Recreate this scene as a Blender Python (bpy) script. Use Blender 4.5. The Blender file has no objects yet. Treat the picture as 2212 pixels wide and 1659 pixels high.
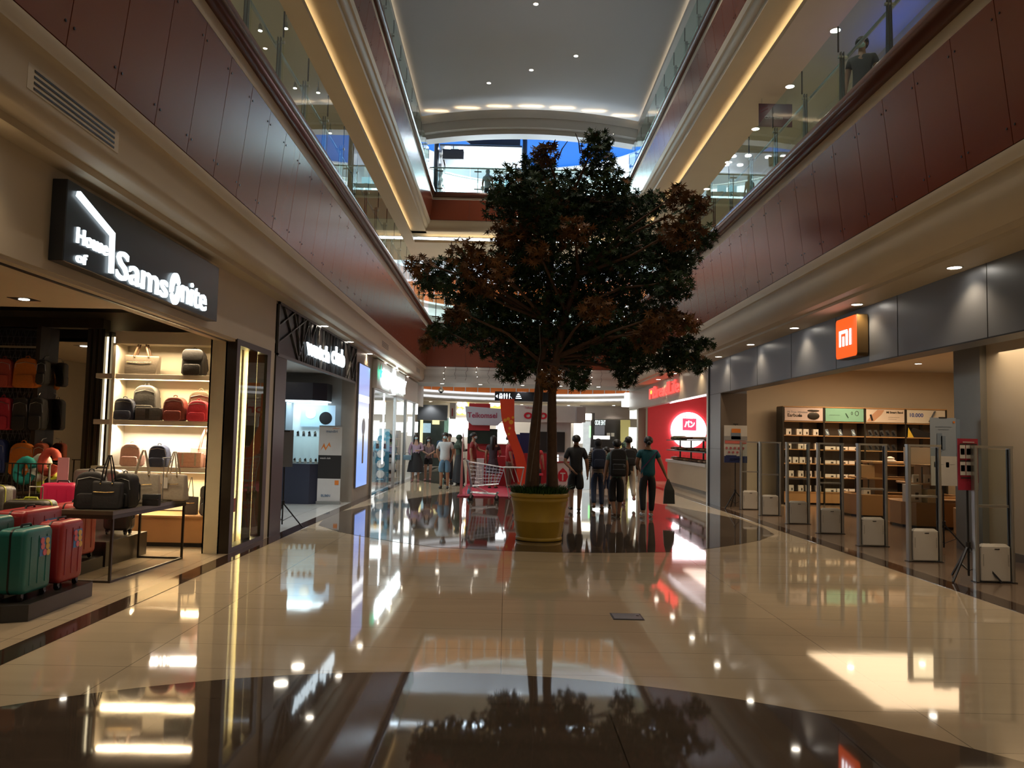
import bpy, math, random
from mathutils import Vector, Matrix, Quaternion
random.seed(7)
PI = math.pi
SC = bpy.context.scene
COL = SC.collection

# ---------------------------------------------------------------- camera
cam_data = bpy.data.cameras.new('camera')
cam_data.sensor_width = 36.0
cam_data.lens = 1700.0 * 36.0 / 2212.0
cam_data.clip_end = 300
cam = bpy.data.objects.new('camera', cam_data)
COL.objects.link(cam)
_yaw, _pitch, _roll = -.00629, .0675, .0213
_f = Vector((-math.sin(_yaw) * math.cos(_pitch), math.cos(_yaw) * math.cos(_pitch), math.sin(_pitch)))
_r = Vector((math.cos(_yaw), math.sin(_yaw), 0))
_u = _r.cross(_f)
_r2 = math.cos(_roll) * _r + math.sin(_roll) * _u
_u2 = -math.sin(_roll) * _r + math.cos(_roll) * _u
cam.matrix_world = Matrix(((_r2.x, _u2.x, -_f.x, 0), (_r2.y, _u2.y, -_f.y, 0), (_r2.z, _u2.z, -_f.z, 1.6), (0, 0, 0, 1)))
SC.camera = cam

# ---------------------------------------------------------------- world and exposure
world = bpy.data.worlds.new('world')
SC.world = world
world.use_nodes = True
world.node_tree.nodes['Background'].inputs[0].default_value = (1.0, .86, .70, 1)
world.node_tree.nodes['Background'].inputs[1].default_value = .20
SC.view_settings.view_transform = 'Standard'
SC.view_settings.look = 'None'
SC.view_settings.gamma = 1
SC.view_settings.use_curve_mapping = False
SC.view_settings.exposure = 0.38
cy = SC.cycles
cy.use_denoising = True
cy.max_bounces = 7
cy.diffuse_bounces = 3
cy.glossy_bounces = 4
cy.transmission_bounces = 6
cy.transparent_max_bounces = 10
cy.sample_clamp_indirect = 4
cy.caustics_reflective = False
cy.caustics_refractive = False

# ---------------------------------------------------------------- large lights (the lamps the mall has, and one added fill)
def area(name, loc, size, power, col, rot=(0, 0, 0), sy=None, spread=PI):
    d = bpy.data.lights.new(name, 'AREA')
    d.energy = power; d.color = col; d.size = size; d.spread = spread
    if sy: d.shape = 'RECTANGLE'; d.size_y = sy
    o = bpy.data.objects.new(name, d); o.location = loc; o.rotation_euler = rot
    COL.objects.link(o); return o
def spot(name, loc, power, col, angle=110, blend=.8, r=.06, rot=(0, 0, 0)):
    d = bpy.data.lights.new(name, 'SPOT')
    d.energy = power; d.color = col; d.spot_size = math.radians(angle); d.spot_blend = blend; d.shadow_soft_size = r
    o = bpy.data.objects.new(name, d); o.location = loc; o.rotation_euler = rot
    COL.objects.link(o); return o
WARM = (1, .76, .48); NEUT = (1, .90, .76); COOL = (.74, .88, 1)
L2Z = 11.0; L1Z = 5.95                        # floor heights of the two upper storeys
# the shops and the kiosk at the far end of the top storey: cold, very bright
area('light_top_shop', (0.8, 39.6, 12.8), 9, 1700, (.70, .87, 1), (-PI/2, 0, 0), 2.4)
area('light_drum_fill', (0.8, 35.2, 13.2), 7, 260, (.74, .90, 1), (PI*.62, 0, 0), 1.0)  # added fill without a fixture, brightens the drum wall
# atrium: big pendant-free ceiling spots
for x, y in ((2.08, 21.5), (.61, 22.55), (2.08, 25.67), (.61, 26.76), (-.9, 27.86), (2.08, 15.3), (.61, 16.3), (2.08, 9.0), (.61, 10.0), (-.9, 18.5), (-.9, 12.0), (.6, 3.5)):
    spot('light_atrium', (x, y, 13.8), 260, (1, .88, .74), 100, .6, .08)
# ---------------------------------------------------------------- helpers
def new_mat(name): 
    m = bpy.data.materials.new(name); m.use_nodes = True
    return m, m.node_tree, m.node_tree.nodes['Principled BSDF']
def M(name, col, rough=.5, metal=0., emit=0., ecol=None, spec=None, var=.06, scale=6., bump=0., coat=0., alpha=None, rvar=.05):
    m, nt, b = new_mat(name)
    N = nt.nodes; Lk = nt.links
    c = (col[0], col[1], col[2], 1)
    b.inputs['Roughness'].default_value = rough
    b.inputs['Metallic'].default_value = metal
    if spec is not None: b.inputs['Specular IOR Level'].default_value = spec
    if coat: b.inputs['Coat Weight'].default_value = coat; b.inputs['Coat Roughness'].default_value = .08
    tc = N.new('ShaderNodeTexCoord'); nz = N.new('ShaderNodeTexNoise')
    nz.inputs['Scale'].default_value = scale; nz.inputs['Detail'].default_value = 4
    Lk.new(tc.outputs['Object'], nz.inputs['Vector'])
    mx = N.new('ShaderNodeMix'); mx.data_type = 'RGBA'
    mx.inputs[6].default_value = tuple(max(0, v * (1 - var)) for v in c[:3]) + (1,)
    mx.inputs[7].default_value = tuple(min(1, v * (1 + var)) for v in c[:3]) + (1,)
    Lk.new(nz.outputs['Fac'], mx.inputs[0]); Lk.new(mx.outputs[2], b.inputs['Base Color'])
    if bump:
        bp = N.new('ShaderNodeBump'); bp.inputs['Strength'].default_value = bump; bp.inputs['Distance'].default_value = .01
        Lk.new(nz.outputs['Fac'], bp.inputs['Height']); Lk.new(bp.outputs['Normal'], b.inputs['Normal'])
    if emit:
        b.inputs['Emission Color'].default_value = tuple(ecol or col) + (1,)
        b.inputs['Emission Strength'].default_value = emit
    return m
def E(name, col, s): return M(name, (.02, .02, .02), .6, emit=s, ecol=col)
def glass(name, tint=(.86, .95, .92), rough=.0, refl=1.45):
    m, nt, b = new_mat(name); N = nt.nodes; Lk = nt.links
    N.remove(b)
    tr = N.new('ShaderNodeBsdfTransparent'); tr.inputs[0].default_value = tint + (1,)
    gl = N.new('ShaderNodeBsdfGlossy'); gl.inputs['Roughness'].default_value = rough; gl.inputs[0].default_value = (1, 1, 1, 1)
    fr = N.new('ShaderNodeFresnel'); fr.inputs[0].default_value = refl
    mx = N.new('ShaderNodeMixShader')
    ge = N.new('ShaderNodeNewGeometry'); sb = N.new('ShaderNodeMath'); sb.operation = 'SUBTRACT'; sb.inputs[0].default_value = 1; sb.use_clamp = True
    Lk.new(ge.outputs['Backfacing'], sb.inputs[1]); mu = N.new('ShaderNodeMath'); mu.operation = 'MULTIPLY'
    Lk.new(fr.outputs[0], mu.inputs[0]); Lk.new(sb.outputs[0], mu.inputs[1])
    Lk.new(mu.outputs[0], mx.inputs[0]); Lk.new(tr.outputs[0], mx.inputs[1]); Lk.new(gl.outputs[0], mx.inputs[2])
    Lk.new(mx.outputs[0], N['Material Output'].inputs[0])
    return m

class MB:
    """collects shapes; build() links them as one mesh object"""
    def __init__(s): s.v = []; s.f = []; s.m = []; s.cur = 0; s.T = None
    def add(s, vs, fs):
        n = len(s.v)
        if s.T is not None: vs = [tuple(s.T @ Vector(v)) for v in vs]
        s.v += [tuple(v) for v in vs]; s.f += [tuple(i + n for i in f) for f in fs]; s.m += [s.cur] * len(fs)
        return s
    def box(s, x0, x1, y0, y1, z0, z1):
        return s.add([(x0, y0, z0), (x1, y0, z0), (x1, y1, z0), (x0, y1, z0), (x0, y0, z1), (x1, y0, z1), (x1, y1, z1), (x0, y1, z1)],
              [(0, 3, 2, 1), (4, 5, 6, 7), (0, 1, 5, 4), (1, 2, 6, 5), (2, 3, 7, 6), (3, 0, 4, 7)])
    def cbox(s, cx, cy_, cz, sx, sy, sz): return s.box(cx - sx/2, cx + sx/2, cy_ - sy/2, cy_ + sy/2, cz - sz/2, cz + sz/2)
    def rbox(s, x0, x1, y0, y1, z0, z1, r=.05, n=4, axis='z'):
        """box with rounded vertical (or other axis) edges"""
        if axis == 'z': a0, a1, b0, b1 = x0, x1, y0, y1
        elif axis == 'y': a0, a1, b0, b1 = x0, x1, z0, z1
        else: a0, a1, b0, b1 = y0, y1, z0, z1
        P = []
        for cx, cy_, t0 in ((a1 - r, b1 - r, 0), (a0 + r, b1 - r, PI/2), (a0 + r, b0 + r, PI), (a1 - r, b0 + r, 1.5*PI)):
            for k in range(n + 1):
                t = t0 + PI/2 * k / n; P.append((cx + r*math.cos(t), cy_ + r*math.sin(t)))
        if axis == 'z': return s.prism(P, lambda a, b, h: (a, b, h), z0, z1)
        if axis == 'y': return s.prism(P, lambda a, b, h: (a, h, b), y0, y1)
        return s.prism(P, lambda a, b, h: (h, a, b), x0, x1)
    def prism(s, P, fn, h0, h1):
        n = len(P)
        vs = [fn(a, b, h0) for a, b in P] + [fn(a, b, h1) for a, b in P]
        fs = [tuple(range(n))[::-1], tuple(range(n, 2*n))] + [(i, (i+1) % n, n + (i+1) % n, n + i) for i in range(n)]
        return s.add(vs, fs)
    def tube(s, pts, r, seg=8, cap=True, closed=False):
        pts = [Vector(p) for p in pts]; n = len(pts)
        rr = r if isinstance(r, (list, tuple)) else [r] * n
        vs = []; up = None
        for i, p in enumerate(pts):
            if closed: d = (pts[(i+1) % n] - pts[i-1])
            else: d = (pts[min(i+1, n-1)] - pts[max(i-1, 0)])
            d = d.normalized() if d.length > 1e-9 else Vector((0, 0, 1))
            if up is None:
                up = Vector((0, 0, 1)) if abs(d.z) < .9 else Vector((1, 0, 0))
            a = d.cross(up)
            if a.length < 1e-4: a = d.cross(Vector((0, 1, 0)))
            a.normalize(); b = a.cross(d).normalized(); up = b
            for k in range(seg):
                t = 2*PI*k/seg; vs.append(p + (a*math.cos(t) + b*math.sin(t)) * rr[i])
        fs = []
        for i in range(n if closed else n - 1):
            j = (i + 1) % n
            for k in range(seg):
                l = (k + 1) % seg; fs.append((i*seg + k, i*seg + l, j*seg + l, j*seg + k))
        if cap and not closed:
            fs.append(tuple(range(seg))[::-1]); fs.append(tuple((n-1)*seg + k for k in range(seg)))
        return s.add(vs, fs)
    def bar(s, a, b, w, h=None):
        """rectangular bar from a to b"""
        a = Vector(a); b = Vector(b); h = h or w
        d = (b - a).normalized(); up = Vector((0, 0, 1)) if abs(d.z) < .95 else Vector((0, 1, 0))
        x = d.cross(up).normalized() * w/2; y = x.normalized().cross(d).normalized() * h/2
        vs = [a-x-y, a+x-y, a+x+y, a-x+y, b-x-y, b+x-y, b+x+y, b-x+y]
        return s.add(vs, [(3, 2, 1, 0), (4, 5, 6, 7), (0, 1, 5, 4), (1, 2, 6, 5), (2, 3, 7, 6), (3, 0, 4, 7)])
    def lathe(s, prof, c=(0, 0, 0), seg=24, caps=True):
        vs = []; n = len(prof)
        for r, z in prof:
            for k in range(seg):
                t = 2*PI*k/seg; vs.append((c[0] + r*math.cos(t), c[1] + r*math.sin(t), c[2] + z))
        fs = [(i*seg+k, i*seg+(k+1) % seg, (i+1)*seg+(k+1) % seg, (i+1)*seg+k) for i in range(n-1) for k in range(seg)]
        if caps and prof[0][0] > 1e-5: fs.append(tuple(range(seg))[::-1])
        if caps and prof[-1][0] > 1e-5: fs.append(tuple((n-1)*seg+k for k in range(seg)))
        return s.add(vs, fs)
    def ball(s, c, rx, ry=None, rz=None, seg=14, rings=8, z0=-1., z1=1.):
        ry = ry or rx; rz = rz or rx
        a0 = math.asin(max(-1, z0)); a1 = math.asin(min(1, z1)); vs = []
        for i in range(rings + 1):
            a = a0 + (a1 - a0) * i / rings
            for k in range(seg):
                t = 2*PI*k/seg; vs.append((c[0] + rx*math.cos(a)*math.cos(t), c[1] + ry*math.cos(a)*math.sin(t), c[2] + rz*math.sin(a)))
        fs = [(i*seg+k, i*seg+(k+1) % seg, (i+1)*seg+(k+1) % seg, (i+1)*seg+k) for i in range(rings) for k in range(seg)]
        fs += [tuple(range(seg))[::-1], tuple(rings*seg+k for k in range(seg))]
        return s.add(vs, fs)
    def cyl(s, c, r, h, seg=16, axis='z', r2=None):
        r2 = r if r2 is None else r2
        vs = []
        for rr, q in ((r, 0), (r2, h)):
            for k in range(seg):
                t = 2*PI*k/seg; a, b = rr*math.cos(t), rr*math.sin(t)
                o = {'z': (a, b, q), 'y': (a, q, b), 'x': (q, a, b)}[axis]
                vs.append((c[0]+o[0], c[1]+o[1], c[2]+o[2]))
        fs = [(k, (k+1) % seg, seg+(k+1) % seg, seg+k) for k in range(seg)] + [tuple(range(seg))[::-1], tuple(range(seg, 2*seg))]
        return s.add(vs, fs)
    def extr_y(s, prof, y0, y1, closed=False):
        """profile in (x, z) swept along y as an open sheet"""
        n = len(prof)
        vs = [(x, y0, z) for x, z in prof] + [(x, y1, z) for x, z in prof]
        return s.add(vs, [(i, i+1, n+i+1, n+i) for i in range(n-1)] + ([(n-1, 0, n, 2*n-1)] if closed else []))
    def build(s, name, mat, parent=None, smooth=False, bevel=0., loc=None, solid=0., sub=0, weld=False):
        me = bpy.data.meshes.new(name)
        off = Vector((0, 0, 0))
        me.from_pydata(s.v, [], s.f); me.update()
        mats = mat if isinstance(mat, (list, tuple)) else [mat]
        for m in mats: me.materials.append(m)
        if len(mats) > 1:
            me.polygons.foreach_set('material_index', s.m)
        o = bpy.data.objects.new(name, me); COL.objects.link(o)
        if parent is not None: o.parent = parent
        if loc is not None: o.location = loc
        if solid:
            q = o.modifiers.new('solid', 'SOLIDIFY'); q.thickness = solid; q.offset = 0
        if bevel:
            q = o.modifiers.new('bevel', 'BEVEL'); q.width = bevel; q.segments = 2; q.limit_method = 'ANGLE'
        if sub:
            q = o.modifiers.new('sub', 'SUBSURF'); q.levels = sub; q.render_levels = sub
        if smooth or sub:
            me.polygons.foreach_set('use_smooth', [True] * len(me.polygons))
            if hasattr(me, 'set_sharp_from_angle') and not sub: me.set_sharp_from_angle(angle=math.radians(40))
        return o

def tag(o, label=None, cat=None, group=None, kind=None):
    if label: o['label'] = label
    if cat: o['category'] = cat
    if group: o['group'] = group
    if kind: o['kind'] = kind
    return o
def thing(name, label, cat, loc=(0, 0, 0), rz=0., group=None):
    o = bpy.data.objects.new(name, None); COL.objects.link(o)
    o.empty_display_size = .1
    o.location = loc; o.rotation_euler = (0, 0, rz)
    return tag(o, label, cat, group)
def struct(name, mb, mat, **k): return tag(mb.build(name, mat, **k), kind='structure')
def kids(o): return [c for c in bpy.data.objects if c.parent == o]
def dup(root, loc, rz, label, group=None):
    r = root.copy(); COL.objects.link(r); r.location = loc; r.rotation_euler = (0, 0, rz); r['label'] = label
    if group: r['group'] = group
    for ch in kids(root):
        c = ch.copy(); COL.objects.link(c); c.parent = r
        for g in kids(ch):
            d = g.copy(); COL.objects.link(d); d.parent = c
    return r
def local(root, fn):
    """MB whose world coordinates are turned into root's frame"""
    mb = MB(); mb.T = Matrix.Translation(root.location).inverted() if not root.rotation_euler.z else (Matrix.Translation(root.location) @ Matrix.Rotation(root.rotation_euler.z, 4, 'Z')).inverted()
    fn(mb); return mb
FACE = {'S': (PI/2, 0, 0), 'E': (PI/2, 0, PI/2), 'W': (PI/2, 0, -PI/2), 'N': (PI/2, 0, PI)}
def text(name, body, mat, loc, size, face='S', parent=None, depth=.01, align='LEFT', sx=1., bold=0., space=1., flip=False, shear=0.):
    cu = bpy.data.curves.new(name, 'FONT'); cu.body = body; cu.size = size; cu.extrude = depth; cu.offset = bold
    cu.align_x = align; cu.space_character = space; cu.resolution_u = 3; cu.shear = shear
    cu.materials.append(mat)
    o = bpy.data.objects.new(name, cu); COL.objects.link(o)
    o.scale = (-sx if flip else sx, 1, 1)
    if parent is not None:
        o.parent = parent
        o.location = Vector(loc) - Vector(parent.location)
    else: o.location = loc
    o.rotation_euler = FACE[face] if isinstance(face, str) else face
    bpy.context.view_layer.update()
    me = bpy.data.meshes.new_from_object(o)                 # lettering as a plain mesh
    q = bpy.data.objects.new(name, me); COL.objects.link(q)
    q.parent = o.parent; q.location = o.location; q.rotation_euler = o.rotation_euler; q.scale = o.scale
    bpy.data.objects.remove(o); bpy.data.curves.remove(cu)
    return q

def fit_text(body, mat, face, fixed, a0, a1, z0, z1, parent, depth=.012, bold=0., space=1., name='lettering', flip=False, font_h=None):
    """lettering stretched into a rectangle: a0..a1 along the wall, z0..z1 upwards"""
    q = text(name, body, mat, (0, 0, 0), 1., face, None, depth, bold=bold, space=space)
    xs = [v.co.x for v in q.data.vertices]; ys = [v.co.y for v in q.data.vertices]
    w = max(xs) - min(xs); h = max(ys) - min(ys); sx = abs(a1 - a0)/w; sy = (z1 - z0)/h
    for v in q.data.vertices: v.co.x = ((v.co.x - min(xs)) if not flip else (max(xs) - v.co.x))*sx; v.co.y = (v.co.y - min(ys))*sy
    loc = Vector({'E': (fixed, a0, z0), 'W': (fixed, a0, z0), 'S': (a0, fixed, z0), 'N': (a0, fixed, z0)}[face])
    if parent is not None: q.parent = parent; loc -= parent.location
    q.location = loc
    return q

# ---------------------------------------------------------------- materials
m_cream = M('cream_plaster', (.66, .57, .43), .55, bump=.03, var=.05, scale=1.5)
m_white = M('white_plaster', (.66, .63, .58), .5, var=.03, scale=2)
m_ceil = M('grey_white_ceiling', (.50, .49, .49), .7, var=.03, scale=.6)
m_grey = M('grey_aluminium_cladding', (.20, .215, .25), .38, .35, var=.04, scale=1)
m_black = M('black_paint', (.012, .012, .014), .35)
m_dark = M('dark_bronze_frame', (.035, .028, .020), .35, .4)
m_chrome = M('brushed_steel', (.45, .45, .44), .28, 1.)
m_bronze = M('bronze_steel', (.11, .085, .06), .3, .9)
m_wood = M('oak_veneer', (.36, .19, .08), .45, var=.18, scale=3)
m_red = M('red_paint', (.55, .03, .035), .45)
m_tile_shop = M('shop_floor_tile', (.34, .26, .18), .16, var=.06, scale=3)
m_brown_tile = M('brown_vinyl_floor', (.15, .105, .075), .2, var=.1, scale=2)
m_glass = glass('clear_glass', (.93, .97, .96), refl=1.35)
m_glassg = glass('greenish_balustrade_glass', (.82, .92, .89))
e_white = E('white_lightbox', (.92, .97, 1), 4.)
e_cool = E('cold_lightbox', (.72, .88, 1), 3.)
e_warm = E('warm_lamp', (1, .80, .52), 14.)
e_lamp = E('lamp_disc', (1, .90, .74), 20.)
e_strip = E('warm_light_strip', (1, .74, .38), 5.)

def panel_mat(name, col, rough):
    m, nt, b = new_mat(name); N = nt.nodes; Lk = nt.links
    tc = N.new('ShaderNodeTexCoord'); nz = N.new('ShaderNodeTexNoise'); nz.inputs['Scale'].default_value = .5; nz.inputs['Detail'].default_value = 3
    Lk.new(tc.outputs['Object'], nz.inputs['Vector'])
    cr = N.new('ShaderNodeValToRGB')
    cr.color_ramp.elements[0].color = tuple(v*.8 for v in col) + (1,); cr.color_ramp.elements[1].color = tuple(v*1.2 for v in col) + (1,)
    Lk.new(nz.outputs['Fac'], cr.inputs[0]); Lk.new(cr.outputs[0], b.inputs['Base Color'])
    b.inputs['Roughness'].default_value = rough; b.inputs['Specular IOR Level'].default_value = .6
    n2 = N.new('ShaderNodeTexNoise'); n2.inputs['Scale'].default_value = 2; Lk.new(tc.outputs['Object'], n2.inputs['Vector'])
    bp = N.new('ShaderNodeBump'); bp.inputs['Strength'].default_value = .05; bp.inputs['Distance'].default_value = .02
    Lk.new(n2.outputs['Fac'], bp.inputs['Height']); Lk.new(bp.outputs['Normal'], b.inputs['Normal'])
    return m
m_panel = panel_mat('mahogany_panel', (.19, .042, .017), .26)
m_rail = panel_mat('varnished_wood_rail', (.11, .035, .018), .22)

def floor_mat(name, base, lines, rough, tx=2.52, ty=.61, ox=0., oy=4.84, spec=.7, dark=.45, var=.07):
    m, nt, b = new_mat(name); N = nt.nodes; Lk = nt.links
    geo = N.new('ShaderNodeNewGeometry')
    sep = N.new('ShaderNodeSeparateXYZ'); Lk.new(geo.outputs['Position'], sep.inputs[0])
    def cell(out, off, size, w):
        a = N.new('ShaderNodeMath'); a.operation = 'SUBTRACT'; a.inputs[1].default_value = off; Lk.new(out, a.inputs[0])
        d = N.new('ShaderNodeMath'); d.operation = 'DIVIDE'; d.inputs[1].default_value = size; Lk.new(a.outputs[0], d.inputs[0])
        f = N.new('ShaderNodeMath'); f.operation = 'FRACT'; Lk.new(d.outputs[0], f.inputs[0])
        h = N.new('ShaderNodeMath'); h.operation = 'SUBTRACT'; h.inputs[1].default_value = .5; Lk.new(f.outputs[0], h.inputs[0])
        ab = N.new('ShaderNodeMath'); ab.operation = 'ABSOLUTE'; Lk.new(h.outputs[0], ab.inputs[0])
        g = N.new('ShaderNodeMath'); g.operation = 'GREATER_THAN'; g.inputs[1].default_value = .5 - w/size; Lk.new(ab.outputs[0], g.inputs[0])
        fl = N.new('ShaderNodeMath'); fl.operation = 'FLOOR'; Lk.new(d.outputs[0], fl.inputs[0])
        return g, fl
    gx, fx = cell(sep.outputs[0], ox, tx, .0035); gy, fy = cell(sep.outputs[1], oy, ty, .003)
    mxg = N.new('ShaderNodeMath'); mxg.operation = 'MAXIMUM'; Lk.new(gx.outputs[0], mxg.inputs[0]); Lk.new(gy.outputs[0], mxg.inputs[1])
    cb = N.new('ShaderNodeCombineXYZ'); Lk.new(fx.outputs[0], cb.inputs[0]); Lk.new(fy.outputs[0], cb.inputs[1])
    wn = N.new('ShaderNodeTexWhiteNoise'); Lk.new(cb.outputs[0], wn.inputs['Vector'])
    nz = N.new('ShaderNodeTexNoise'); nz.inputs['Scale'].default_value = 1.4; nz.inputs['Detail'].default_value = 8
    mp = N.new('ShaderNodeMapping'); mp.inputs['Scale'].default_value = (.6, 4, 1); Lk.new(geo.outputs['Position'], mp.inputs[0]); Lk.new(mp.outputs[0], nz.inputs['Vector'])
    ad = N.new('ShaderNodeMath'); ad.operation = 'MULTIPLY_ADD'; ad.inputs[1].default_value = .35
    Lk.new(wn.outputs['Value'], ad.inputs[0]); Lk.new(nz.outputs['Fac'], ad.inputs[2])
    cr = N.new('ShaderNodeValToRGB'); cr.color_ramp.elements[0].position = .3; cr.color_ramp.elements[1].position = 1.
    cr.color_ramp.elements[0].color = tuple(v*(1-var) for v in base) + (1,); cr.color_ramp.elements[1].color = tuple(v*(1+var) for v in base) + (1,)
    Lk.new(ad.outputs[0], cr.inputs[0])
    mc = N.new('ShaderNodeMix'); mc.data_type = 'RGBA'; Lk.new(mxg.outputs[0], mc.inputs[0]); Lk.new(cr.outputs[0], mc.inputs[6]); mc.inputs[7].default_value = tuple(v*dark for v in base) + (1,)
    Lk.new(mc.outputs[2], b.inputs['Base Color'])
    b.inputs['Roughness'].default_value = rough; b.inputs['Specular IOR Level'].default_value = spec
    bp = N.new('ShaderNodeBump'); bp.inputs['Strength'].default_value = .012; bp.inputs['Distance'].default_value = .02
    n3 = N.new('ShaderNodeTexNoise'); n3.inputs['Scale'].default_value = 3.; Lk.new(geo.outputs['Position'], n3.inputs['Vector'])
    Lk.new(n3.outputs['Fac'], bp.inputs['Height']); Lk.new(bp.outputs['Normal'], b.inputs['Normal'])
    return m
m_floor = floor_mat('polished_cream_tile', (.50, .40, .27), True, .045)
m_floor_d = floor_mat('polished_dark_granite', (.085, .062, .045), True, .04, tx=1.26, ty=1.22, ox=-1.88, oy=4.84, dark=.3, var=.2)
m_border = M('dark_granite_border', (.045, .026, .018), .06, spec=.6)
# ================================================================ floor
def shape(pts, z, mb=None):
    mb = mb or MB(); return mb.prism(pts, lambda a, b, h: (a, b, h), z - .012, z)
struct('floor', MB().box(-3.36, 5.04, -8, 48, -.2, 0), m_floor)
half = [(11.17, 0), (11.22, .75), (11.45, 1.75), (11.9, 2.35), (12.45, 2.95), (13.0, 3.45), (13.86, 3.98), (14.8, 4.12), (16.4, 4.15), (17.9, 3.78), (19.3, 3.38), (21.0, 2.75), (22.7, 2.12), (24.2, 1.3), (25.2, .5), (25.5, 0)]
pts = [(.75 + w, y) for y, w in half] + [(.75 - w, y) for y, w in half[-2:0:-1]]
pts = [(min(5.03, max(-3.355, x)), y) for x, y in pts]
struct('floor_inlay', shape(pts, .003), m_floor_d)
struct('floor_inlay', shape([(-.38 + 4.17*math.cos(t), 1.28 + 4.17*math.sin(t)) for t in [2*PI*k/96 for k in range(96)] if -.38 + 4.17*math.cos(t) > -3.35], .003), m_floor_d)
pts = [(.75 + (4.3*math.cos(t)), 31.8 + 7.6*math.sin(t)) for t in [2*PI*k/72 for k in range(72)]]
struct('floor_inlay', shape([(min(5.03, max(-3.355, x)), y) for x, y in pts], .003), m_floor_d)
struct('floor_border', MB().box(-3.58, -3.355, -8, 40, -.1, .004), m_border)
struct('floor_border', MB().box(5.035, 5.30, -8, 40, -.1, .004), m_border)
m_fl_sam = floor_mat('store_cream_tile', (.42, .33, .22), True, .10, tx=.62, ty=.62, spec=.5)
m_fl_wc = floor_mat('store_white_tile', (.50, .50, .48), True, .12, tx=.8, ty=.8, spec=.5)
m_fl_mi = floor_mat('store_brown_tile', (.17, .12, .085), True, .16, tx=1.2, ty=.3, spec=.5)
struct('floor_left_store', MB().box(-12, -3.58, -8, 12.1, -.2, .002), m_fl_sam)
struct('floor_left_store', MB().box(-12, -3.58, 12.1, 40, -.2, .002), m_fl_wc)
struct('floor_right_store', MB().box(5.30, 13, -8, 20.0, -.2, .002), m_fl_mi)
struct('floor_right_store', MB().box(7.25, 13, 20.0, 23, -.2, .0015), m_fl_mi)
struct('floor_right_store', MB().box(5.30, 13, 20.0, 40, -.2, .001), m_fl_sam)
# ================================================================ side bands: soffit, fascia panels, curb
VL, VR, Y0, YE = -3.12, 4.38, -8.0, 30.1
def mir(p): return [(-(x - VR) + VL, z) for x, z in p]
cor = [(4.38, 4.24), (4.385, 4.19), (4.40, 4.15), (4.405, 4.12), (4.44, 4.11), (4.45, 4.04), (4.455, 3.96), (4.475, 3.88), (4.51, 3.81), (4.56, 3.75), (4.60, 3.72), (4.62, 3.71), (4.64, 3.69), (4.80, 3.685), (4.80, 3.645), (5.34, 3.645)]
corL = [(-3.12, 4.24), (-3.125, 4.19), (-3.14, 4.15), (-3.145, 4.125), (-3.18, 4.115), (-3.20, 4.09), (-3.205, 3.80), (-3.215, 3.76), (-3.25, 3.72), (-3.27, 3.71), (-3.40, 3.70), (-3.40, 3.64), (-3.66, 3.64)]
def soffit(prof, top, name):
    mb = MB(); mb.extr_y(prof, Y0, YE + .3)
    x0 = prof[0][0]; x1 = prof[-1][0]
    mb.add([(x0, Y0, top), (x1, Y0, top), (x1, YE, top), (x0, YE, top)], [(0, 1, 2, 3)])
    return struct(name, mb, m_cream, smooth=True)
soffit(cor, 5.9, 'ceiling_right_edge'); soffit(corL, 5.9, 'ceiling_left_edge')
cor2 = [(4.38, 9.95), (4.385, 9.90), (4.405, 9.85), (4.41, 9.83), (4.45, 9.81), (4.47, 9.74), (4.50, 9.69), (4.53, 9.67), (4.56, 9.66), (4.56, 9.55), (5.9, 9.55)]
struct('ceiling_right_upper', MB().extr_y(cor2, Y0, YE + .5), m_cream, smooth=True)
struct('ceiling_left_upper', MB().extr_y(mir(cor2), Y0, YE + .5), m_cream, smooth=True)
# far ends of the void
def farprof(prof): return [(YE + (x - VR), z) for x, z in prof]
def farsheet(prof, x0, x1):
    n = len(prof); return MB().add([(x0, y, z) for y, z in prof] + [(x1, y, z) for y, z in prof], [(i, i+1, n+i+1, n+i) for i in range(n-1)])
struct('ceiling_far_edge', farsheet([(YE, 4.24), (YE + .02, 4.15), (YE + .06, 4.12), (YE + .08, 3.98), (YE + .14, 3.90), (YE + .2, 3.88), (YE + .2, 3.65), (YE + 2.9, 3.65), (YE + 2.9, 5.95)], -3.7, 5.4), m_white, smooth=True)
struct('ceiling_far_upper', farsheet([(YE, 9.95), (YE + .03, 9.85), (YE + .10, 9.80), (YE + .18, 9.66), (YE + .18, 9.55), (YE + 1.1, 9.55)], -5, 6.3), m_cream, smooth=True)
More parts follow.
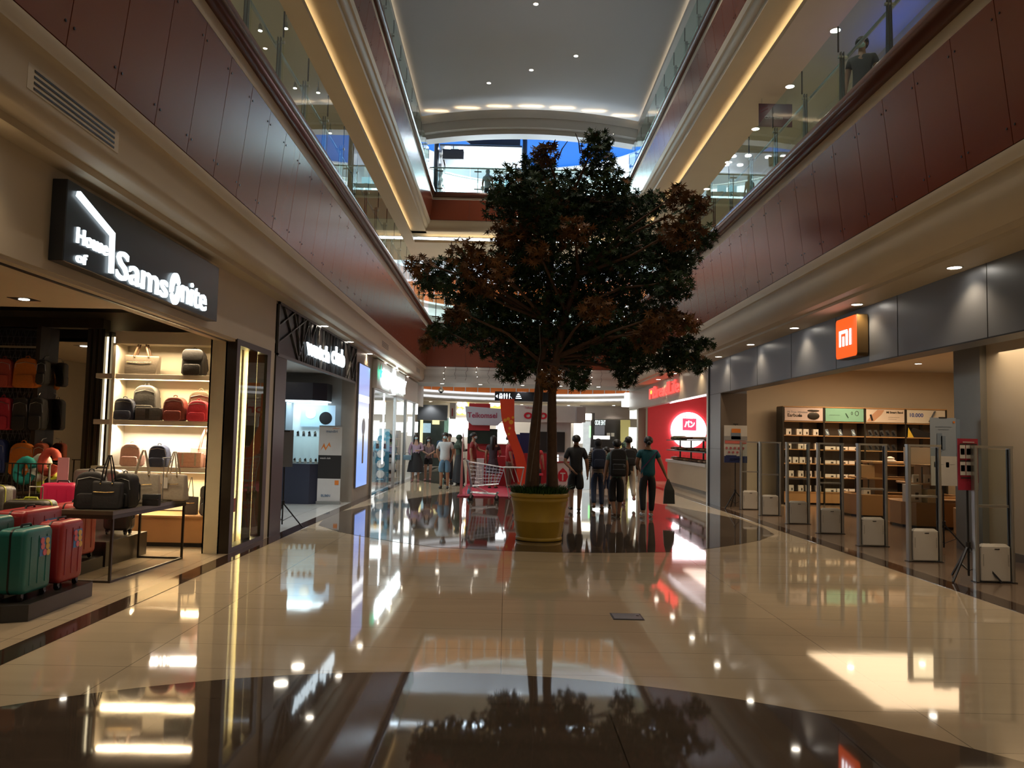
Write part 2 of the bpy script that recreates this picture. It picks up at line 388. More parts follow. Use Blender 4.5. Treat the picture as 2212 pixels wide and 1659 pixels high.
# fascia panels (one surface per side and storey), with screws
def bolts(mb, x, y, z, nx, ny):
    if nx: mb.cyl((x, y, z), .011, nx * .006, 6, 'x')
    else: mb.cyl((x, y, z), .011, -.006, 6, 'y')
def fascia(side, z0, z1, lean, y_off, name):
    mb = MB(); s = 1 if side == 'L' else -1; xb = VL if side == 'L' else VR
    k0 = int((Y0 - y_off) / .69); y = y_off + k0 * .69
    while y < YE:
        a, b = y + .005, min(YE, y + .685)
        if b > a + .02:
            x0, x1 = xb, xb + s * lean; t = s * .02
            mb.cur = 0
            mb.add([(x0 - t, a, z0), (x0 - t, b, z0), (x1 - t, b, z1), (x1 - t, a, z1), (x0, a, z0), (x0, b, z0), (x1, b, z1), (x1, a, z1)],
                   [(4, 5, 6, 7) if s > 0 else (7, 6, 5, 4), (0, 4, 7, 3), (1, 2, 6, 5), (0, 1, 5, 4), (3, 7, 6, 2)])
            if y > 2:
                mb.cur = 1
                for yy in (a + .05, b - .05):
                    for fr in (.12, .88): bolts(mb, xb + s * lean * fr, yy, z0 + (z1 - z0) * fr, s, 0)
        y += .69
    mb.cur = 1
    mb.add([(xb - s*.012, Y0, z0 - .012), (xb - s*.012, YE, z0 - .012), (xb + s*(lean - .012), YE, z1), (xb + s*(lean - .012), Y0, z1)], [(0, 1, 2, 3)])
    struct(name, mb, [m_panel, m_black])
fascia('L', 4.25, 5.55, .14, 5.33, 'trim_1'); fascia('R', 4.25, 5.56, .15, 5.31, 'trim_2')
fascia('L', 9.96, 10.71, .09, 5.52, 'trim_3'); fascia('R', 9.96, 10.71, .09, 5.46, 'trim_4')
def fascia_far(z0, z1, name):
    mb = MB(); n = 5; w = (VR - VL - .02) / n
    for k in range(n):
        mb.cur = 0; a = VL + .01 + k*w + .004; b = a + w - .008
        mb.box(a, b, YE - .02, YE, z0, z1)
        mb.cur = 1
        for xx in (a + .05, b - .05):
            for zz in (z0 + .12, z1 - .12): bolts(mb, xx, YE - .02, zz, 0, 1)
    mb.cur = 1; mb.box(VL, VR, YE - .008, YE + .02, z0 - .01, z1)
    struct(name, mb, [m_panel, m_black])
fascia_far(4.25, 5.72, 'trim_5'); fascia_far(9.96, 10.76, 'trim_6')
def curb(z0, zc, lean, name):
    mb = MB(); mb.cur = 0
    for s, xb in ((1, VL), (-1, VR)):
        x = xb + s * (lean - .01)
        mb.box(min(x, x - s*.2), max(x, x - s*.2), Y0, YE, z0, zc + .03)
        mb.box(min(x - s*.2, x - s*4), max(x - s*.2, x - s*4), Y0, YE + 4.6, zc - .12, zc + .1)   # gallery floor slab
    mb.box(VL, VR, YE - .03, YE + .2, z0 + .06, zc + .02)
    mb.box(VL - 1, VR + 1, YE + .1, YE + 4.6, zc - .12, zc + .1)
    struct(name, mb, m_cream)
curb(5.555, 5.85, .15, 'trim_7'); curb(10.715, 10.98, .09, 'trim_8')
def rail_tube(z, lean, r, name):
    mb = MB(); xl, xr = VL + lean - .02, VR - lean + .02; pts = []
    mb.tube([(xl, Y0, z), (xl, YE - .12, z), (xl + .05, YE - .07, z)], r, 16)
    mb.tube([(xr, Y0, z), (xr, YE - .12, z), (xr - .05, YE - .07, z)], r, 16)
    mb.tube([(xl, YE - .02, z - .03), (xr, YE - .02, z - .03)], r*.9, 16)
    struct(name, mb, m_rail, smooth=True)
rail_tube(5.86, .15, .14, 'trim_9'); rail_tube(10.99, .09, .125, 'trim_10')
# galleries: ceilings with cove slot, back walls
mb = MB()
mb.box(-7.5, -3.79, Y0, YE + 4, 9.25, 9.30); mb.box(-3.83, -3.79, Y0, YE + 1, 9.30, 9.36)
mb.box(5.05, 8.8, Y0, YE + 4, 9.25, 9.30); mb.box(5.05, 5.09, Y0, YE + 1, 9.30, 9.36)
mb.box(-3.79, 5.05, YE + .75, YE + 4, 9.25, 9.30); mb.box(-3.79, 5.05, YE + .75, YE + .79, 9.30, 9.36)
struct('ceiling_gallery', mb, m_cream)
mb = MB().box(-7.6, -7.5, Y0, 34, 5.9, 9.6).box(7.15, 7.25, Y0, 34, 5.9, 9.6)
struct('wall_gallery', mb, m_cream)
mb = MB().box(-7.6, -7.5, Y0, 34, 9.6, 14.6).box(8.8, 8.9, Y0, 34, 9.6, 14.6)
struct('wall_gallery_upper', mb, m_white)
# atrium ceiling: raised centre with a lit edge, flat side strips, arched beam at the far end
mb = MB().box(-4.3, 5.7, Y0, 31.4, 14.45, 14.5)
struct('ceiling_atrium', mb, m_ceil)
mb = MB().box(-7.6, -3.64, Y0, 30.6, 14.15, 14.22).box(5.02, 8.9, Y0, 30.6, 14.15, 14.22)
mb.box(-3.68, -3.64, Y0, 30.6, 14.22, 14.28).box(5.02, 5.06, Y0, 30.6, 14.22, 14.28)
struct('ceiling_sides', mb, m_white)
arc = [(.69 + 4.33*u, 29.7 + .9*u*u) for u in [-1 + k/12 for k in range(25)]]
def arcband(off0, off1, z0, z1, mb=None):
    mb = mb or MB(); n = len(arc)
    vs = [(x, y + off0, z0) for x, y in arc] + [(x, y + off0, z1) for x, y in arc] + [(x, y + off1, z1) for x, y in arc] + [(x, y + off1, z0) for x, y in arc]
    return mb.add(vs, [(i, i+1, n+i+1, n+i) for i in range(n-1)] + [(n+i, n+i+1, 2*n+i+1, 2*n+i) for i in range(n-1)] + [(2*n+i, 2*n+i+1, 3*n+i+1, 3*n+i) for i in range(n-1)] + [(3*n+i, 3*n+i+1, i+1, i) for i in range(n-1)])
mb = arcband(0, .05, 13.95, 14.28); arcband(.05, .8, 13.6, 14.05, mb); arcband(.3, .85, 13.42, 13.62, mb)
mb.box(-7.6, -3.6, 30.6, 31.3, 13.5, 14.3); mb.box(5.0, 8.9, 30.6, 31.3, 13.5, 14.3)
struct('ceiling_beam', mb, m_white, smooth=True)
# rings of the round hall at the far end
RC = (.8, 33.6)
def ring(z0, z1, R, mat, name, th=.08, a0=-20, a1=200, mb=None, link=True, seg=66):
    mb = mb or MB(); n = seg + 1
    A = [math.radians(a0 + (a1 - a0)*k/seg) for k in range(n)]
    L = []
    for rr, z in ((R, z0), (R, z1), (R + th, z1), (R + th, z0)):
        L += [(RC[0] + rr*math.cos(a), RC[1] + rr*math.sin(a), z) for a in A]
    mb.add(L, [(j*n + i, j*n + i + 1, ((j+1) % 4)*n + i + 1, ((j+1) % 4)*n + i) for j in range(4) for i in range(seg)])
    return struct(name, mb, mat, smooth=True) if link else mb
m_orange = M('orange_panel', (.80, .20, .03), .4, var=.1, scale=.5)
ring(3.82, 4.75, 6.15, m_orange, 'trim_11'); ring(8.05, 9.35, 6.15, m_orange, 'trim_12')
mb = MB()
for zz0, zz1, R in ((3.80, 4.75, 6.13), (8.03, 9.35, 6.13)):
    for k in range(34):
        a = math.radians(-12 + 204*k/33); d = .03
        mb.add([(RC[0] + R*math.cos(a+s*.0035), RC[1] + R*math.sin(a+s*.0035), z) for s in (-1, 1) for z in (zz0, zz1)], [(0, 1, 3, 2)])
struct('trim_13', mb, m_white)
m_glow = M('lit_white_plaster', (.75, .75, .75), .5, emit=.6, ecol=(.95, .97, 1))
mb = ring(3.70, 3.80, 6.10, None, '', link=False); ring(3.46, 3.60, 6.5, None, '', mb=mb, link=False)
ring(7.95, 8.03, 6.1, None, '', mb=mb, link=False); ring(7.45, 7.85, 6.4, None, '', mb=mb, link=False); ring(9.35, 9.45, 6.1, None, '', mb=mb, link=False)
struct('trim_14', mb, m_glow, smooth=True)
mb = ring(3.58, 3.72, 6.18, None, '', th=.4, link=False); ring(3.40, 3.47, 6.5, None, '', mb=mb, th=.3, link=False)
ring(7.8, 8.0, 6.2, None, '', th=.5, mb=mb, link=False); ring(7.2, 7.46, 6.6, None, '', th=2.5, mb=mb, link=False)
struct('trim_15', mb, m_white, smooth=True)
ring(3.34, 3.42, 6.8, m_cream, 'ceiling_far_hall', th=8)
ring(9.4, 11.0, 6.2, m_white, 'trim_16', th=.3)
# upper far hall: white drum wall, dome lit blue
ring(14.85, 15.45, 6.6, m_white, 'wall_far_top', th=.2)
ring(15.45, 15.53, 6.3, m_white, 'trim_17', th=.6)
m_blue = M('blue_lit_dome', (.01, .05, .18), .6, emit=.55, ecol=(.03, .27, 1))
mb = MB(); mb.lathe([(7.2, 15.55), (6.9, 17.2), (5.5, 18.6), (3, 19.4), (.01, 19.7)], (RC[0], RC[1], 0), 48, caps=False)
struct('ceiling_dome', mb, m_blue, smooth=True)
mb = MB().box(-9, 10.5, 42, 42.2, -.2, 16); struct('wall_far', mb, m_white)
m_shopwhite = M('backlit_shop_front', (.8, .8, .8), .5, emit=3.6, ecol=(.80, .92, 1))
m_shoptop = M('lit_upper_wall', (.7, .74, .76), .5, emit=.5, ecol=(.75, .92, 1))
ring(11.1, 14.9, 7.0, m_shoptop, 'wall_far_shops', th=.1)
# bright shop windows on the drum: one thing each
for k, (a0, a1, z0, z1) in enumerate(((66, 85, 11.3, 14.75), (88, 106, 11.2, 14.6), (109, 127, 11.3, 14.7), (45, 63, 11.2, 14.75), (28, 42, 11.3, 14.6), (130, 148, 11.3, 14.7))):
    mb = MB(); ring(z0, z1, 6.92, None, '', mb=mb, a0=a0, a1=a1, seg=8, link=False, th=.05)
    tag(mb.build('shop_window', m_shopwhite), ['glowing white upper-floor shop window straight behind the tree top', 'glowing white upper-floor shop window just right of the kiosk', 'glowing white upper-floor shop window behind the kiosk', 'glowing white upper-floor shop window right of the tree top', 'rightmost glowing white shop window on the upper floor', 'leftmost glowing white shop window on the upper floor'][k], 'shop window', 'lit shop windows of the top floor')
# ================================================================ measuring helper: the point at depth y seen at photo position (px, py)
_rot = cam.matrix_world.to_3x3()
def P(px, py, y):
    r = _rot @ Vector(((px - 1106) / 1700, -(py - 829.5) / 1700, -1)); t = y / r.y
    return Vector((r.x * t, y, 1.6 + r.z * t))
ORD = ['nearest', 'second', 'third', 'fourth', 'fifth', 'sixth', 'seventh', 'eighth', 'ninth', 'tenth', 'eleventh', 'twelfth', 'thirteenth', 'fourteenth', 'fifteenth', 'sixteenth', 'seventeenth', 'eighteenth', 'nineteenth', 'twentieth']
def nth(k): return ORD[k] if k else 'nearest'
# ================================================================ glass balustrades
post_mb = MB()
for s in (-1, 1):
    post_mb.prism([(-.055, 0), (.055, 0), (.04, .5), (.022, 1.02), (-.022, 1.02), (-.04, .5)], lambda a, b, h: (h, a, b), s*.018 - .006, s*.018 + .006)
post_me = clamp_me = pane_me = None
def balustrade(x, yy, z, s, label):
    global post_me, clamp_me, pane_me
    t = thing('glass_balustrade', label, 'balustrade', (x, yy[0], z), 0, 'glass balustrades along the void')
    def inst(n, me, par, loc=(0, 0, 0)):
        o = bpy.data.objects.new(n, me); COL.objects.link(o); o.parent = par; o.location = loc; return o
    for k, y in enumerate(yy):
        if post_me is None:
            p = post_mb.build('post', m_bronze, t); post_me = p.data
            c = MB().cyl((-.05, 0, 0), .022, .12, 8, 'x').build('clamp', m_chrome, p); clamp_me = c.data
            g = MB().box(-.008, .008, .015, 1.313, 0, 1.38).build('pane', m_glassg, t); pane_me = g.data
        else:
            p = inst('post', post_me, t); c = inst('clamp', clamp_me, p)
            if k < len(yy) - 1: g = inst('pane', pane_me, t)
        c.location = (0, 0, .95); inst('clamp', clamp_me, p, (0, 0, .30))
        p.location = (s*.05, y - yy[0], 0)
        if k < len(yy) - 1: g.location = (0, y - yy[0], 0)
    L = yy[-1] - yy[0]
    MB().tube([(s*.16, -.2, 1.0), (s*.16, L + .2, 1.0)], .024, 10).build('handrail', m_chrome, t, smooth=True)
    a = MB().bar((s*.05, 0, .93), (s*.16, .1, 1.0), .012, .02).build('handrail_bracket', m_chrome, t)
    b = MB().box(-.01, .01, -.006, .006, 1.02, 1.385).build('joint_strip', m_dark, t); b.location = (0, yy[1] - yy[0], 0)
    for y in yy[1:]: inst('handrail_bracket', a.data, t, (0, y - yy[0], 0))
    for y in yy[2:]: inst('joint_strip', b.data, t, (0, y - yy[0], 0))
yl = [10.41 + 1.328*k for k in range(-4, 15)]; yr = [10.445 + 1.328*k for k in range(-4, 15)]
balustrade(-3.15, yl, 5.95, -1, 'glass balustrade with bronze posts along the left side of the middle storey')
balustrade(4.45, yr, 5.95, 1, 'glass balustrade with bronze posts along the right side of the middle storey')
balustrade(-3.15, [y + .15 for y in yl], 11.0, -1, 'glass balustrade with bronze posts along the left side of the top storey')
balustrade(4.45, [y + .15 for y in yr], 11.0, 1, 'glass balustrade with bronze posts along the right side of the top storey')
def far_balustrade(z, label):
    t = thing('glass_balustrade', label, 'balustrade', (VL, YE + .12, z), 0, 'glass balustrades along the void')
    w = (VR - VL) / 5
    for k in range(5): MB().box(k*w + .01, (k+1)*w - .01, -.008, .008, .05, 1.12).build('pane', m_glassg, t)
    for k in range(5):
        p = MB().box(k*w + .30 - .012, k*w + .30 + .012, -.02, .02, 0, 1.06).build('post', m_bronze, t)
        MB().box(k*w + .16, k*w + .44, -.03, -.01, .92, .96).box(k*w + .16, k*w + .44, -.03, -.01, .22, .26).build('clamp', m_bronze, p)
    MB().tube([(-.1, .05, 1.09), (VR - VL + .1, .05, 1.09)], .026, 10).build('handrail', m_chrome, t, smooth=True)
far_balustrade(5.95, 'glass balustrade across the far end of the middle storey, mostly behind the tree')
far_balustrade(11.0, 'glass balustrade across the far end of the top storey, in front of the kiosk')

# ================================================================ ceiling lamps
dl_me = {}
def downlight(x, y, z, label, r=.075, e=None, watts=0, col=WARM, group='round ceiling downlights', ang=120, name='downlight'):
    t = thing(name, label, 'ceiling light', (x, y, z), 0, group)
    key = (r, e.name if e else '')
    if key not in dl_me:
        a = MB().lathe([(r*1.25, .0), (r*1.25, -.006), (r, -.008), (r, .004)], (0, 0, 0), 20).build('frame', m_white, t)
        b = MB().cyl((0, 0, -.004), r*.97, .003, 20).build('lens', e or e_lamp, t); dl_me[key] = (a.data, b.data)
    else:
        for n, me in zip(('frame', 'lens'), dl_me[key]):
            o = bpy.data.objects.new(n, me); COL.objects.link(o); o.parent = t
    if watts: spot('light_spot', (x, y, z - .03), watts, col, ang, .7, .05)
for k, y in enumerate((3.85, 6.35, 8.84, 11.34, 13.84, 16.34, 18.84, 21.34, 23.84, 26.34)):
    downlight(5.08, y, 3.643, nth(k) + ' round downlight in the soffit above the grey shop front on the right', watts=26, group='downlights in the right soffit')
for k, y in enumerate((2.5, 5.0, 14.9, 17.4, 19.9, 22.4, 24.9, 27.4)):
    downlight(-3.5, y, 3.638, nth(k) + ' round downlight in the soffit above the shop fronts on the left', watts=20, group='downlights in the left soffit')
for k in range(8):
    y = 7.06 + 2.335*k
    downlight(5.94, y, 9.248, nth(k) + ' round downlight in the middle-storey ceiling on the right', r=.09, watts=22, group='downlights over the right gallery')
    downlight(-5.2, y, 9.248, nth(k) + ' round downlight in the middle-storey ceiling on the left', r=.06, watts=22, group='downlights over the left gallery')
for k, (x, y) in enumerate(((-4.7, 14.1), (-4.2, 14.0), (-5.5, 15.5), (-4.7, 16.5), (-4.25, 16.7), (-4.5, 19.0))):
    t = thing('spotlight', nth(k) + ' small track spotlight under the left middle-storey ceiling', 'spotlight', (x, y, 9.25), 0, 'track spotlights over the left gallery')
    MB().cyl((0, 0, -.14), .012, .14, 8).build('stem', m_chrome, t)
    MB().cyl((0, 0, -.26), .045, .12, 12, r2=.03).build('shade', m_chrome, t); MB().cyl((0, 0, -.262), .038, .004, 12).build('bulb', e_lamp, t)
for k, (x, y) in enumerate(((2.08, 21.5), (.61, 22.55), (2.08, 25.67), (.61, 26.76), (-.9, 27.86), (2.08, 15.3), (.61, 16.3))):
    downlight(x, y, 14.448, ['lamp at the top edge of the picture in the high ceiling', 'left lamp of the upper pair in the high ceiling', 'right lamp of the middle row in the high ceiling', 'middle lamp of the lower row in the high ceiling', 'lowest and leftmost lamp in the high ceiling', 'right lamp overhead in the high ceiling', 'left lamp overhead in the high ceiling'][k], r=.07, group='small lamps in the atrium ceiling')
for k, (x, y) in enumerate(((-2.55, 30.9), (-1.05, 30.9), (.6, 30.9), (2.1, 30.9), (3.6, 30.9))):
    downlight(x, y, 3.648, nth(k).replace('nearest', 'leftmost') + ' downlight in the row under the far end of the void', r=.08, watts=55, col=NEUT, group='downlights under the far balcony')
for k in range(9):
    a = math.radians(20 + 140*k/8)
    downlight(RC[0] + 8.2*math.cos(a), RC[1] + 8.2*math.sin(a), 3.338, nth(8-k).replace('nearest', 'leftmost') + ' downlight in the curved ceiling of the far round hall', r=.09, watts=60, col=NEUT, group='downlights of the far round hall')
for z, x, s in ((9.36, -3.90, 1), (9.36, 5.16, -1)):           # cove tubes behind the gallery ceiling edges
    area('light_cove', (x, 11.5, z), .05, 70, (1, .74, .40), (0, PI - s*.75, 0), 37)
area('light_cove_far', (.6, YE + .86, 9.36), 8, 14, (1, .74, .40), (PI + .8, 0, 0), .05)
for z, x, s in ((14.30, -3.74, 1), (14.30, 5.12, -1)): area('light_cove_top', (x, 14, z), .04, 26, (1, .80, .52), (0, PI - s*.4, 0), 33)
for k in range(7):
    u = -.86 + k*.287; area('light_cove_arch', (.69 + 4.33*u, 29.78 + .9*u*u, 14.33), .9, 2.2, (1, .72, .38), (PI, 0, 0), .04)

# ================================================================ left side: walls
mb = MB()
mb.box(-3.85, -3.6, -8, 12.12, 2.82, 3.70)
mb.box(-3.9, -3.6, 11.92, 12.14, 0, 2.82)
struct('wall_left', mb, m_cream)
mb = MB().box(-3.9, -3.58, 18.60, 20.85, 0, 3.66); mb.box(-3.9, -3.6, 20.85, 34, 2.82, 3.70); mb.box(-3.9, -3.6, 12.14, 18.6, 3.60, 3.70)
struct('wall_left_far', mb, M('stone_pier', (.36, .31, .26), .4, var=.08))
mb = MB().box(-3.86, -3.62, -8, 10.42, 2.79, 2.822); struct('trim_18', mb, m_cream)
struct('trim_19', MB().box(-3.74, -3.70, -8, 10.42, 2.782, 2.80), m_black)
# luggage shop shell
m_beige = M('beige_store_wall', (.55, .47, .34), .6, var=.03)
struct('ceiling_left_store', MB().box(-9.5, -3.86, -2, 9.55, 3.05, 3.1), m_cream)
struct('ceiling_left_store_dark', MB().box(-9.5, -3.86, 9.55, 12.1, 3.32, 3.36).box(-9.5, -3.86, 9.5, 9.55, 3.05, 3.34), m_black)
struct('wall_left_store', MB().box(-9.5, -3.9, 11.62, 11.75, 0, 3.32).box(-9.6, -9.5, -2, 11.7, 0, 3.3).box(-9.5, -3.86, -2.1, -2, 0, 3.1), m_beige)
for k, (x, y) in enumerate(((-4.39, 6.8), (-4.39, 7.86), (-5.52, 8.92), (-4.38, 8.89), (-5.5, 6.8), (-6.6, 7.9), (-7.5, 8.9))):
    t = thing('downlight', ['recessed spotlight at the left picture edge above the suitcases', 'recessed spotlight over the front suitcases', 'recessed spotlight nearest the dark ceiling band on the left', 'recessed spotlight behind the shop sign near the ceiling corner', 'recessed spotlight deeper in the luggage shop, near row', 'recessed spotlight deeper in the luggage shop, middle row', 'recessed spotlight deepest in the luggage shop'][k], 'ceiling light', (x, y, 3.05), 0, 'spotlights of the luggage shop')
    MB().box(-.12, .12, -.12, .12, -.004, .003).build('frame', m_black, t); MB().cyl((0, 0, -.008), .055, .004, 16).build('lens', e_lamp, t)
    spot('light_spot', (x, y, 3.0), 42 if k < 4 else 30, WARM, 115, .8, .05)
# shop sign
sg = thing('shop_sign', 'long black shop sign reading House of Samsonite in glowing white letters', 'shop sign', (-3.58, 6.08, 2.9))
MB().box(-.02, .10, 0, 3.27, 0, .65).build('panel', M('black_sign_face', (.018, .02, .022), .3), sg, bevel=.006)
e_letter = E('glowing_white_letter', (.78, .92, 1), 2.2)
def SW(px, py, x=-3.465):
    r = _rot @ Vector(((px - 1106) / 1700, -(py - 829.5) / 1700, -1)); t = x / r.x
    return r.y * t, 1.6 + r.z * t
for body, p0, p1, p2 in (('House', (167.5, 524), (234, 550), (169, 490)), ('of', (166, 565), (189, 571), (166, 541)), ('Sams', (252, 601), (363, 637), (254, 537)), ('nite', (393, 652), (446, 673), (393, 600))):
    y0_, z0_ = SW(*p0); y1_, _ = SW(*p1); _, z1_ = SW(*p2)
    fit_text(body, e_letter, 'E', -3.475, y0_, y1_, z0_, z1_, sg, .012, bold=.012)
mb = MB()
for (y, z), (y2, z2) in ((SW(169, 418), SW(245, 509)), (SW(243, 504), SW(240, 590))): mb.bar((-3.465, y, z), (-3.465, y2, z2), .03, .045)
mb.T = Matrix.Translation((3.58, -6.08, -2.9)); mb2 = MB(); mb2.v = [tuple(Vector(v) - sg.location) for v in mb.v]; mb2.f = mb.f; mb2.m = mb.m
mb2.build('roof_line', e_letter, sg)
mb = MB(); mb.T = Matrix.Translation(-sg.location)
yc_, zc_ = SW(378, 624)
for t0 in (0, PI):                                          # round emblem of two interlocking drops
    pts = []
    for k in range(15):
        a = t0 + .5 + PI*.95*k/14; pts.append((yc_ + .10*math.cos(a)*1.15, zc_ + .165*math.sin(a)))
    for k in range(15):
        a = t0 + .5 + PI*.95*(14-k)/14; w = .45 + .45*abs(k-7)/7*.6; pts.append((yc_ + .10*math.cos(a)*w + .012*math.cos(t0), zc_ + .165*math.sin(a)*w*.9))
    mb.prism(pts, lambda a, b, h: (h, a, b), -3.475, -3.45)
mb.build('emblem', e_letter, sg)
# air vents in the soffit faces
for k, (x, y, z, lab) in enumerate(((-3.207, 5.1, 3.89, 'slotted air vent in the left soffit above the black sign'), (-3.207, 19.9, 3.89, 'slotted air vent in the left soffit past the watch shop'), (-3.207, 27.6, 3.89, 'farthest slotted air vent in the left soffit'))):
    t = thing('air_vent', lab, 'air vent', (x, y, z), 0, 'slotted vents in the left soffit')
    MB().box(0, .006, -.04, 1.18, -.06, .115).build('frame', m_cream, t)
    MB().box(.006, .009, .03, 1.11, .075, .092).box(.006, .009, .03, 1.11, .035, .052).box(.006, .009, .03, 1.11, -.005, .012).box(.006, .009, .03, 1.11, -.043, -.028).build('slot', m_black, t)

# display window with the light column
w = thing('display_window', 'narrow dark-framed glass window with a bright yellow light column inside', 'window', (-3.62, 10.42, 0))
MB().box(-.12, .03, 0, .13, 0, 2.83).box(-.12, .03, 1.33, 1.5, 0, 2.83).box(-.12, .03, .13, 1.33, 2.75, 2.83).box(-.12, .03, .13, 1.33, 0, .07).box(-.12, .0, .92, .95, .07, 2.75).build('frame', m_dark, w)
MB().box(0, .008, .13, 1.33, .07, 2.75).build('pane', m_glass, w)
MB().box(-.32, -.30, .0, 1.5, 0, 2.82).box(-.32, -.1, .0, .03, 0, 2.82).box(-.32, -.12, 1.46, 1.49, 0, 2.82).build('back_panel', M('cream_back_panel', (.7, .62, .42), .5), w)
MB().box(-.20, -.16, 1.35, 1.41, .1, 2.74).build('light_tube', E('light_tube', (1, .78, .40), 22), w)
o = tag(MB().box(-3.64, -3.63, 10.56, 10.74, .52, .70).build('sale_sign', [M('red_sign_face', (.5, .05, .06), .4)]), 'small red sign at the foot of the light-column window', 'sign')

# ---------------------------------------------------------------- shelf wall
ny = 11.25
m_lam = M('cream_laminate', (.68, .62, .50), .5, var=.02)
struct('wall_shelf_back', MB().box(-6.0, -3.93, 11.57, 11.61, .44, 3.0), m_lam)
struct('trim_22', MB().box(-5.62, -5.58, 11.2, 11.57, .3, 2.82), m_lam)
struct('trim_23', MB().box(-5.62, -3.93, 11.25, 11.57, 2.82, 3.0), m_lam)
sh = thing('display_shelves', 'three cream wall shelves stacked with bags between dark frames', 'shelf', (-4.93, 11.3, 0))
for k, z in enumerate((2.385, 1.73, 1.072)):
    s = MB().box(-.93 + .0, .96, -.08, .26, z - .07, z).build('shelf_board', M('cream_shelf_board', (.55, .50, .42), .45), sh, bevel=.004)
    MB().box(-.66, .90, .02, .05, z - .078, z - .07).build('light_strip', e_strip, s)
    area('light_shelf', (-4.85, 11.33, z - .09), 1.5, (26, 26, 24)[k] , ((1, .72, .38), (1, .88, .70), (1, .72, .38))[k], (-.35, 0, 0), .05)
area('light_shelf', (-4.9, 11.2, 2.80), 1.3, 22, (1, .72, .42), (-.15, 0, 0), .06)
for x in (-5.80, -5.70):
    t = tag(MB().box(x - .02, x + .022, 11.40, 11.44, .35, 2.93).build('light_bar', E('light_bar_glow', (1, .82, .5), 2.6)), ['outer', 'inner'][x > -5.75] + ' vertical light bar left of the cream wall shelves', 'light', 'vertical light bars')
struct('trim_20', MB().box(-5.86, -5.83, 11.36, 11.5, .3, 3.0).box(-5.77, -5.735, 11.36, 11.5, .3, 3.0).box(-5.67, -5.64, 11.36, 11.5, .3, 2.95), m_dark)
cb = thing('base_cabinet', 'low oak cabinet under the cream wall shelves', 'cabinet', (-4.53, 11.22, 0))
MB().box(-.78, .58, -.28, .3, .06, .40).build('body', m_wood, cb, bevel=.004); MB().box(-.80, .60, -.31, .3, .40, .43).build('top', m_wood, cb, bevel=.004)
MB().box(-.76, .56, -.25, .28, 0, .06).build('plinth', m_black, cb)
# mirror, slatted screen, mesh rack
mr = thing('wall_mirror', 'tall mirror in a dark frame left of the slatted screen', 'mirror', (-6.38, 11.4, .55))
MB().box(-.30, .29, .0, .03, 0, 2.5).build('glass', M('mirror_glass', (.8, .8, .8), .02, 1.), mr)
MB().box(-.34, -.30, -.02, .04, -.05, 2.55).box(.29, .31, -.02, .04, -.05, 2.55).box(-.34, .31, -.02, .04, 2.5, 2.55).build('frame', m_dark, mr)
sc = thing('slatted_screen', 'upright slatted screen of dark and gold bars beside the mirror', 'screen', (-5.97, 11.4, .4))
for x in (-.1, -.02, .06): MB().box(x, x + .04, -.04, .03, 0, 2.66).build('slat', m_dark, sc)
MB().box(-.12, .12, .03, .05, 0, 2.66).build('backing', M('gold_backing', (.50, .38, .16), .35, .5), sc)
struct('trim_21', MB().box(-9.4, -5.83, 11.3, 11.5, 3.04, 3.18), m_dark)
rk = thing('mesh_rack', 'black expanded-metal rack wall hung with backpacks', 'rack', (-7.3, 11.42, .4))
mb = MB().box(-1.2, .62, 0, .04, 0, 2.62); mb.build('back_panel', M('black_rack_panel', (.02, .02, .025), .4, .3), rk)
mb = MB()
for k in range(30):
    for s in (-1, 1):
        x = -.9 + k*.09 - .35; mb.bar((max(-1.2, min(.62, x)), -.03, .05), (max(-1.2, min(.62, x + s*.8)), -.03, 2.6), .008, .006)
for k in range(26): mb.bar((-1.2, -.032, .1 + k*.1), (.62, -.032, .1 + k*.1), .006, .006)
mb.build('mesh', M('steel_mesh', (.16, .17, .22), .3, .9), rk)
MB().box(.60, .66, -.25, .04, -.1, 2.64).build('frame', m_dark, rk)
for z in (.75, 1.5, 2.33): MB().box(-1.2, .6, -.12, -.1, z, z + .03).build('hanging_bar', m_chrome, rk)
spot('light_spot', (-7.2, 10.2, 3.0), 60, WARM, 80, .7, .05, (-.4, 0, 0))
# ================================================================ bags and suitcases
BM = {}
def fab(key, col, rough=.7, **k):
    if key not in BM: BM[key] = M('fabric_' + key, col, rough, bump=.25, scale=40, var=.15, **k)
    return BM[key]
f_black = fab('black', (.018, .018, .02)); f_navy = fab('navy', (.02, .028, .06)); f_grey = fab('grey', (.07, .07, .075)); f_orange = fab('orange', (.55, .16, .02))
f_coral = fab('coral', (.42, .07, .05)); f_maroon = fab('maroon', (.16, .03, .025)); f_crimson = fab('crimson', (.42, .02, .05)); f_pink = fab('pink', (.62, .36, .28))
f_beige = fab('beige', (.42, .36, .28)); f_bronze = fab('bronze', (.14, .12, .095), .3); f_brown = fab('brown', (.10, .075, .05)); f_blue = fab('blue', (.03, .06, .25)); f_rust = fab('rust', (.25, .05, .02))
m_gold = M('gold_buckle', (.7, .5, .2), .25, 1.)
def arch(w, h, r, taper=1., n=7, foot=.03):
    """front outline of a backpack: flat foot, round top"""
    hw = w/2; pts = [(-hw + foot, 0), (hw - foot, 0), (hw, foot)]
    for k in range(n + 1):
        a = PI/2 * k/n; pts.append((hw*taper - r + r*math.cos(a), h - r + r*math.sin(a)))
    for k in range(n + 1):
        a = PI/2 + PI/2 * k/n; pts.append((-hw*taper + r + r*math.cos(a), h - r + r*math.sin(a)))
    return pts + [(-hw, foot)]
def shade(o, w=.02):
    q = o.modifiers.new('bevel', 'BEVEL'); q.width = w; q.segments = 3; q.limit_method = 'ANGLE'; q.angle_limit = math.radians(50)
    o.data.polygons.foreach_set('use_smooth', [True]*len(o.data.polygons)); return o
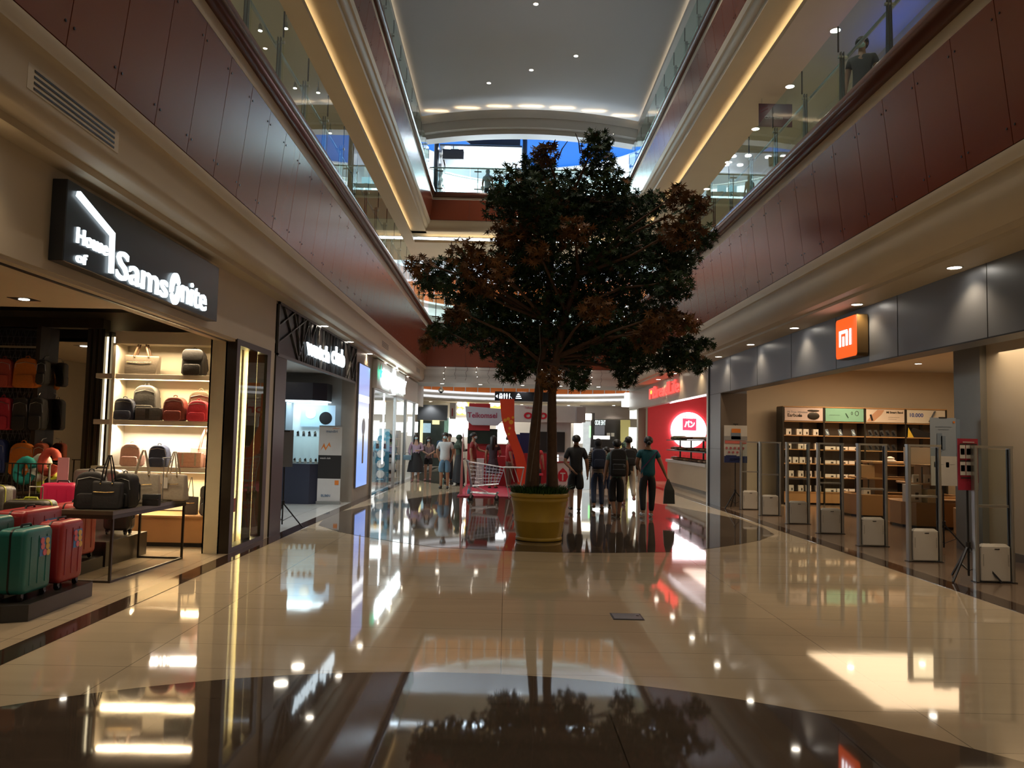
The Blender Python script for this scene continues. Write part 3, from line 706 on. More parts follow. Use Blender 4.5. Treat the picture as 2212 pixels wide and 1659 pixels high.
XZ = lambda a, b, h: (a, h, b)
def backpack(label, loc, w, h, mat, rz=0., d=None, group=None, flap=False, pocket=None, cat='backpack', strap=True, name='backpack'):
    t = thing(name, label, cat, loc, rz, group); d = d or w*.5
    shade(MB().prism(arch(w, h*.93, w*.36, .94), XZ, -d/2, d/2).build('body', mat, t), d*.16)
    shade(MB().prism(arch(w*.78, h*.40, w*.12, .96), XZ, -d*.72, -d*.45).build('front_pocket', pocket or mat, t), d*.07)
    MB().tube([(-w*.09, -d*.1, h*.91), (-w*.07, -d*.1, h*.98), (0, -d*.1, h), (w*.07, -d*.1, h*.98), (w*.09, -d*.1, h*.91)], w*.022, 6).build('handle', mat, t, smooth=True)
    MB().tube([(-w*.43, -d*.45, h*.50), (-w*.38, -d*.5, h*.74), (0, -d*.52, h*.80), (w*.38, -d*.5, h*.74), (w*.43, -d*.45, h*.50)], .004, 6).build('zip', m_chrome, t)
    if strap:
        for s in (-1, 1): MB().tube([(s*w*.18, d*.4, h*.88), (s*w*.40, d*.62, h*.6), (s*w*.50, d*.5, h*.22), (s*w*.44, d*.3, h*.06)], [w*.03, w*.05, w*.03, w*.02], 6).build('shoulder_strap', mat, t, smooth=True)
    if flap: shade(MB().prism(arch(w*.9, h*.42, w*.2), lambda a, b, q: (a, q, b + h*.52), -d*.62, -d*.3).build('flap', mat, t), d*.08)
    return t
def tote(label, loc, w, h, body_h, mat, rz=0., d=None, strap=None, group=None, flare=1.12, tag_=False, cat='handbag', single=False):
    t = thing('tote_bag', label, cat, loc, rz, group); d = d or w*.32; b = body_h; fw = w/2
    mb = MB().add([(-fw/flare*1.02, -d/2, 0), (fw/flare*1.02, -d/2, 0), (fw/flare*1.02, d/2, 0), (-fw/flare*1.02, d/2, 0), (-fw, -d*.28, b), (fw, -d*.28, b*.94), (fw, d*.28, b*.94), (-fw, d*.28, b)],
        [(0, 3, 2, 1), (4, 5, 6, 7), (0, 1, 5, 4), (1, 2, 6, 5), (2, 3, 7, 6), (3, 0, 4, 7)])
    shade(mb.build('body', mat, t), d*.12)
    for s in ((-1,) if single else (-1, 1)):
        MB().tube([(-w*.22, s*d*.27, b*.9), (-w*.12, s*d*.2, b + (h-b)*.55), (-w*.02, s*d*.1, h*.985), (w*.03, s*d*.1, h*.985), (w*.10, s*d*.2, b + (h-b)*.55), (w*.20, s*d*.27, b*.9)], [w*.03, w*.025, w*.022, w*.022, w*.025, w*.03], 6).build('handle', strap or mat, t, smooth=True)
    MB().tube([(-w*.4, -d*.42, b*.62), (0, -d*.44, b*.60), (w*.3, -d*.42, b*.62)], .004, 6).build('zip', m_gold, t)
    for s in (-1, 1): MB().ball((s*w*.2, -d*.33, b*.9), w*.025).build('rivet', m_gold, t)
    if tag_: MB().box(-w*.32, -w*.1, -d*.5, -d*.49, b*.45, b*.85).build('price_tag', m_white, t)
    return t
def rect(x1, y1, x2, y2, Y):
    """base centre, width and height of a thing seen between two photo corners at depth Y"""
    a = P((x1+x2)/2, y2, Y); return a, (x2-x1)*Y/1700, (y2-y1)*Y/1700
def bp(label, r, Y, z, mat, group, **k):
    a, w, h = rect(*r, Y); return backpack(label, (a.x, Y, z), w, h, mat, group=group, **k)
g1, g2, g3, g4 = 'bags on the top cream shelf', 'bags on the second cream shelf', 'bags on the third cream shelf', 'bags on the oak cabinet'
a, w_, h_ = rect(270, 720, 345, 805, 11.33); tote('bronze quilted tote bag with tall handles on the top cream shelf', (a.x, 11.33, 2.385), w_, h_*.98, h_*.5, f_bronze, strap=M('leather_strap', (.12, .07, .04), .4), group=g1)
bp('black backpack alone at the right of the top cream shelf', (395, 745, 444, 805), 11.33, 2.385, f_black, g1, d=.17, flap=True)
bp('navy round-topped backpack leftmost on the second cream shelf', (246, 855, 293, 905), 11.33, 1.73, f_navy, g2, d=.15)
bp('tall dark grey backpack standing highest on the second cream shelf', (289, 824, 341, 905), 11.42, 1.73, f_grey, g2, d=.16)
a, w_, h_ = rect(293, 878, 348, 905, 11.26); t = thing('messenger_bag', 'dark grey rectangular bag in front of the tall grey backpack', 'bag', (a.x, 11.28, 1.73), 0, g2)
shade(MB().box(-w_/2, w_/2, -.05, .05, 0, h_).build('body', f_grey, t), .015); shade(MB().box(-w_/2*.9, w_/2*.9, -.06, -.045, h_*.35, h_*1.02).build('flap', f_grey, t), .005); MB().box(-.03, .03, -.066, -.06, 0.02, h_*.9).build('buckle_strap', f_black, t)
bp('maroon backpack in the middle of the second cream shelf', (354, 850, 402, 905), 11.3, 1.73, f_maroon, g2, d=.16)
bp('olive-brown backpack behind the crimson one on the second cream shelf', (408, 834, 458, 905), 11.43, 1.73, f_brown, g2, d=.14)
q = bp('crimson backpack with a white tag on the second cream shelf', (405, 857, 452, 905), 11.27, 1.73, f_crimson, g2, d=.13)
MB().bar((-.12, -.1, .24), (-.07, -.1, .30), .03, .004).build('price_tag', m_white, q)
bp('pale pink backpack leftmost on the third cream shelf', (262, 952, 308, 1005), 11.36, 1.072, f_pink, g3, d=.16)
bp('small navy backpack with a gold zip on the third cream shelf', (323, 956, 364, 1006), 11.3, 1.072, f_navy, g3, d=.15)
a, w_, h_ = rect(412, 922, 472, 1008, 11.4); tote('blush pink tote with one long strap on the third cream shelf', (a.x, 11.4, 1.072), w_, h_, h_*.5, f_pink, group=g3, flare=1.02)
a, w_, h_ = rect(385, 976, 436, 1008, 11.28); t = thing('satchel', 'pink satchel with two buckled straps in front of the blush tote', 'bag', (a.x, 11.29, 1.072), 0, g3)
shade(MB().box(-w_/2, w_/2, -.05, .05, 0, h_).build('body', f_pink, t), .015); shade(MB().box(-w_/2, w_/2, -.062, -.045, h_*.35, h_*1.02).build('flap', f_pink, t), .005)
for x in (-.09, .09): MB().box(x - .012, x + .012, -.068, -.06, .03, h_*.95).build('buckle_strap', f_beige, t)
a, w_, h_ = rect(394, 1060, 426, 1100, 11.1); t = tote('dark grey crossbody bag with a long strap left on the oak cabinet', (a.x, 11.12, .43), w_, h_*2.0, h_, f_grey, group=g4, flare=1.05, single=True)
bp('charcoal flap backpack at the right end of the oak cabinet', (434, 1034, 482, 1101), 11.1, .43, f_grey, g4, d=.17, flap=True)
# rack
gr = 'backpacks hung on the mesh rack'
for lab, r, m, z in (('coral backpack hung at the upper left of the mesh rack', (-14, 755, 27, 822), f_coral, 2.15), ('bright orange backpack hung at the top of the mesh rack', (30, 752, 84, 821), f_orange, 2.15), ('black backpack hung at the upper right end of the mesh rack', (80, 760, 102, 818), f_black, 2.2),
        ('dark red backpack hung at the left of the middle rack row', (-18, 850, 24, 925), f_crimson, 1.55), ('large black backpack hung in the middle rack row', (26, 850, 62, 925), f_black, 1.55), ('second black backpack hung in the middle rack row', (62, 850, 95, 925), f_black, 1.56),
        ('dark blue backpack hung at the left of the lowest rack row', (-30, 935, 12, 1012), f_blue, .95), ('orange backpack with a small white label in the lowest rack row', (20, 948, 74, 1021), f_orange, .93), ('rust red backpack hung at the right of the lowest rack row', (72, 945, 98, 1010), f_rust, .98)):
    a, w_, h_ = rect(*r, 11.15); q = backpack(lab, (a.x, 11.17, z), w_, h_, m, group=gr, d=.13)
    MB().tube([(0, -.01, h_*.98), (0, .02, h_*1.06), (0, .11, h_*1.09)], .006, 6).build('hook', m_chrome, q)
    if 'label' in lab: MB().box(.06, .12, -.098, -.094, .06, .09).build('label_patch', m_white, q)
# suitcases
def suitcase(label, x, y, z, w, h, d, mat, rz=0., trim=None, group='suitcases on the dark platforms', sticker=False, pull=False):
    """w = wide face (local x), d = depth; wide face looks to local -y"""
    t = thing('suitcase', label, 'suitcase', (x, y, z), rz, group); f = .055
    mb = MB().rbox(-w/2, w/2, -d/2, d/2, f, h, .06, 5, 'y'); b = shade(mb.build('shell', mat, t), .035)
    MB().rbox(-w/2 - .003, w/2 + .003, -.008, .008, f - .003, h + .003, .06, 5, 'y').build('zip_band', trim or m_black, t)
    MB().tube([(-.07, -.0, h), (-.06, 0, h + .022), (.06, 0, h + .022), (.07, 0, h)], .011, 6).build('top_handle', trim or m_black, t, smooth=True)
    for z0 in (.35, .65): pass
    MB().tube([(w/2, 0, h*.62), (w/2 + .02, 0, h*.60), (w/2 + .02, 0, h*.42), (w/2, 0, h*.40)], .009, 6).build('side_handle', m_black, t, smooth=True)
    for sx in (-1, 1):
        for sy in (-1, 1):
            q = MB().cbox(sx*(w/2 - .05), sy*(d/2 - .04), .048, .04, .035, .03).build('wheel_fork', m_black, t)
            MB().cyl((sx*(w/2 - .05) - .012, sy*(d/2 - .04), .024), .023, .024, 12, 'x').build('wheel', m_black, q, smooth=True)
    for k in (-1, 0, 1): MB().box(k*w*.27 - .004, k*w*.27 + .004, -d/2 - .004, -d/2 + .01, f + .07, h - .07).build('rib', mat, t)
    if sticker:
        c = [M('sticker_blue', (.05, .22, .55), .4), M('sticker_pink', (.75, .15, .2), .4), M('sticker_yellow', (.8, .5, .12), .4)]
        mb = MB(); mb.box(w*.02, w*.36, -d/2 - .007, -d/2 - .004, h*.58, h*.85)
        mb.cur = 1
        for k, (sx, sz) in enumerate(((.08, .80), (.26, .79), (.10, .72), (.27, .71), (.18, .63), (.30, .62))):
            mb.cur = 1 + k % 2; mb.cyl((w*sx, -d/2 - .012, h*sz), .028, .006, 12, 'y')
        mb.build('sticker', c, t)
    if pull: MB().tube([(-.07, d*.3, h), (-.07, d*.3, h + .13), (.07, d*.3, h + .13), (.07, d*.3, h)], .007, 6).build('pull_handle', m_chrome, t)
    return t
s_teal = M('teal_shell', (.02, .17, .16), .35, bump=.1, scale=60); s_red = M('red_shell', (.32, .02, .025), .33, bump=.1, scale=60); s_coral = M('coral_shell', (.50, .06, .06), .35); s_pink = M('hot_pink_shell', (.75, .03, .12), .35)
s_black = M('charcoal_shell', (.03, .025, .02), .4, bump=.2, scale=60); s_silver = M('silver_shell', (.22, .21, .19), .35, .4); m_lime = M('lime_trim', (.5, .55, .05), .4); m_plat = M('black_laminate', (.025, .022, .018), .3)
pl = thing('display_platform', 'low black platform with suitcases at the left edge of the corridor', 'platform', (-4.6, 7.1, 0))
MB().prism([(-1.9, -.55), (.52, -.55), (.70, -.48), (.68, .57), (-1.9, .75)], lambda a, b, h: (a, b, h), 0, .14).build('body', m_plat, pl, bevel=.005)
p2 = thing('display_platform', 'dark low platform under the near half of the display table', 'platform', (-5.5, 8.6, 0))
MB().box(-.9, .9, -.55, .6, 0, .14).build('body', m_plat, p2, bevel=.005)
p3 = thing('display_platform', 'dark higher platform carrying the small charcoal suitcase', 'platform', (-5.5, 9.8, 0))
MB().box(-.9, .9, -.55, .5, 0, .29).build('body', m_plat, p3, bevel=.005)
E_ = PI/2
suitcase('teal suitcase with stickers at the front of the platform', -4.115, 6.88, .14, .42, .60, .24, s_teal, E_, sticker=True)
suitcase('red suitcase with a blue sticker at the platform front', -4.09, 7.38, .14, .40, .61, .22, s_red, E_, sticker=True)
suitcase('larger teal suitcase behind the front teal one at the picture edge', -4.50, 6.90, .14, .48, .68, .27, s_teal, E_)
suitcase('larger red suitcase behind the two front suitcases', -4.46, 7.50, .14, .62, .70, .28, s_red, E_, sticker=True)
suitcase('coral suitcase at the left picture edge behind the larger teal one', -4.95, 7.3, .14, .50, .74, .3, s_coral, E_)
suitcase('large charcoal suitcase with lime trim at the back left', -5.55, 8.38, .14, .60, .84, .30, s_black, 0, trim=m_lime, pull=True)
suitcase('dark brown suitcase beside the lime-trimmed one', -5.75, 8.85, .14, .50, .80, .28, s_black, 0)
suitcase('charcoal suitcase with lime trim between the red ones and the table', -4.96, 8.35, .14, .44, .70, .26, s_black, 0, trim=m_lime, pull=True)
suitcase('hot pink suitcase behind the black bags', -5.30, 9.55, .29, .42, .65, .26, s_pink, 0)
suitcase('rose red suitcase under the display table', -4.76, 8.85, .14, .50, .64, .24, s_coral, E_)
suitcase('small charcoal suitcase on wheels under the table end', -4.80, 9.95, .29, .32, .50, .2, s_black, 0)
suitcase('silver suitcase standing behind the black table bags', -5.36, 10.55, .0, .60, 1.06, .3, s_silver, 0)
t = thing('price_stand', 'pink card stand beside the hot pink suitcase', 'sign stand', (-5.62, 10.1, .29))
MB().box(-.07, .07, -.004, .004, .56, .93).build('card', M('pink_card', (.6, .3, .35), .5), t); MB().cyl((0, 0, .01), .008, .56, 8).build('pole', m_chrome, t); MB().cyl((0, 0, 0), .08, .01, 16).build('base', m_chrome, t)
t = thing('wire_basket_stand', 'wire basket stand holding coloured neck pillows before the mirror', 'display stand', (-6.25, 10.6, 0))
mb = MB()
for k in range(8): mb.bar((-.28 + k*.08, -.2, 0.3), (-.28 + k*.08, -.2, 1.12), .012)
for z in (.3, .72, 1.12): mb.bar((-.3, -.2, z), (.3, -.2, z), .014); mb.bar((-.3, .2, z), (.3, .2, z), .014)
mb.build('basket', m_dark, t); MB().box(-.3, .3, -.2, .2, .70, .73).build('tray', m_dark, t)
for k, x in enumerate((-.28, .28)):
    for y in (-.18, .18): MB().bar((x, y, 0), (x, y, 1.12), .016).build('leg', m_dark, t)
for k, (c, lab, x) in enumerate((((.02, .35, .33), 'teal neck pillow in the wire basket before the mirror', -.13), ((.7, .68, .6), 'white neck pillow behind the teal one in the wire basket', .02), ((.55, .08, .05), 'red neck pillow at the right of the wire basket', .19), ((.45, .5, .04), 'lime neck pillow low in the wire basket', .12))):
    mb = MB(); A = [PI*.1 + PI*1.8*j/14 for j in range(15)]
    mb.tube([(.10*math.cos(a), .03*math.sin(a), .14*math.sin(a)) for a in A], .055, 10)
    o = mb.build('neck_pillow', fab('pillow%d' % k, c), smooth=True); o.location = (-6.25 + x, 10.56 + .09*(k % 2), (1.02, 1.06, 1.14, .88)[k]); tag(o, lab, 'pillow', 'neck pillows in the wire basket')
# display table and the bags on it
dt = thing('display_table', 'dark steel frame display table with black bags by the corridor', 'table', (-4.32, 9.15, 0), -.045)
MB().box(-.29, .29, -.85, .85, .70, .745).build('table_top', M('bronze_table_top', (.10, .085, .06), .3, .3), dt, bevel=.003)
MB().box(-.29, .29, -.85, .85, .66, .70).build('apron', m_dark, dt)
for y in (-.82, .82):
    for x in (-.275, .275): MB().box(x - .012, x + .012, y - .012, y + .012, 0.02, .68).build('leg', m_dark, dt)
    MB().box(-.287, .287, y - .012, y + .012, 0, .024).build('foot_bar', m_dark, dt)
MB().box(.263, .287, -.82, .82, 0, .022).build('floor_rail', m_dark, dt)
gt = 'bags on the steel display table'
def onT(px, Y): return (P(px, 1090, Y).x, Y, .745)
backpack('black rounded backpack at the left front of the display table', onT(195, 8.56), .30, .42, f_black, .3, d=.2, group=gt)
t = tote('black handbag with tall strap and gold clasps on the display table', onT(232, 8.5), .30, .58, .30, f_black, .1, group=gt, d=.18)
backpack('black backpack with a round pocket in the middle of the table', onT(270, 8.7), .24, .40, f_black, -.2, d=.16, group=gt)
tote('taupe slouchy tote behind the black backpacks on the table', onT(305, 9.25), .36, .62, .36, f_beige, .3, group=gt, flare=.9, d=.2)
t = thing('wallet', 'small black box purse standing on the table front edge', 'purse', onT(327, 8.95), 0, gt)
shade(MB().box(-.09, .09, -.04, .04, 0, .13).build('body', f_black, t), .008); MB().box(-.09, .09, -.043, -.038, .07, .078).build('zip', m_chrome, t)
tote('beige hobo bag with a white tag at the far end of the table', onT(372, 9.7), .31, .60, .33, f_beige, .0, group=gt, tag_=True, flare=.92, d=.18)
t = thing('bag_stand', 'chrome T-shaped bag stand beside the beige hobo bag', 'stand', (onT(350, 9.5)[0], 9.5, .745), 0)
MB().cyl((0, 0, 0), .05, .008, 16).build('base', m_chrome, t); MB().cyl((0, 0, 0), .006, .52, 8).build('pole', m_chrome, t); MB().bar((-.02, 0, .52), (.09, 0, .52), .018, .01).build('hook_bar', m_chrome, t)

# ================================================================ watch shop
struct('wall_watch_store', MB().box(-8, -3.9, 18.7, 18.8, 0, 3.2).box(-8.1, -8, 12, 18.8, 0, 3.2).box(-8, -3.9, 12.0, 12.1, 0, 3.2), M('grey_store_wall', (.46, .46, .45), .5, var=.03))
struct('ceiling_watch_store', MB().box(-8, -3.62, 12.1, 18.7, 2.98, 3.03), m_white)
sg = thing('shop_sign', 'black lattice shop sign reading watch club in white letters', 'shop sign', (-3.6, 12.2, 2.80))
MB().box(-.06, 0, 0, 6.4, 0, .84).build('panel', m_black, sg)
m_lat = M('grey_lattice', (.10, .10, .10), .4, .3)
MB().box(0, .03, 0, 6.4, -.02, .03).box(0, .03, 0, 6.4, .80, .84).box(0, .03, 0, .05, 0, .84).box(0, .03, 6.35, 6.4, 0, .84).build('frame', m_lat, sg)
mb = MB(); rr = random.Random(3)
seg = [(0, .45, .9, .8), (.05, .2, 1.7, .8), (.9, .8, 1.5, .03), (.3, .8, 1.25, .03), (1.6, .03, 2.4, .8), (1.2, .03, 1.9, .8), (5.2, .03, 6.3, .7), (5.4, .8, 6.1, .03), (5.9, .8, 5.5, .03), (6.0, .03, 6.35, .5)]
for k in range(26):
    y = 1.3 + k*.16; seg.append((y, .03, y + rr.uniform(-.35, .35), .8))
for a, b, c, d in seg: mb.bar((.014, a, b), (.014, c, d), .035, .02)
mb.build('lattice', m_lat, sg)
for body, p0, p1, p2 in (('watch', (662, 765), (711, 781), (662, 726)), ('club', (716, 784), (744, 795), (716, 743))):
    y0_, z0_ = SW(*p0, x=-3.54); y1_, _ = SW(*p1, x=-3.54); _, z1_ = SW(*p2, x=-3.54)
    fit_text(body, e_letter, 'E', -3.54, y0_, y1_, z0_, z1_, sg, .012, bold=.03)
tag(MB().box(-3.9, -3.58, 12.15, 12.75, 0, 2.80).build('dark_pillar', m_dark), 'narrow dark pillar between the light-column window and the watch shop', 'pillar')
for k, (x, y) in enumerate(((-4.05, 13.55), (-4.0, 14.7), (-3.98, 15.8), (-5.2, 14.2), (-5.2, 16.6))):
    downlight(x, y, 2.978, ['nearest', 'middle', 'farthest', 'inner near', 'inner far'][k] + ' large white downlight of the watch shop ceiling', r=.13, watts=40, col=(.82, .92, 1), group='downlights of the watch shop')
# showcase
vc = thing('watch_showcase', 'dark blue glass showcase tower full of watches', 'display case', (-4.75, 18.2, 0)); m_nv = M('navy_laminate', (.03, .035, .06), .35)
OUT = [(-1.1, -.35), (.35, -.35), (.62, -.1), (.62, .4), (-1.1, .4)]
XY = lambda a, b, h: (a, b, h)
MB().prism(OUT, XY, 0, .90).build('base', m_nv, vc); MB().prism(OUT, XY, 2.34, 2.74).build('header', m_nv, vc)
MB().prism([(a*.985, b*.97) for a, b in OUT], XY, 2.31, 2.335).build('light_panel', E('case_light', (.75, .92, 1), 3), vc)
MB().box(-1.08, .34, -.35, -.342, .9, 2.31).build('front_pane', m_glass, vc); MB().bar((.345, -.345, 1.6), (.615, -.105, 1.6), .008, 1.4).build('corner_pane', m_glass, vc)
MB().box(-1.0, .55, .30, .33, .92, 2.3).build('backing', M('lit_case_back', (.7, .8, .85), .5, emit=.12, ecol=(.7, .9, 1)), vc)
MB().box(-.45, .52, -.25, .3, 1.50, 1.515).build('glass_shelf', m_glass, vc); MB().box(-.42, -.25, -.3, .3, .9, 2.3).build('grey_column', m_grey, vc)
area('light_case', (-4.8, 18.15, 2.28), .9, 11, (.75, .92, 1), (0, 0, 0), .4)
for k in range(11):
    row = k // 6; x = -.16 + (k % 6)*.12 if row == 0 else -.12 + (k - 6)*.13; z = .905 if row == 0 else 1.52
    t = thing('wristwatch', '%s wristwatch on its stand on the %s of the showcase' % (['leftmost', 'second', 'third', 'fourth', 'fifth', 'rightmost'][k % 6] if row == 0 or k < 10 else 'rightmost', 'floor' if row == 0 else 'glass shelf'), 'watch', (-4.75 + x, 18.02, z), 0, 'watches in the showcase')
    MB().prism([(-.03, 0), (.03, 0), (.02, .10), (-.02, .10)], XZ, -.02, .02).build('stand', m_grey if row else m_white, t)
    MB().cyl((0, -.03, .085), .028, .012, 14, 'y').build('case', m_chrome, t); MB().cyl((0, -.034, .085), .022, .005, 14, 'y').build('dial', m_black if k % 2 else m_white, t)
    MB().tube([(0, -.024, .11), (0, .02, .12), (0, .03, .06), (0, -.02, .04)], .008, 6).build('strap', m_dark, t)
t = thing('brand_poster', 'lit watch poster inside the top of the showcase', 'poster', (-4.55, 18.44, 1.75)); MB().box(-.25, .55, -.004, .004, 0, .5).build('print', M('poster_watch', (.25, .4, .5), .4, emit=.5, ecol=(.4, .6, .8)), t)
MB().cyl((-.02, -.012, .3), .12, .006, 20, 'y').build('watch_face', m_white, t); MB().cyl((.33, -.012, .2), .15, .006, 20, 'y').build('watch_face', m_black, t)
# roll-up banner
def rollup(label, loc, w, h, rz, rows, lean=.0):
    t = thing('rollup_banner', label, 'banner', loc, rz)
    MB().box(-w/2 - .01, w/2 + .01, -.06, .06, 0, .07).build('base', m_chrome, t)
    MB().bar((0, .04, .05), (0, .02, h), .012).build('pole', m_chrome, t)
    for k, (z0, z1, m) in enumerate(rows): MB().box(-w/2, w/2, -.012 + lean, -.008 + lean, z0*h + .05, z1*h + .05).build('print', m, t)
    MB().box(-w/2, w/2, -.016, 0, h + .05, h + .075).build('top_bar', m_chrome, t); return t
m_pw = M('paper_white', (.62, .60, .58), .5); m_pk = M('print_black', (.02, .018, .018), .4); m_or = M('print_orange', (.75, .22, .03), .5); m_pb = M('print_blue_grey', (.18, .24, .33), .5)
rb = rollup('white, black and white roll-up bank banner beside the watch showcase', (-3.98, 17.95, 0), .52, 1.70, 0, ((0, .31, m_pw), (.31, .62, m_pk), (.62, 1, m_pw)))
text('lettering', 'mandiri', m_pb, (-4.08, 17.93, 1.62), .085, 'S', rb, .001, bold=.002)
text('lettering', 'watch club', m_pw, (-4.2, 17.93, 1.02), .055, 'S', rb, .001, bold=.001)
text('lettering', 'BUMN', m_pb, (-4.15, 17.93, .17), .075, 'S', rb, .001, bold=.003)
MB().add([(x, -.016, z) for x, z in ((-.22, 1.2), (-.14, 1.38), (-.10, 1.27), (-.02, 1.40), (.02, 1.28), (-.04, 1.33), (-.10, 1.21), (-.15, 1.30))], [(0, 1, 2, 3, 4, 5, 6, 7)]).build('orange_stroke', m_or, rb)
MB().add([(x, -.016, z) for x, z in ((.04, 1.71), (.09, 1.73), (.14, 1.71), (.20, 1.73), (.20, 1.72), (.14, 1.70), (.09, 1.715), (.04, 1.70))], [(0, 1, 2, 3, 4, 5, 6, 7)]).build('orange_stroke', m_or, rb)
MB().box(.13, .22, -.016, -.013, .44, .54).build('orange_patch', m_or, rb)
# tripod poster stands
def tripod(label, x, y, top, w=None, reach=.34, rz=0., board=None, zb=None, hb=None, mat=None, curve=0.):
    t = thing('poster_stand', label, 'poster stand', (x, y, 0), rz, 'tripod poster stands'); z = .42
    MB().cyl((0, 0, .06), .013, top - .06, 10).build('pole', m_black, t); MB().cyl((0, 0, z - .03), .028, .07, 10).build('collar', m_black, t)
    for k in range(3):
        a = -.5 + k*2*PI/3; c, s = math.cos(a)*reach, math.sin(a)*reach
        l = MB().bar((0, 0, z), (c, s, .012), .02, .02).build('leg', m_black, t); MB().bar((0, 0, .12), (c*.5, s*.5, z*.5), .012, .008).build('brace', m_black, l)
    MB().bar((-.06, -.02, top), (.06, -.02, top), .02, .02).build('clip', m_black, t)
    if board:
        mb = MB(); n = 8; xs = [-w/2 + w*k/n for k in range(n + 1)]
        ys = [-.025 - curve*(1 - (2*x_/w)**2) for x_ in xs]; V = []
        for off in (0, .004):
            for z_ in (zb, zb + hb): V += [(a_, b_ + off, z_) for a_, b_ in zip(xs, ys)]
        m1 = n + 1; mb.add(V, [(i, i+1, m1+i+1, m1+i) for i in range(n)] + [(2*m1+i, 3*m1+i, 3*m1+i+1, 2*m1+i+1) for i in range(n)] + [(0, m1, 3*m1, 2*m1), (n, 2*m1+n, 3*m1+n, m1+n)])
        mb.build('board', mat, t)
    return t
tripod('tripod stand with a grey board turned away, at the watch shop corner', -3.72, 13.35, 1.62, w=.26, board=True, zb=1.02, hb=.62, mat=m_grey, rz=.6)
# stone pier with the light box
lb = thing('light_box', 'tall blue lit advertising panel of a wristwatch on the stone pier', 'light box', (-3.57, 18.83, .33))
MB().box(-.0, .03, -.03, 1.43, -.03, 2.99).build('frame', m_grey, lb)
def grad_emit(name, stops, axis=2, k=1.5):
    m, nt, b = new_mat(name); N = nt.nodes; L_ = nt.links
    tc = N.new('ShaderNodeTexCoord'); sp = N.new('ShaderNodeSeparateXYZ'); L_.new(tc.outputs['Generated'], sp.inputs[0]); cr = N.new('ShaderNodeValToRGB')
    el = cr.color_ramp.elements; el[0].position = stops[0][0]; el[0].color = stops[0][1] + (1,); el[1].position = stops[-1][0]; el[1].color = stops[-1][1] + (1,)
    for p_, c in stops[1:-1]: e = el.new(p_); e.color = c + (1,)
    L_.new(sp.outputs[axis], cr.inputs[0]); L_.new(cr.outputs[0], b.inputs['Emission Color']); b.inputs['Emission Strength'].default_value = k; b.inputs['Base Color'].default_value = (.02, .02, .02, 1); b.inputs['Roughness'].default_value = .15
    return m
MB().box(.03, .036, 0, 1.4, 0, 2.96).build('print', grad_emit('blue_lit_print', [(0, (.16, .28, .75)), (.25, (.22, .35, .8)), (.45, (.45, .5, .7)), (.62, (.7, .75, .85)), (.7, (.25, .3, .55)), (1, (.28, .36, .72))], k=1.1), lb)
MB().box(.036, .038, 0, 1.4, 2.05, 2.22).box(.036, .038, 0, 1.4, 1.66, 1.80).build('bright_bar', E('bright_bar', (.9, .93, 1), 2.2), lb)
MB().box(.037, .040, .62, .82, .55, 1.25).build('watch_strap', M('gold_strap', (.35, .25, .1), .4, .4), lb); MB().cyl((.037, .72, 1.45), .22, .004, 20, 'x').build('watch_case', m_chrome, lb); MB().cyl((.040, .72, 1.45), .17, .004, 20, 'x').build('watch_dial', M('violet_dial', (.12, .12, .3), .3), lb)
# ---------------------------------------------------------------- pharmacy and beauty shop
sg = thing('shop_sign', 'pale shop sign with blown-out glowing white letters', 'shop sign', (-3.6, 20.9, 2.83))
MB().box(-.1, .14, 0, 9.6, 0, .78).build('panel', m_white, sg, bevel=.01)
e_big = E('bright_sign_letter', (.80, .95, 1), 9)
fit_text('CENTURY', e_big, 'E', -3.43, 21.6, 26.6, 2.95, 3.40, sg, .03, bold=.03)
MB().add([(.20, .25 + .20*math.cos(PI/2 + k*PI/5)*(1 if k % 2 == 0 else .42)*1.6, .42 + .24*math.sin(PI/2 + k*PI/5)*(1 if k % 2 == 0 else .42)) for k in range(10)], [tuple(range(10))]).build('green_star', E('green_sign', (.05, .6, .35), 2.), sg)
area('light_sign', (-3.38, 24.2, 3.2), 5, 60, (.8, .93, 1), (0, PI/2, 0), .3)
gf = thing('glass_shop_front', 'glass shop front with steel mullions under the glowing white sign', 'shop front', (-3.58, 20.9, 0))
for y0, y1 in ((.12, 4.3), (4.4, 6.9), (7.05, 9.5)): MB().box(-.005, .005, y0, y1, .05, 2.8).build('pane', m_glass, gf)
for y in (0, 4.3, 6.9, 9.5): MB().box(-.05, .05, y, y + .12 + .06*(y == 6.9), 0, 2.83).build('mullion', m_chrome, gf)
struct('wall_pharmacy', MB().box(-9.6, -3.9, 33.2, 33.3, 0, 3.5).box(-9.7, -9.6, 20.9, 33.3, 0, 3.5).box(-9.6, -3.9, 20.75, 20.9, 0, 3.5), m_white)
struct('ceiling_pharmacy', MB().box(-9.6, -3.62, 20.9, 33.2, 3.2, 3.25), m_white)
for k in range(4): area('light_pharmacy', (-5.6 - (k % 2)*2.0, 23 + (k//2)*5, 3.15), 1.6, 70, (.85, .93, 1))
tag(MB().box(-5.6, -5.0, 25.6, 26.4, 0, 3.2).build('red_pillar', m_red), 'red square pillar inside the glass shop front', 'pillar')
for k, (r, Y) in enumerate((((797, 868, 832, 895), 28), ((797, 912, 832, 934), 28), ((852, 868, 873, 896), 30), ((851, 912, 873, 934), 30), ((879, 872, 902, 895), 31.5), ((879, 911, 902, 934), 31.5))):
    a = P(r[0], r[1], Y); b = P(r[2], r[3], Y)
    tag(MB().box(a.x, b.x, Y, Y + .05, b.z, a.z).build('light_box', e_white), ['upper left', 'lower left', 'upper middle', 'lower middle', 'upper right', 'lower right'][k] + ' bright white lit panel seen through the glass shop front', 'light box', 'lit panels in the glass shop')
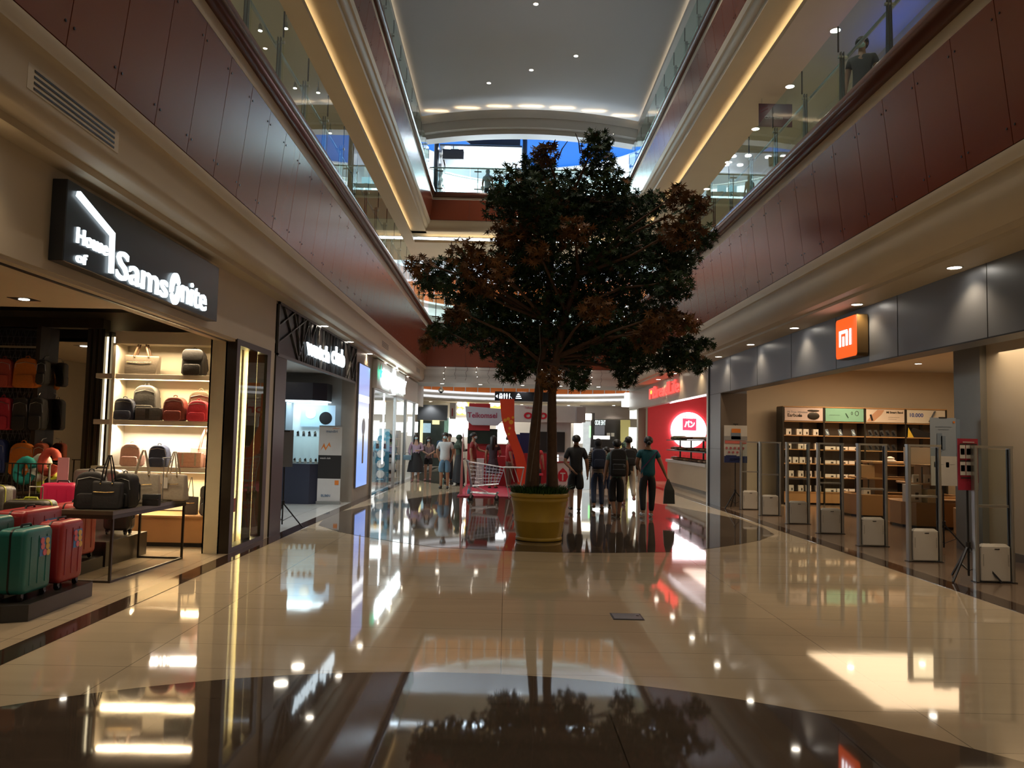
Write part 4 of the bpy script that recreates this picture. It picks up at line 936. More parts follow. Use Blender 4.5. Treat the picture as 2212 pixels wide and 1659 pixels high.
def gondola(label, x, y, w, h, d, rz, mat, cols, rows=5, n=8, seed=1, grp='stocked shelf units in the glass shop'):
    t = thing('shelf_unit', label, 'shelf unit', (x, y, 0), rz, grp); r_ = random.Random(seed)
    MB().box(-w/2, w/2, d/2 - .03, d/2, 0, h).build('back', mat, t); MB().box(-w/2, -w/2 + .03, -d/2, d/2, 0, h).build('side', mat, t); MB().box(w/2 - .03, w/2, -d/2, d/2, 0, h).build('side', mat, t)
    for k in range(rows):
        z = .12 + k*(h - .15)/rows; MB().box(-w/2, w/2, -d/2, d/2, z, z + .02).build('shelf_board', m_white, t)
        mb = MB()
        for j in range(n):
            mb.cur = r_.randrange(len(cols)); a_ = -w/2 + .05 + j*(w - .1)/n; mb.box(a_, a_ + (w - .1)/n*.8, -d/2 + .03, d/2 - .06, z + .02, z + .02 + r_.uniform(.4, .8)*(h - .15)/rows)
        tag(mb.build('boxed_goods', cols, t), kind='stuff')
    return t
cA = [m_red, m_white, M('pack_pink', (.6, .2, .25), .5), M('pack_gold', (.5, .35, .15), .4)]; cB = [M('pack_blue', (.05, .2, .4), .4), m_white, M('pack_teal', (.05, .3, .3), .4), M('pack_green', (.1, .3, .15), .4)]
gondola('red shelf unit of cosmetics in the glass shop, nearest the corridor', -4.75, 23.6, 1.5, 1.55, .5, 0, m_red, cA, seed=4)
gondola('blue and green stocked shelf unit behind the glass, right of the banner', -4.3, 27.6, 1.2, 1.75, .5, 0, m_pb, cB, rows=6, seed=5)
gondola('red shelf unit deep in the glass shop', -6.2, 28.5, 1.6, 1.4, .5, 0, m_red, cA, seed=6)
m_tl = M('banner_teal', (.03, .14, .20), .5); m_lb = M('banner_light_blue', (.12, .38, .52), .5)
rb = rollup('blue standing health banner with three round icons behind the glass', (-3.98, 25.3, 0), .52, 1.72, 0, ((0, .60, m_tl), (.60, 1, m_lb)))
for k, z in enumerate((.34, .66, .98)):
    MB().cyl((-.0, -.02, z), .13, .006, 18, 'y').build('round_icon', m_pw, rb); MB().box(-.10, .10, -.021, -.015, z - .19, z - .15).build('caption', m_lb, rb)
for x in (-.12, .11):
    MB().ball((x, -.02, 1.36), .045, .01, .055).build('mask_face', m_pw, rb); MB().box(x - .05, x + .05, -.021, -.016, 1.15, 1.3).build('figure', m_pk, rb)
# ================================================================ right side: grey electronics shop
struct('wall_right', MB().box(5.3, 5.62, -8, 19.45, 2.80, 3.70).box(5.3, 5.95, 19.45, 20.52, 2.80, 3.70).box(5.62, 5.9, -8, 19.45, 3.06, 3.3), m_grey)
mb = MB()
for y in (2.6, 4.6, 6.6, 8.6, 10.6, 12.6, 14.6, 16.6, 18.6): mb.box(5.296, 5.301, y - .003, y + .003, 2.80, 3.645)
mb.box(5.297, 5.301, -8, 20.5, 2.80, 2.815)
struct('trim_24', mb, m_black)
m_pier = M('brown_grey_pier', (.16, .125, .10), .3, .25, var=.05)
struct('wall_right_pier', MB().box(5.3, 5.95, 19.46, 20.5, 0, 2.80), [m_grey])
struct('trim_25', MB().box(5.31, 5.95, 19.44, 19.46, 0, 2.80), m_pier)
struct('trim_26', MB().box(5.295, 5.30, 19.46, 20.5, 1.42, 1.43).box(5.28, 5.35, 20.5, 20.56, 0, 3.6), m_black)
struct('trim_27', MB().box(5.27, 5.36, 20.56, 20.70, 0, 3.62), m_chrome)
m_mi = M('warm_beige_wall', (.66, .56, .42), .6, var=.02)
struct('wall_right_store', MB().box(5.9, 13, 21.5, 21.6, 0, 4.1).box(12.9, 13, 9, 21.5, 0, 4.1), m_mi)
struct('wall_right_near', MB().box(7.24, 7.4, -8, 11.80, 0, 3.3), m_mi)
struct('wall_right_column', MB().box(7.14, 7.62, 11.80, 12.5, 0, 3.3), M('grey_column', (.24, .23, .21), .4, .3, var=.04))
struct('baseboard_right', MB().box(7.215, 7.24, -8, 11.80, 0, .12).box(7.0, 12.9, 21.47, 21.5, 0, .12), M('grey_skirting', (.22, .20, .18), .4))
struct('ceiling_right_store', MB().box(5.62, 13, -8, 9, 3.06, 3.1), m_white)
struct('ceiling_right_store_far', MB().box(5.9, 13, 9, 21.5, 3.62, 3.68), m_white)
sg = thing('logo_sign', 'orange rounded square logo sign with white mi letters on the grey fascia', 'shop sign', (5.12, 12.17, 2.90))
b_ = MB(); b_.rbox(-.74, 0, 0, .625, 0, .16, .05, 5, 'z'); b_.v = [(z, x, y) for x, y, z in b_.v]; b_.build('box_side', M('logo_side', (.10, .06, .02), .4), sg)
b_ = MB(); b_.rbox(-.73, -.01, .01, .615, -.006, 0, .05, 5, 'z'); b_.v = [(z, x, y) for x, y, z in b_.v]; b_.build('face', E('orange_logo_face', (1, .10, .008), .95), sg)
mb = MB()                                                   # letters run from far to near
def bar_l(y0, y1, z0, z1): mb.box(-.014, -.006, y1, y0, z0, z1)
bar_l(-.14, -.19, .19, .43); bar_l(-.14, -.42, .385, .43); bar_l(-.38, -.43, .19, .41); bar_l(-.26, -.31, .19, .335); bar_l(-.50, -.55, .19, .43)
mb.build('lettering', E('white_logo_letter', (1, .93, .97), 4), sg)
area('light_store', (9.2, 17.6, 3.5), 3.5, 125, (1, .72, .44), (0, 0, 0), 4)
area('light_store', (6.9, 9.0, 3.0), .8, 30, (1, .76, .50), (0, 0, 0), 5)
spot('light_spot', (8.8, 19.9, 3.55), 130, (1, .74, .46), 130, .9, .1)
for k, (x, y) in enumerate(((6.5, 18.2), (8.2, 18.8), (10.1, 19.2), (8.4, 15.6))):
    downlight(x, y, 3.618, nth(k).replace('nearest', 'first') + ' downlight inside the electronics shop ceiling', watts=25, group='downlights of the electronics shop')
t = thing('dome_camera', 'small dark dome camera high on the shop ceiling right of the shelves', 'camera', (8.18, 14.6, 3.618))
MB().cyl((0, 0, -.03), .05, .03, 14).build('base', m_white, t); MB().ball((0, 0, -.035), .035).build('lens', m_black, t, smooth=True)
# security gates
m_fr = M('satin_aluminium', (.42, .42, .40), .32, .8); m_gp = M('white_gate_box', (.55, .53, .49), .4); m_acr = glass('gate_acrylic', (.90, .94, .93), refl=1.5)
gp = thing('security_gate', 'x', 'security gate', (5.6, 9.44, 0), 0, 'security gates across the electronics shop entrance')
W = .47
MB().box(-.01, W + .01, -.06, .06, 0, .012).build('base_plate', m_black, gp)
for x in (.0, W - .045):
    u = MB().rbox(x, x + .045, -.045, .045, .012, 1.60, .015, 3).build('upright', m_fr, gp)
    MB().box(x + (.045 if x < .1 else -.012), x + (.057 if x < .1 else 0), -.012, .012, .02, 1.58).build('rubber_strip', m_black, u)
MB().rbox(-.004, W + .004, -.05, .05, 1.59, 1.62, .015, 3).build('top_bar', m_fr, gp)
MB().box(.05, W - .05, -.02, .02, .905, .915).build('mid_bar', m_fr, gp); MB().box(.05, W - .05, -.02, .02, .885, .90).build('mid_bar', m_fr, gp)
MB().box(.055, W - .055, -.004, .004, .92, 1.575).build('panel', m_acr, gp); MB().box(.055, W - .055, -.004, .004, .46, .88).build('panel', m_acr, gp)
bx = MB().rbox(.057, W - .057, -.045, .045, .02, .42, .02, 3).build('electronics_box', m_gp, gp, bevel=.012)
MB().add([(.06, -.045, .42), (W - .06, -.045, .42), (W - .10, -.02, .455), (.10, -.02, .455), (.06, .045, .42), (W - .06, .045, .42), (W - .10, .02, .455), (.10, .02, .455)], [(0, 1, 2, 3), (5, 4, 7, 6), (3, 2, 6, 7), (4, 0, 3, 7), (1, 5, 6, 2)]).build('sloped_top', m_gp, gp)
MB().box(.22, .26, -.05, -.044, .392, .402).box(.265, .277, -.05, -.044, .390, .404).build('badge', m_black, bx)
for x in (.085, W - .095):
    for k in range(9): pass
mbv = MB()
for x in (.08, W - .092):
    for k in range(10): mbv.box(x, x + .012, -.047, -.044, .20 + k*.014, .206 + k*.014)
mbv.build('vent', M('vent_grey', (.2, .2, .19), .5), bx)
for k, y in enumerate((9.44, 11.0, 12.55, 14.17, 15.74, 17.40, 18.83)):
    lab = ['largest and nearest security gate, right of the red poster stand', 'second nearest security gate, just left of the tall blue poster', 'third nearest security gate, before the wooden display islands', 'security gate in the middle of the row of seven', 'security gate in front of the left end of the product shelf', 'second farthest security gate before the blank beige wall', 'smallest and farthest security gate beside the grey pier'][k]
    if k == 0: gp['label'] = lab
    else: dup(gp, (5.6, y, 0), 0, lab)
# product shelf against the back wall
m_oak = M('light_oak', (.42, .23, .095), .45, var=.14, scale=2)
ps = thing('product_shelf', 'long oak product shelf with four bays and picture headers', 'shelf', (7.3, 20.75, 0))
MB().box(0, 4.35, .42, .45, .05, 2.57).build('back_panel', M('grey_back_panel', (.20, .165, .13), .6), ps)
MB().box(0, 4.35, -.02, .45, 2.55, 2.58).build('top_board', m_oak, ps)
for k in range(5): MB().box(k*1.08 - .015, k*1.08 + .025, -.03, .0, .0, 2.56).box(k*1.08 - .01, k*1.08 + .01, 0, .45, 0, 2.56).build('upright', m_dark, ps)
for k in range(4):
    MB().box(k*1.08 + .6, k*1.08 + .68, .40, .42, .4, 2.2).build('dark_rail', m_black, ps)
    MB().box(k*1.08 + .03, k*1.08 + 1.06, -.01, .42, .05, .34).build('drawer_front', m_oak, ps)
    for z in (.34, .72, 1.08, 1.45, 1.82, 2.19): MB().box(k*1.08 + .02, k*1.08 + 1.07, -.02, .42, z - .025, z).build('shelf_board', m_oak, ps)
hd = ((M('header_pink', (.62, .48, .44), .5),), (M('header_mint', (.20, .42, .31), .5),), (M('header_beige', (.66, .54, .44), .5),), (M('header_cream', (.68, .62, .52), .5),))
hs = []
for k in range(4): hs.append(MB().box(k*1.08 + .04, k*1.08 + 1.05, -.035, -.025, 2.20, 2.54).build('header_picture', hd[k], ps))
o = text('lettering', 'Mi True Wireless', m_grey, (7.41, 20.712, 2.40), .075, 'S', ps, .001); text('lettering', 'Earbuds', m_dark, (7.41, 20.712, 2.30), .12, 'S', ps, .001, bold=.002)
MB().box(.40, .50, -.038, -.034, 2.305, 2.335).build('basic_tag', m_black, ps)
mb = MB(); mb.ball((.80, -.045, 2.33), .16, .012, .10); mb.ball((.80, -.045, 2.47), .16, .012, .025); mb.build('earbud_case_picture', m_dark, ps, smooth=True)
MB().bar((1.65, -.038, 2.42), (1.72, -.038, 2.30), .04, .006).build('band_picture', m_dark, ps); MB().tube([(1.95 + .045*math.cos(a), -.038, 2.42 + .06*math.sin(a)) for a in [2*PI*j/12 for j in range(12)]], .006, 5, closed=True).build('band_picture', m_dark, ps)
MB().tube([(1.82 + .02*math.cos(a), -.038, 2.42 + .04*math.sin(a)) for a in [2*PI*j/10 for j in range(10)]], .006, 5, closed=True).build('band_picture', m_dark, ps); MB().box(1.22, 1.5, -.038, -.034, 2.36, 2.365).build('text_line', m_dark, ps)
text('lettering', 'Mi Smart Band', m_dark, (10.03, 20.712, 2.44), .075, 'S', ps, .001, bold=.003)
MB().box(2.78, 3.08, -.038, -.034, 2.33, 2.335).box(2.78, 3.0, -.038, -.034, 2.28, 2.285).build('text_line', m_dark, ps)
mb = MB(); mb.add([(x, -.037, z) for x, z in ((2.21, 2.22), (2.40, 2.22), (2.60, 2.40), (2.68, 2.52), (2.50, 2.53), (2.36, 2.40))], [(0, 1, 2, 3, 4, 5)]); mb.build('arm_picture', M('skin_print', (.50, .27, .16), .5), ps); MB().bar((2.36, -.04, 2.24), (2.31, -.04, 2.40), .05, .004).build('band_picture', m_black, ps)
text('lettering', '10.000', M('blue_ink', (.02, .06, .3), .4), (10.63, 20.712, 2.36), .14, 'S', ps, .001, bold=.003)
MB().bar((3.85, -.04, 2.24), (4.00, -.04, 2.52), .17, .006).build('powerbank_picture', M('slate_print', (.06, .08, .11), .4), ps)
m_pkw = M('white_product_box', (.74, .68, .60), .5)
def product(label, x, y, z, w, h, d, mat, grp, ink=True, front=None):
    t = thing('product_box', label, 'box', (x, y, z), 0, grp); MB().box(-w/2, w/2, -d/2, d/2, 0, h).build('carton', mat, t, bevel=.003)
    if ink: MB().box(w*.05, w*.28, -d/2 - .003, -d/2, h*.15, h*.55).build('printed_picture', front or m_dark, t)
    return t
rows = {1: 'bottom', 2: 'second lowest', 3: 'third', 4: 'fourth', 5: 'top'}; zz = {1: .34, 2: .72, 3: 1.08, 4: 1.45, 5: 1.82}
pos = {5: (.14, .42, .60, .86), 4: (.14, .46, .62, .90), 3: (.14, .32, .50, .68, .92), 2: (.20, .46, .68, .92), 1: (.20, .46, .66, .92)}
pr0 = None
for r_ in (5, 4, 3, 2, 1):
    for j, dx in enumerate(pos[r_]):
        lab = '%s small white product box on the %s shelf of the leftmost bay' % (['leftmost', 'second', 'third', 'fourth', 'fifth'][j], rows[r_]); loc = (7.34 + dx, 20.86, zz[r_])
        if pr0 is None: pr0 = product(lab, *loc, .14, .16, .10, m_pkw, 'white boxes in the leftmost bay')
        else: dup(pr0, loc, 0, lab)
pr1 = None
for r_ in (4, 3, 2, 1):
    for j in range(3):
        lab = '%s flat white carton on the %s shelf of the second bay' % (['leftmost', 'middle', 'rightmost'][j], rows[r_]); loc = (8.38 + .20 + j*.32, 20.88, zz[r_])
        if pr1 is None: pr1 = product(lab, *loc, .29, .085, .14, m_pkw, 'flat cartons in the second bay')
        else: dup(pr1, loc, 0, lab)
def phone(label, x, y, z, mat, grp, tilt=True):
    t = thing('smart_band', label, 'device', (x, y, z), 0, grp); MB().prism([(-.035, 0), (.035, 0), (.03, .05)], XZ, -.03, .04).build('stand', m_glass, t)
    MB().bar((-.01, -.02, .01), (-.04, .02, .17), .085, .012).build('body', mat, t); MB().bar((-.018, -.03, .05), (-.034, .006, .13), .06, .004).build('screen', M('lit_screen', (.3, .35, .35), .3, emit=.25, ecol=(.8, .8, .6)) if mat is m_pb else m_black, t); return t
q0 = None
for j in range(3):
    lab = ['leftmost', 'middle', 'rightmost'][j] + ' smart band display on the top shelf of the second bay'; loc = (8.55 + j*.35, 20.88, 1.82)
    if q0 is None: q0 = phone(lab, *loc, m_pb, 'smart band displays')
    else: dup(q0, loc, 0, lab)
q0 = None
for r_ in (5, 4):
    for j in range(6):
        lab = '%s black smart watch on the %s shelf of the third bay' % (['leftmost', 'second', 'third', 'fourth', 'fifth', 'rightmost'][j], rows[r_]); loc = (9.55 + j*.155, 20.88, zz[r_])
        if q0 is None: q0 = phone(lab, *loc, m_black, 'black smart watches in the third bay')
        else: dup(q0, loc, 0, lab)
t = thing('power_bank_display', 'dark angled power bank tray with a yellow side in the rightmost bay', 'display', (10.9, 20.88, 1.82), 0)
MB().prism([(-.28, 0), (.38, 0), (.38, .10), (-.16, .26)], XZ, -.14, .14).build('tray', m_black, t); MB().prism([(-.30, 0), (-.14, 0), (-.28, .26)], XZ, -.15, -.14).build('yellow_side', M('yellow_card', (.75, .5, .05), .5), t)
# stepped display islands
def island(label, x, y, sc=1.):
    t = thing('display_island', label, 'display table', (x, y, 0), 0, 'stepped oak display islands')
    o0 = [(-.45, -.55), (.55, -.75), (1.9, -.75), (1.9, .6), (-.45, .6), (-.60, .2), (-.60, -.25)]
    MB().prism([(a*sc*.94, b*sc*.94) for a, b in o0], XY, 0, .05).build('plinth', m_dark, t)
    MB().prism([(a*sc, b*sc) for a, b in o0], XY, .05, .50).build('base', m_oak, t, bevel=.004)
    MB().prism([(a*sc*.9 + .1, b*sc*.9) for a, b in o0], XY, .84, .87).build('middle_shelf', m_oak, t); MB().prism([(a*sc*.8 + .2, b*sc*.8) for a, b in o0], XY, 1.19, 1.23).build('top_shelf', m_oak, t)
    for a, b in ((-.2, -.3), (-.2, .35), (1.3, -.4), (1.3, .4)): MB().box(a - .01, a + .01, b - .01, b + .01, .5, 1.19).build('rod', m_black, t)
    MB().box(-.05, .2, -.3, .3, .5, 1.19).build('oak_core', m_oak, t); return t
i1 = island('farthest stepped oak display island, left of the middle gates', 8.35, 18.0)
i2 = dup(i1, (8.45, 15.9, 0), 0, 'middle stepped oak display island with a white carton on its base')
i3 = dup(i1, (8.6, 13.75, 0), 0, 'nearest stepped oak display island beside the grey column')
g_ = 'goods on the stepped oak islands'
product('tall white appliance carton on the base of the middle island', 8.02, 15.55, .50, .28, .34, .2, m_pkw, g_)
product('square white carton right of the appliance carton on the middle island', 8.36, 15.45, .50, .3, .26, .24, M('cream_box', (.70, .58, .36), .5), g_, False)
product('small white box on the middle shelf of the middle island', 8.12, 15.6, .87, .12, .16, .06, m_pkw, g_); product('second small white box on the middle shelf of the middle island', 8.32, 15.55, .87, .12, .17, .06, m_pkw, g_)
product('kraft brown carton standing under the top of the far island', 8.1, 17.7, .87, .3, .28, .2, M('kraft_board', (.42, .25, .12), .6), g_, False)
product('white box on the base of the far island', 8.05, 17.6, .50, .16, .12, .1, m_pkw, g_); product('yellow labelled carton under the top of the middle island', 8.66, 15.4, .87, .16, .22, .08, M('kraft_board_label', (.5, .35, .15), .6), g_)
t = thing('picture_board', 'long white picture board standing on the middle island', 'board', (8.9, 16.1, 1.23)); MB().box(-.75, .75, -.02, .02, 0, .34).build('panel', m_pkw, t)
for dx in (.05, .35): MB().box(dx, dx + .09, -.026, -.02, .05, .22).build('printed_picture', m_grey, t)
product('clear acrylic display box with a gadget on the middle island', 8.62, 15.35, 1.23, .2, .22, .14, m_glass, g_, True)
t = thing('round_gadget', 'small round gadget display on the far island top', 'device', (8.6, 17.6, 1.23)); MB().lathe([(.12, 0), (.12, .03), (.08, .05), (.09, .09), (.02, .12)], (0, 0, 0), 16).build('body', m_pkw, t, smooth=True)
for k, (x, y, z) in enumerate(((8.75, 13.3, 1.23), (8.75, 13.3, .87), (8.5, 13.3, .50))):
    t = thing('red_display_stand', ['red sloping phone stand on top of the nearest island', 'red sloping phone stand on the middle shelf of the nearest island', 'red sloping phone stand on the base of the nearest island'][k], 'display stand', (x, y - .02, z), 0, 'red stands on the nearest island')
    for dx in (-.32, .1): MB().bar((dx, .1, 0), (dx - .16, -.02, .30), .05, .03).build('red_leg', m_red, t)
    MB().box(-.35, .45, -.1, .15, 0, .02).build('tray', m_red, t); MB().box(-.30, .42, .0, .14, .12, .17).build('white_shelf', m_pkw, t); MB().box(-.25, .2, -.06, .06, .02, .05).build('phones', m_black, t)
for k, z in enumerate((1.0, .50)): o = MB().ball((0, 0, .13), .12, .07, .13).build('cushion', fab('cream_cloth', (.55, .50, .36))); o.location = (8.02, 13.25, (.87, .50)[k]); shade(o); tag(o, ['upper', 'lower'][k] + ' cream cloth pouch on the left of the nearest island', 'pouch', 'cream pouches on the nearest island')
# poster stands on the right
m_rp = M('poster_crimson', (.36, .02, .05), .4); m_bp = M('poster_pale_blue', (.30, .36, .45), .4)
def pboard(t, y, boxes, mats):
    mb = MB()
    for i, x0, x1, z0, z1 in boxes: mb.cur = i; mb.box(x0, x1, y, y + .004, z0, z1)
    return mb.build('print', mats, t)
t = tripod('red curved promotion poster on a tripod, nearest on the right', 5.58, 9.52, 1.68, w=.25, board=True, zb=1.08, hb=.62, mat=m_rp, curve=.012, rz=0)
bx_ = []
for c in range(3):
    for r_ in range(2):
        x0 = -.105 + c*.072; z0 = 1.26 + r_*.20; bx_ += [(0, x0, x0 + .062, z0, z0 + .16), (1, x0 + .006, x0 + .056, z0 + .045, z0 + .12), (2, x0, x0 + .062, z0 + .162, z0 + .18)]
bx_ += [(0, -.07, .07, 1.652, 1.662), (0, .06, .11, 1.09, 1.17), (2, -.1, .02, 1.22, 1.235)]
pboard(t, -.046, bx_, [m_pw, M('poster_rose', (.6, .05, .1), .4), m_pk])
t = tripod('tall blue phone poster on a tripod before the grey column', 6.72, 12.1, 2.04, w=.40, board=True, zb=1.18, hb=.86, mat=m_bp)
pboard(t, -.036, [(0, -.2, .2, 1.0, 1.18), (0, -.2, .2, 1.18, 1.45), (1, -.10, -.02, 1.52, 1.80), (1, -.04, .03, 1.55, 1.76), (2, .15, .18, 1.96, 1.99), (1, -.12, .13, 1.90, 1.905), (1, -.08, .09, 1.86, 1.865), (1, -.15, -.10, 1.28, 1.36), (1, .03, .08, 1.28, 1.36), (1, -.09, .0, 1.32, 1.325), (1, .09, .17, 1.32, 1.325)], [m_pw, m_pb, m_or])
MB().box(.2, .26, -.03, -.02, 1.5, 2.02).build('second_print', m_pb, t)
t = tripod('white and blue information poster on a tripod at the grey pier', 5.56, 19.08, 2.03, w=.56, board=True, zb=1.10, hb=.90, mat=m_pw)
pboard(t, -.036, [(0, -.28, .28, 1.10, 1.26), (1, -.28, .28, 1.64, 1.74), (2, -.10, .12, 1.82, 1.92), (3, -.11, .12, 1.66, 1.82), (4, -.26, .26, 1.56, 1.63), (0, -.24, .02, 1.26, 1.28), (5, -.14, .12, 1.18, 1.195), (5, -.14, .04, 1.15, 1.16)], [M('navy_ink', (.02, .03, .12), .4), M('grey_ink', (.3, .3, .32), .5), m_or, m_pb, M('salmon_ink', (.6, .15, .13), .5), m_pw])
mb = MB()
for k in range(5): mb.cyl((-.22 + k*.10, -.038, 1.45), .03, .004, 12, 'y')
for k in range(4): mb.cyl((-.16 + k*.10, -.038, 1.35), .028, .004, 12, 'y')
mb.build('round_icons', M('icon_red', (.45, .12, .14), .5), t)
# ================================================================ bakery
struct('wall_right_far', MB().box(5.3, 5.5, 20.7, 34, 2.86, 3.70).box(5.3, 5.6, 31.6, 31.95, 0, 2.86), M('beige_stone', (.36, .31, .24), .35, var=.05))
struct('wall_bakery', MB().box(5.62, 10.5, 31.2, 31.3, 0, 3.7), M('red_bakery_wall', (.62, .03, .04), .45, emit=.05, ecol=(1, .05, .05)))
struct('wall_bakery_side', MB().box(10.4, 10.5, 21.75, 31.2, 0, 3.6).box(5.95, 10.5, 21.66, 21.75, 0, 3.6), m_white)
struct('ceiling_bakery', MB().box(5.5, 10.5, 21.7, 31.3, 3.62, 3.68), m_white)
struct('trim_28', MB().box(5.50, 5.53, 20.7, 26.5, 2.85, 2.87), E('bakery_light_edge', (1, .93, .95), 1.8))
sg = thing('shop_sign', 'red BreadLife lettering sign on the beige bakery fascia', 'shop sign', (5.28, 24.4, 3.1)); e_rd = E('red_sign_letter', (1, .06, .05), 1.7)
yb0, zb0 = SW(1412, 856, x=5.26); yb1, zt0 = SW(1466, 818, x=5.26); _, zt1 = SW(1412, 828, x=5.26)
fit_text('BreadLife', e_rd, 'W', 5.26, yb0, yb1, 3.10, 3.52, sg, .02, bold=.004)
ys_, _ = SW(1402, 840, x=5.26)
MB().add([(-.02, ys_ - 24.4 - a, b) for a, b in ((0, .0), (0, .38), (.95, .38), (.95, 0), (.65, 0), (.65, .12), (.48, .2), (.30, .12), (.30, 0))], [tuple(range(9))]).build('house_mark', e_rd, sg)
MB().ball((-.03, ys_ - 24.4 - .48, .24), .01, .16, .07).build('house_window', E('amber_mark', (1, .5, .05), 2), sg)
t = thing('round_sign', 'large glowing white disc with red Japanese bread lettering on the red wall', 'shop sign', (7.22, 31.15, 2.03))
MB().cyl((0, 0, 0), .70, -.03, 48, 'y').build('disc', E('white_disc', (1, .90, .95), 7), t)
MB().box(-.25, .30, -.05, -.035, -.02, .46).build('red_plate', E('red_plate', (.9, .05, .12), 1.2), t); MB().box(-.32, .35, -.05, -.035, .53, .55).box(-.15, -.13, -.05, -.035, .46, .53).box(.18, .20, -.05, -.035, .46, .53).build('hanger', m_red, t)
fit_text('パン', E('white_kana', (1, .95, .97), 7), 'S', 31.09, 7.05, 7.45, 2.14, 2.40, t, .006, bold=.03)
area('light_bakery', (7.2, 30.6, 2.2), 1.4, 45, (1, .80, .84), (PI/2, 0, PI), 1.4); area('light_bakery', (7.5, 26, 3.05), 2, 65, (1, .80, .66), (0, 0, 0), 6)
bc = thing('bakery_counter', 'long cream bakery counter with three tiers of trays', 'counter', (6.0, 26.3, 0))
MB().box(.02, .9, -2.7, 2.9, .0, .10).build('plinth', m_dark, bc); MB().box(0, .95, -2.75, 2.95, .10, .82).build('body', M('cream_counter', (.48, .38, .25), .4), bc, bevel=.01); MB().box(-.06, 1.0, -2.8, 3.0, .82, .92).build('worktop', m_pw, bc, bevel=.01)
for y in (-2.4, -.8, .9, 2.6): MB().box(.38, .43, y, y + .05, .92, 1.62).build('post', m_dark, bc)
for z in (1.24, 1.60): MB().box(-.05, .8, -2.75, 2.9, z, z + .035).build('tray_shelf', m_dark, bc)
m_brd = [M('bread_crust', (.30, .14, .05), .5), M('bread_pale', (.48, .33, .20), .5), M('bread_dark', (.14, .06, .03), .5), M('bag_green', (.16, .17, .08), .4)]
r_ = random.Random(5)
lv = {0: 'counter', 1: 'middle tray', 2: 'top tray'}
bread = {}
for l_, z in enumerate((.92, 1.275, 1.635)):
    for j in range(16):
        y = -2.6 + j*.34; m_i = (r_.randrange(3) if l_ < 2 else (3 if j > 10 else 2 if j > 5 else 1))
        if m_i not in bread:
            t = thing('bread_loaf', 'x', 'bread', (0, 0, 0), 0, 'wrapped breads on the bakery counter')
            MB().ball((0, 0, .055), .16, .13, .055 if m_i < 3 else .09, z0=-.9).build('loaf', m_brd[m_i], t, smooth=True); MB().add([(0, -.06, .1), (.03, .06, .1), (.05, .02, .19), (-.04, -.02, .18)], [(0, 1, 2), (0, 2, 3), (1, 3, 2), (0, 3, 1)]).build('bag_twist', m_glass, t); bread[m_i] = t
        else: t = dup(bread[m_i], (0, 0, 0), 0, 'x')
        t.location = (6.16 + .02*(j % 2), 26.3 + y, z); t['label'] = '%s bread from the near end of the bakery %s' % (nth(j), lv[l_])
t = thing('yellow_crate', 'yellow crate stand at the near end of the bakery counter', 'crate', (6.35, 22.6, 0)); MB().box(-.35, .35, -.3, .3, 0, .82).build('cabinet', m_oak, t); MB().box(-.38, .38, -.33, .33, .82, .95).build('crate', M('yellow_plastic', (.75, .45, .03), .4), t, bevel=.01)
# ================================================================ potted maple tree
m_pot = M('yellow_glazed_pot', (.46, .30, .035), .38, var=.22, scale=4)
pt = thing('plant_pot', 'big yellow round pot in the middle of the dark floor circle', 'pot', (.55, 12.54, 0))
MB().lathe([(.30, 0), (.345, 0), (.365, .015), (.368, .04), (.355, .06), (.375, .14), (.395, .28), (.403, .30), (.405, .315), (.396, .33), (.42, .50), (.44, .60), (.452, .615), (.455, .64), (.448, .655), (.450, .67), (.470, .685), (.474, .715), (.462, .74), (.44, .745), (.425, .73), (.42, .66), (0, .66)], (0, 0, 0), 64).build('body', m_pot, pt, smooth=True)
gm = MB(); r_ = random.Random(11)
for k in range(1500):
    a = r_.uniform(0, 2*PI); q = .44*math.sqrt(r_.random()); x, y = q*math.cos(a), q*math.sin(a); l = r_.uniform(.09, .19); o = r_.uniform(.02, .11)*(.5 + q/.44)
    b = a + r_.uniform(-.9, .9); dx, dy = math.cos(b)*o, math.sin(b)*o; nx, ny = -math.sin(b)*.006, math.cos(b)*.006
    gm.add([(x - nx, y - ny, .70), (x + nx, y + ny, .70), (x + dx*.5 + nx, y + dy*.5 + ny, .70 + l*.75), (x + dx*.5 - nx, y + dy*.5 - ny, .70 + l*.75), (x + dx*1.3, y + dy*1.3, .70 + l*.9)], [(0, 1, 2, 3), (3, 2, 4)])
gr_ = gm.build('grass', M('grass_green', (.025, .085, .012), .6, var=.4, scale=20)); gr_.location = (.55, 12.54, 0); tag(gr_, 'tuft of green grass filling the yellow pot', 'grass', kind='stuff')
tr = thing('maple_tree', 'tall artificial maple with green and orange leaves in the yellow pot', 'tree', (.55, 12.54, .66))
TP = tr.location
m_bark = M('brown_bark', (.085, .045, .025), .8, bump=.6, scale=18, var=.3)
def lw(p): return Vector(p) - TP
trunkA = [(.42, 12.5, .66), (.44, 12.5, 1.2), (.46, 12.52, 1.7), (.50, 12.55, 2.2), (.55, 12.58, 2.8), (.60, 12.6, 3.5), (.66, 12.6, 4.3), (.74, 12.6, 5.1)]
trunkB = [(.76, 12.56, .66), (.74, 12.56, 1.2), (.73, 12.55, 1.7), (.72, 12.54, 2.3), (.78, 12.5, 2.9), (.92, 12.45, 3.6), (1.1, 12.4, 4.2)]
MB().tube([lw(p) for p in trunkA], [.125, .098, .085, .072, .068, .060, .05, .03], 12).build('trunk', m_bark, tr, smooth=True)
MB().tube([lw(p) for p in trunkB], [.10, .085, .078, .068, .062, .052, .035], 12).build('trunk', m_bark, tr, smooth=True)
G, O = 0, 1
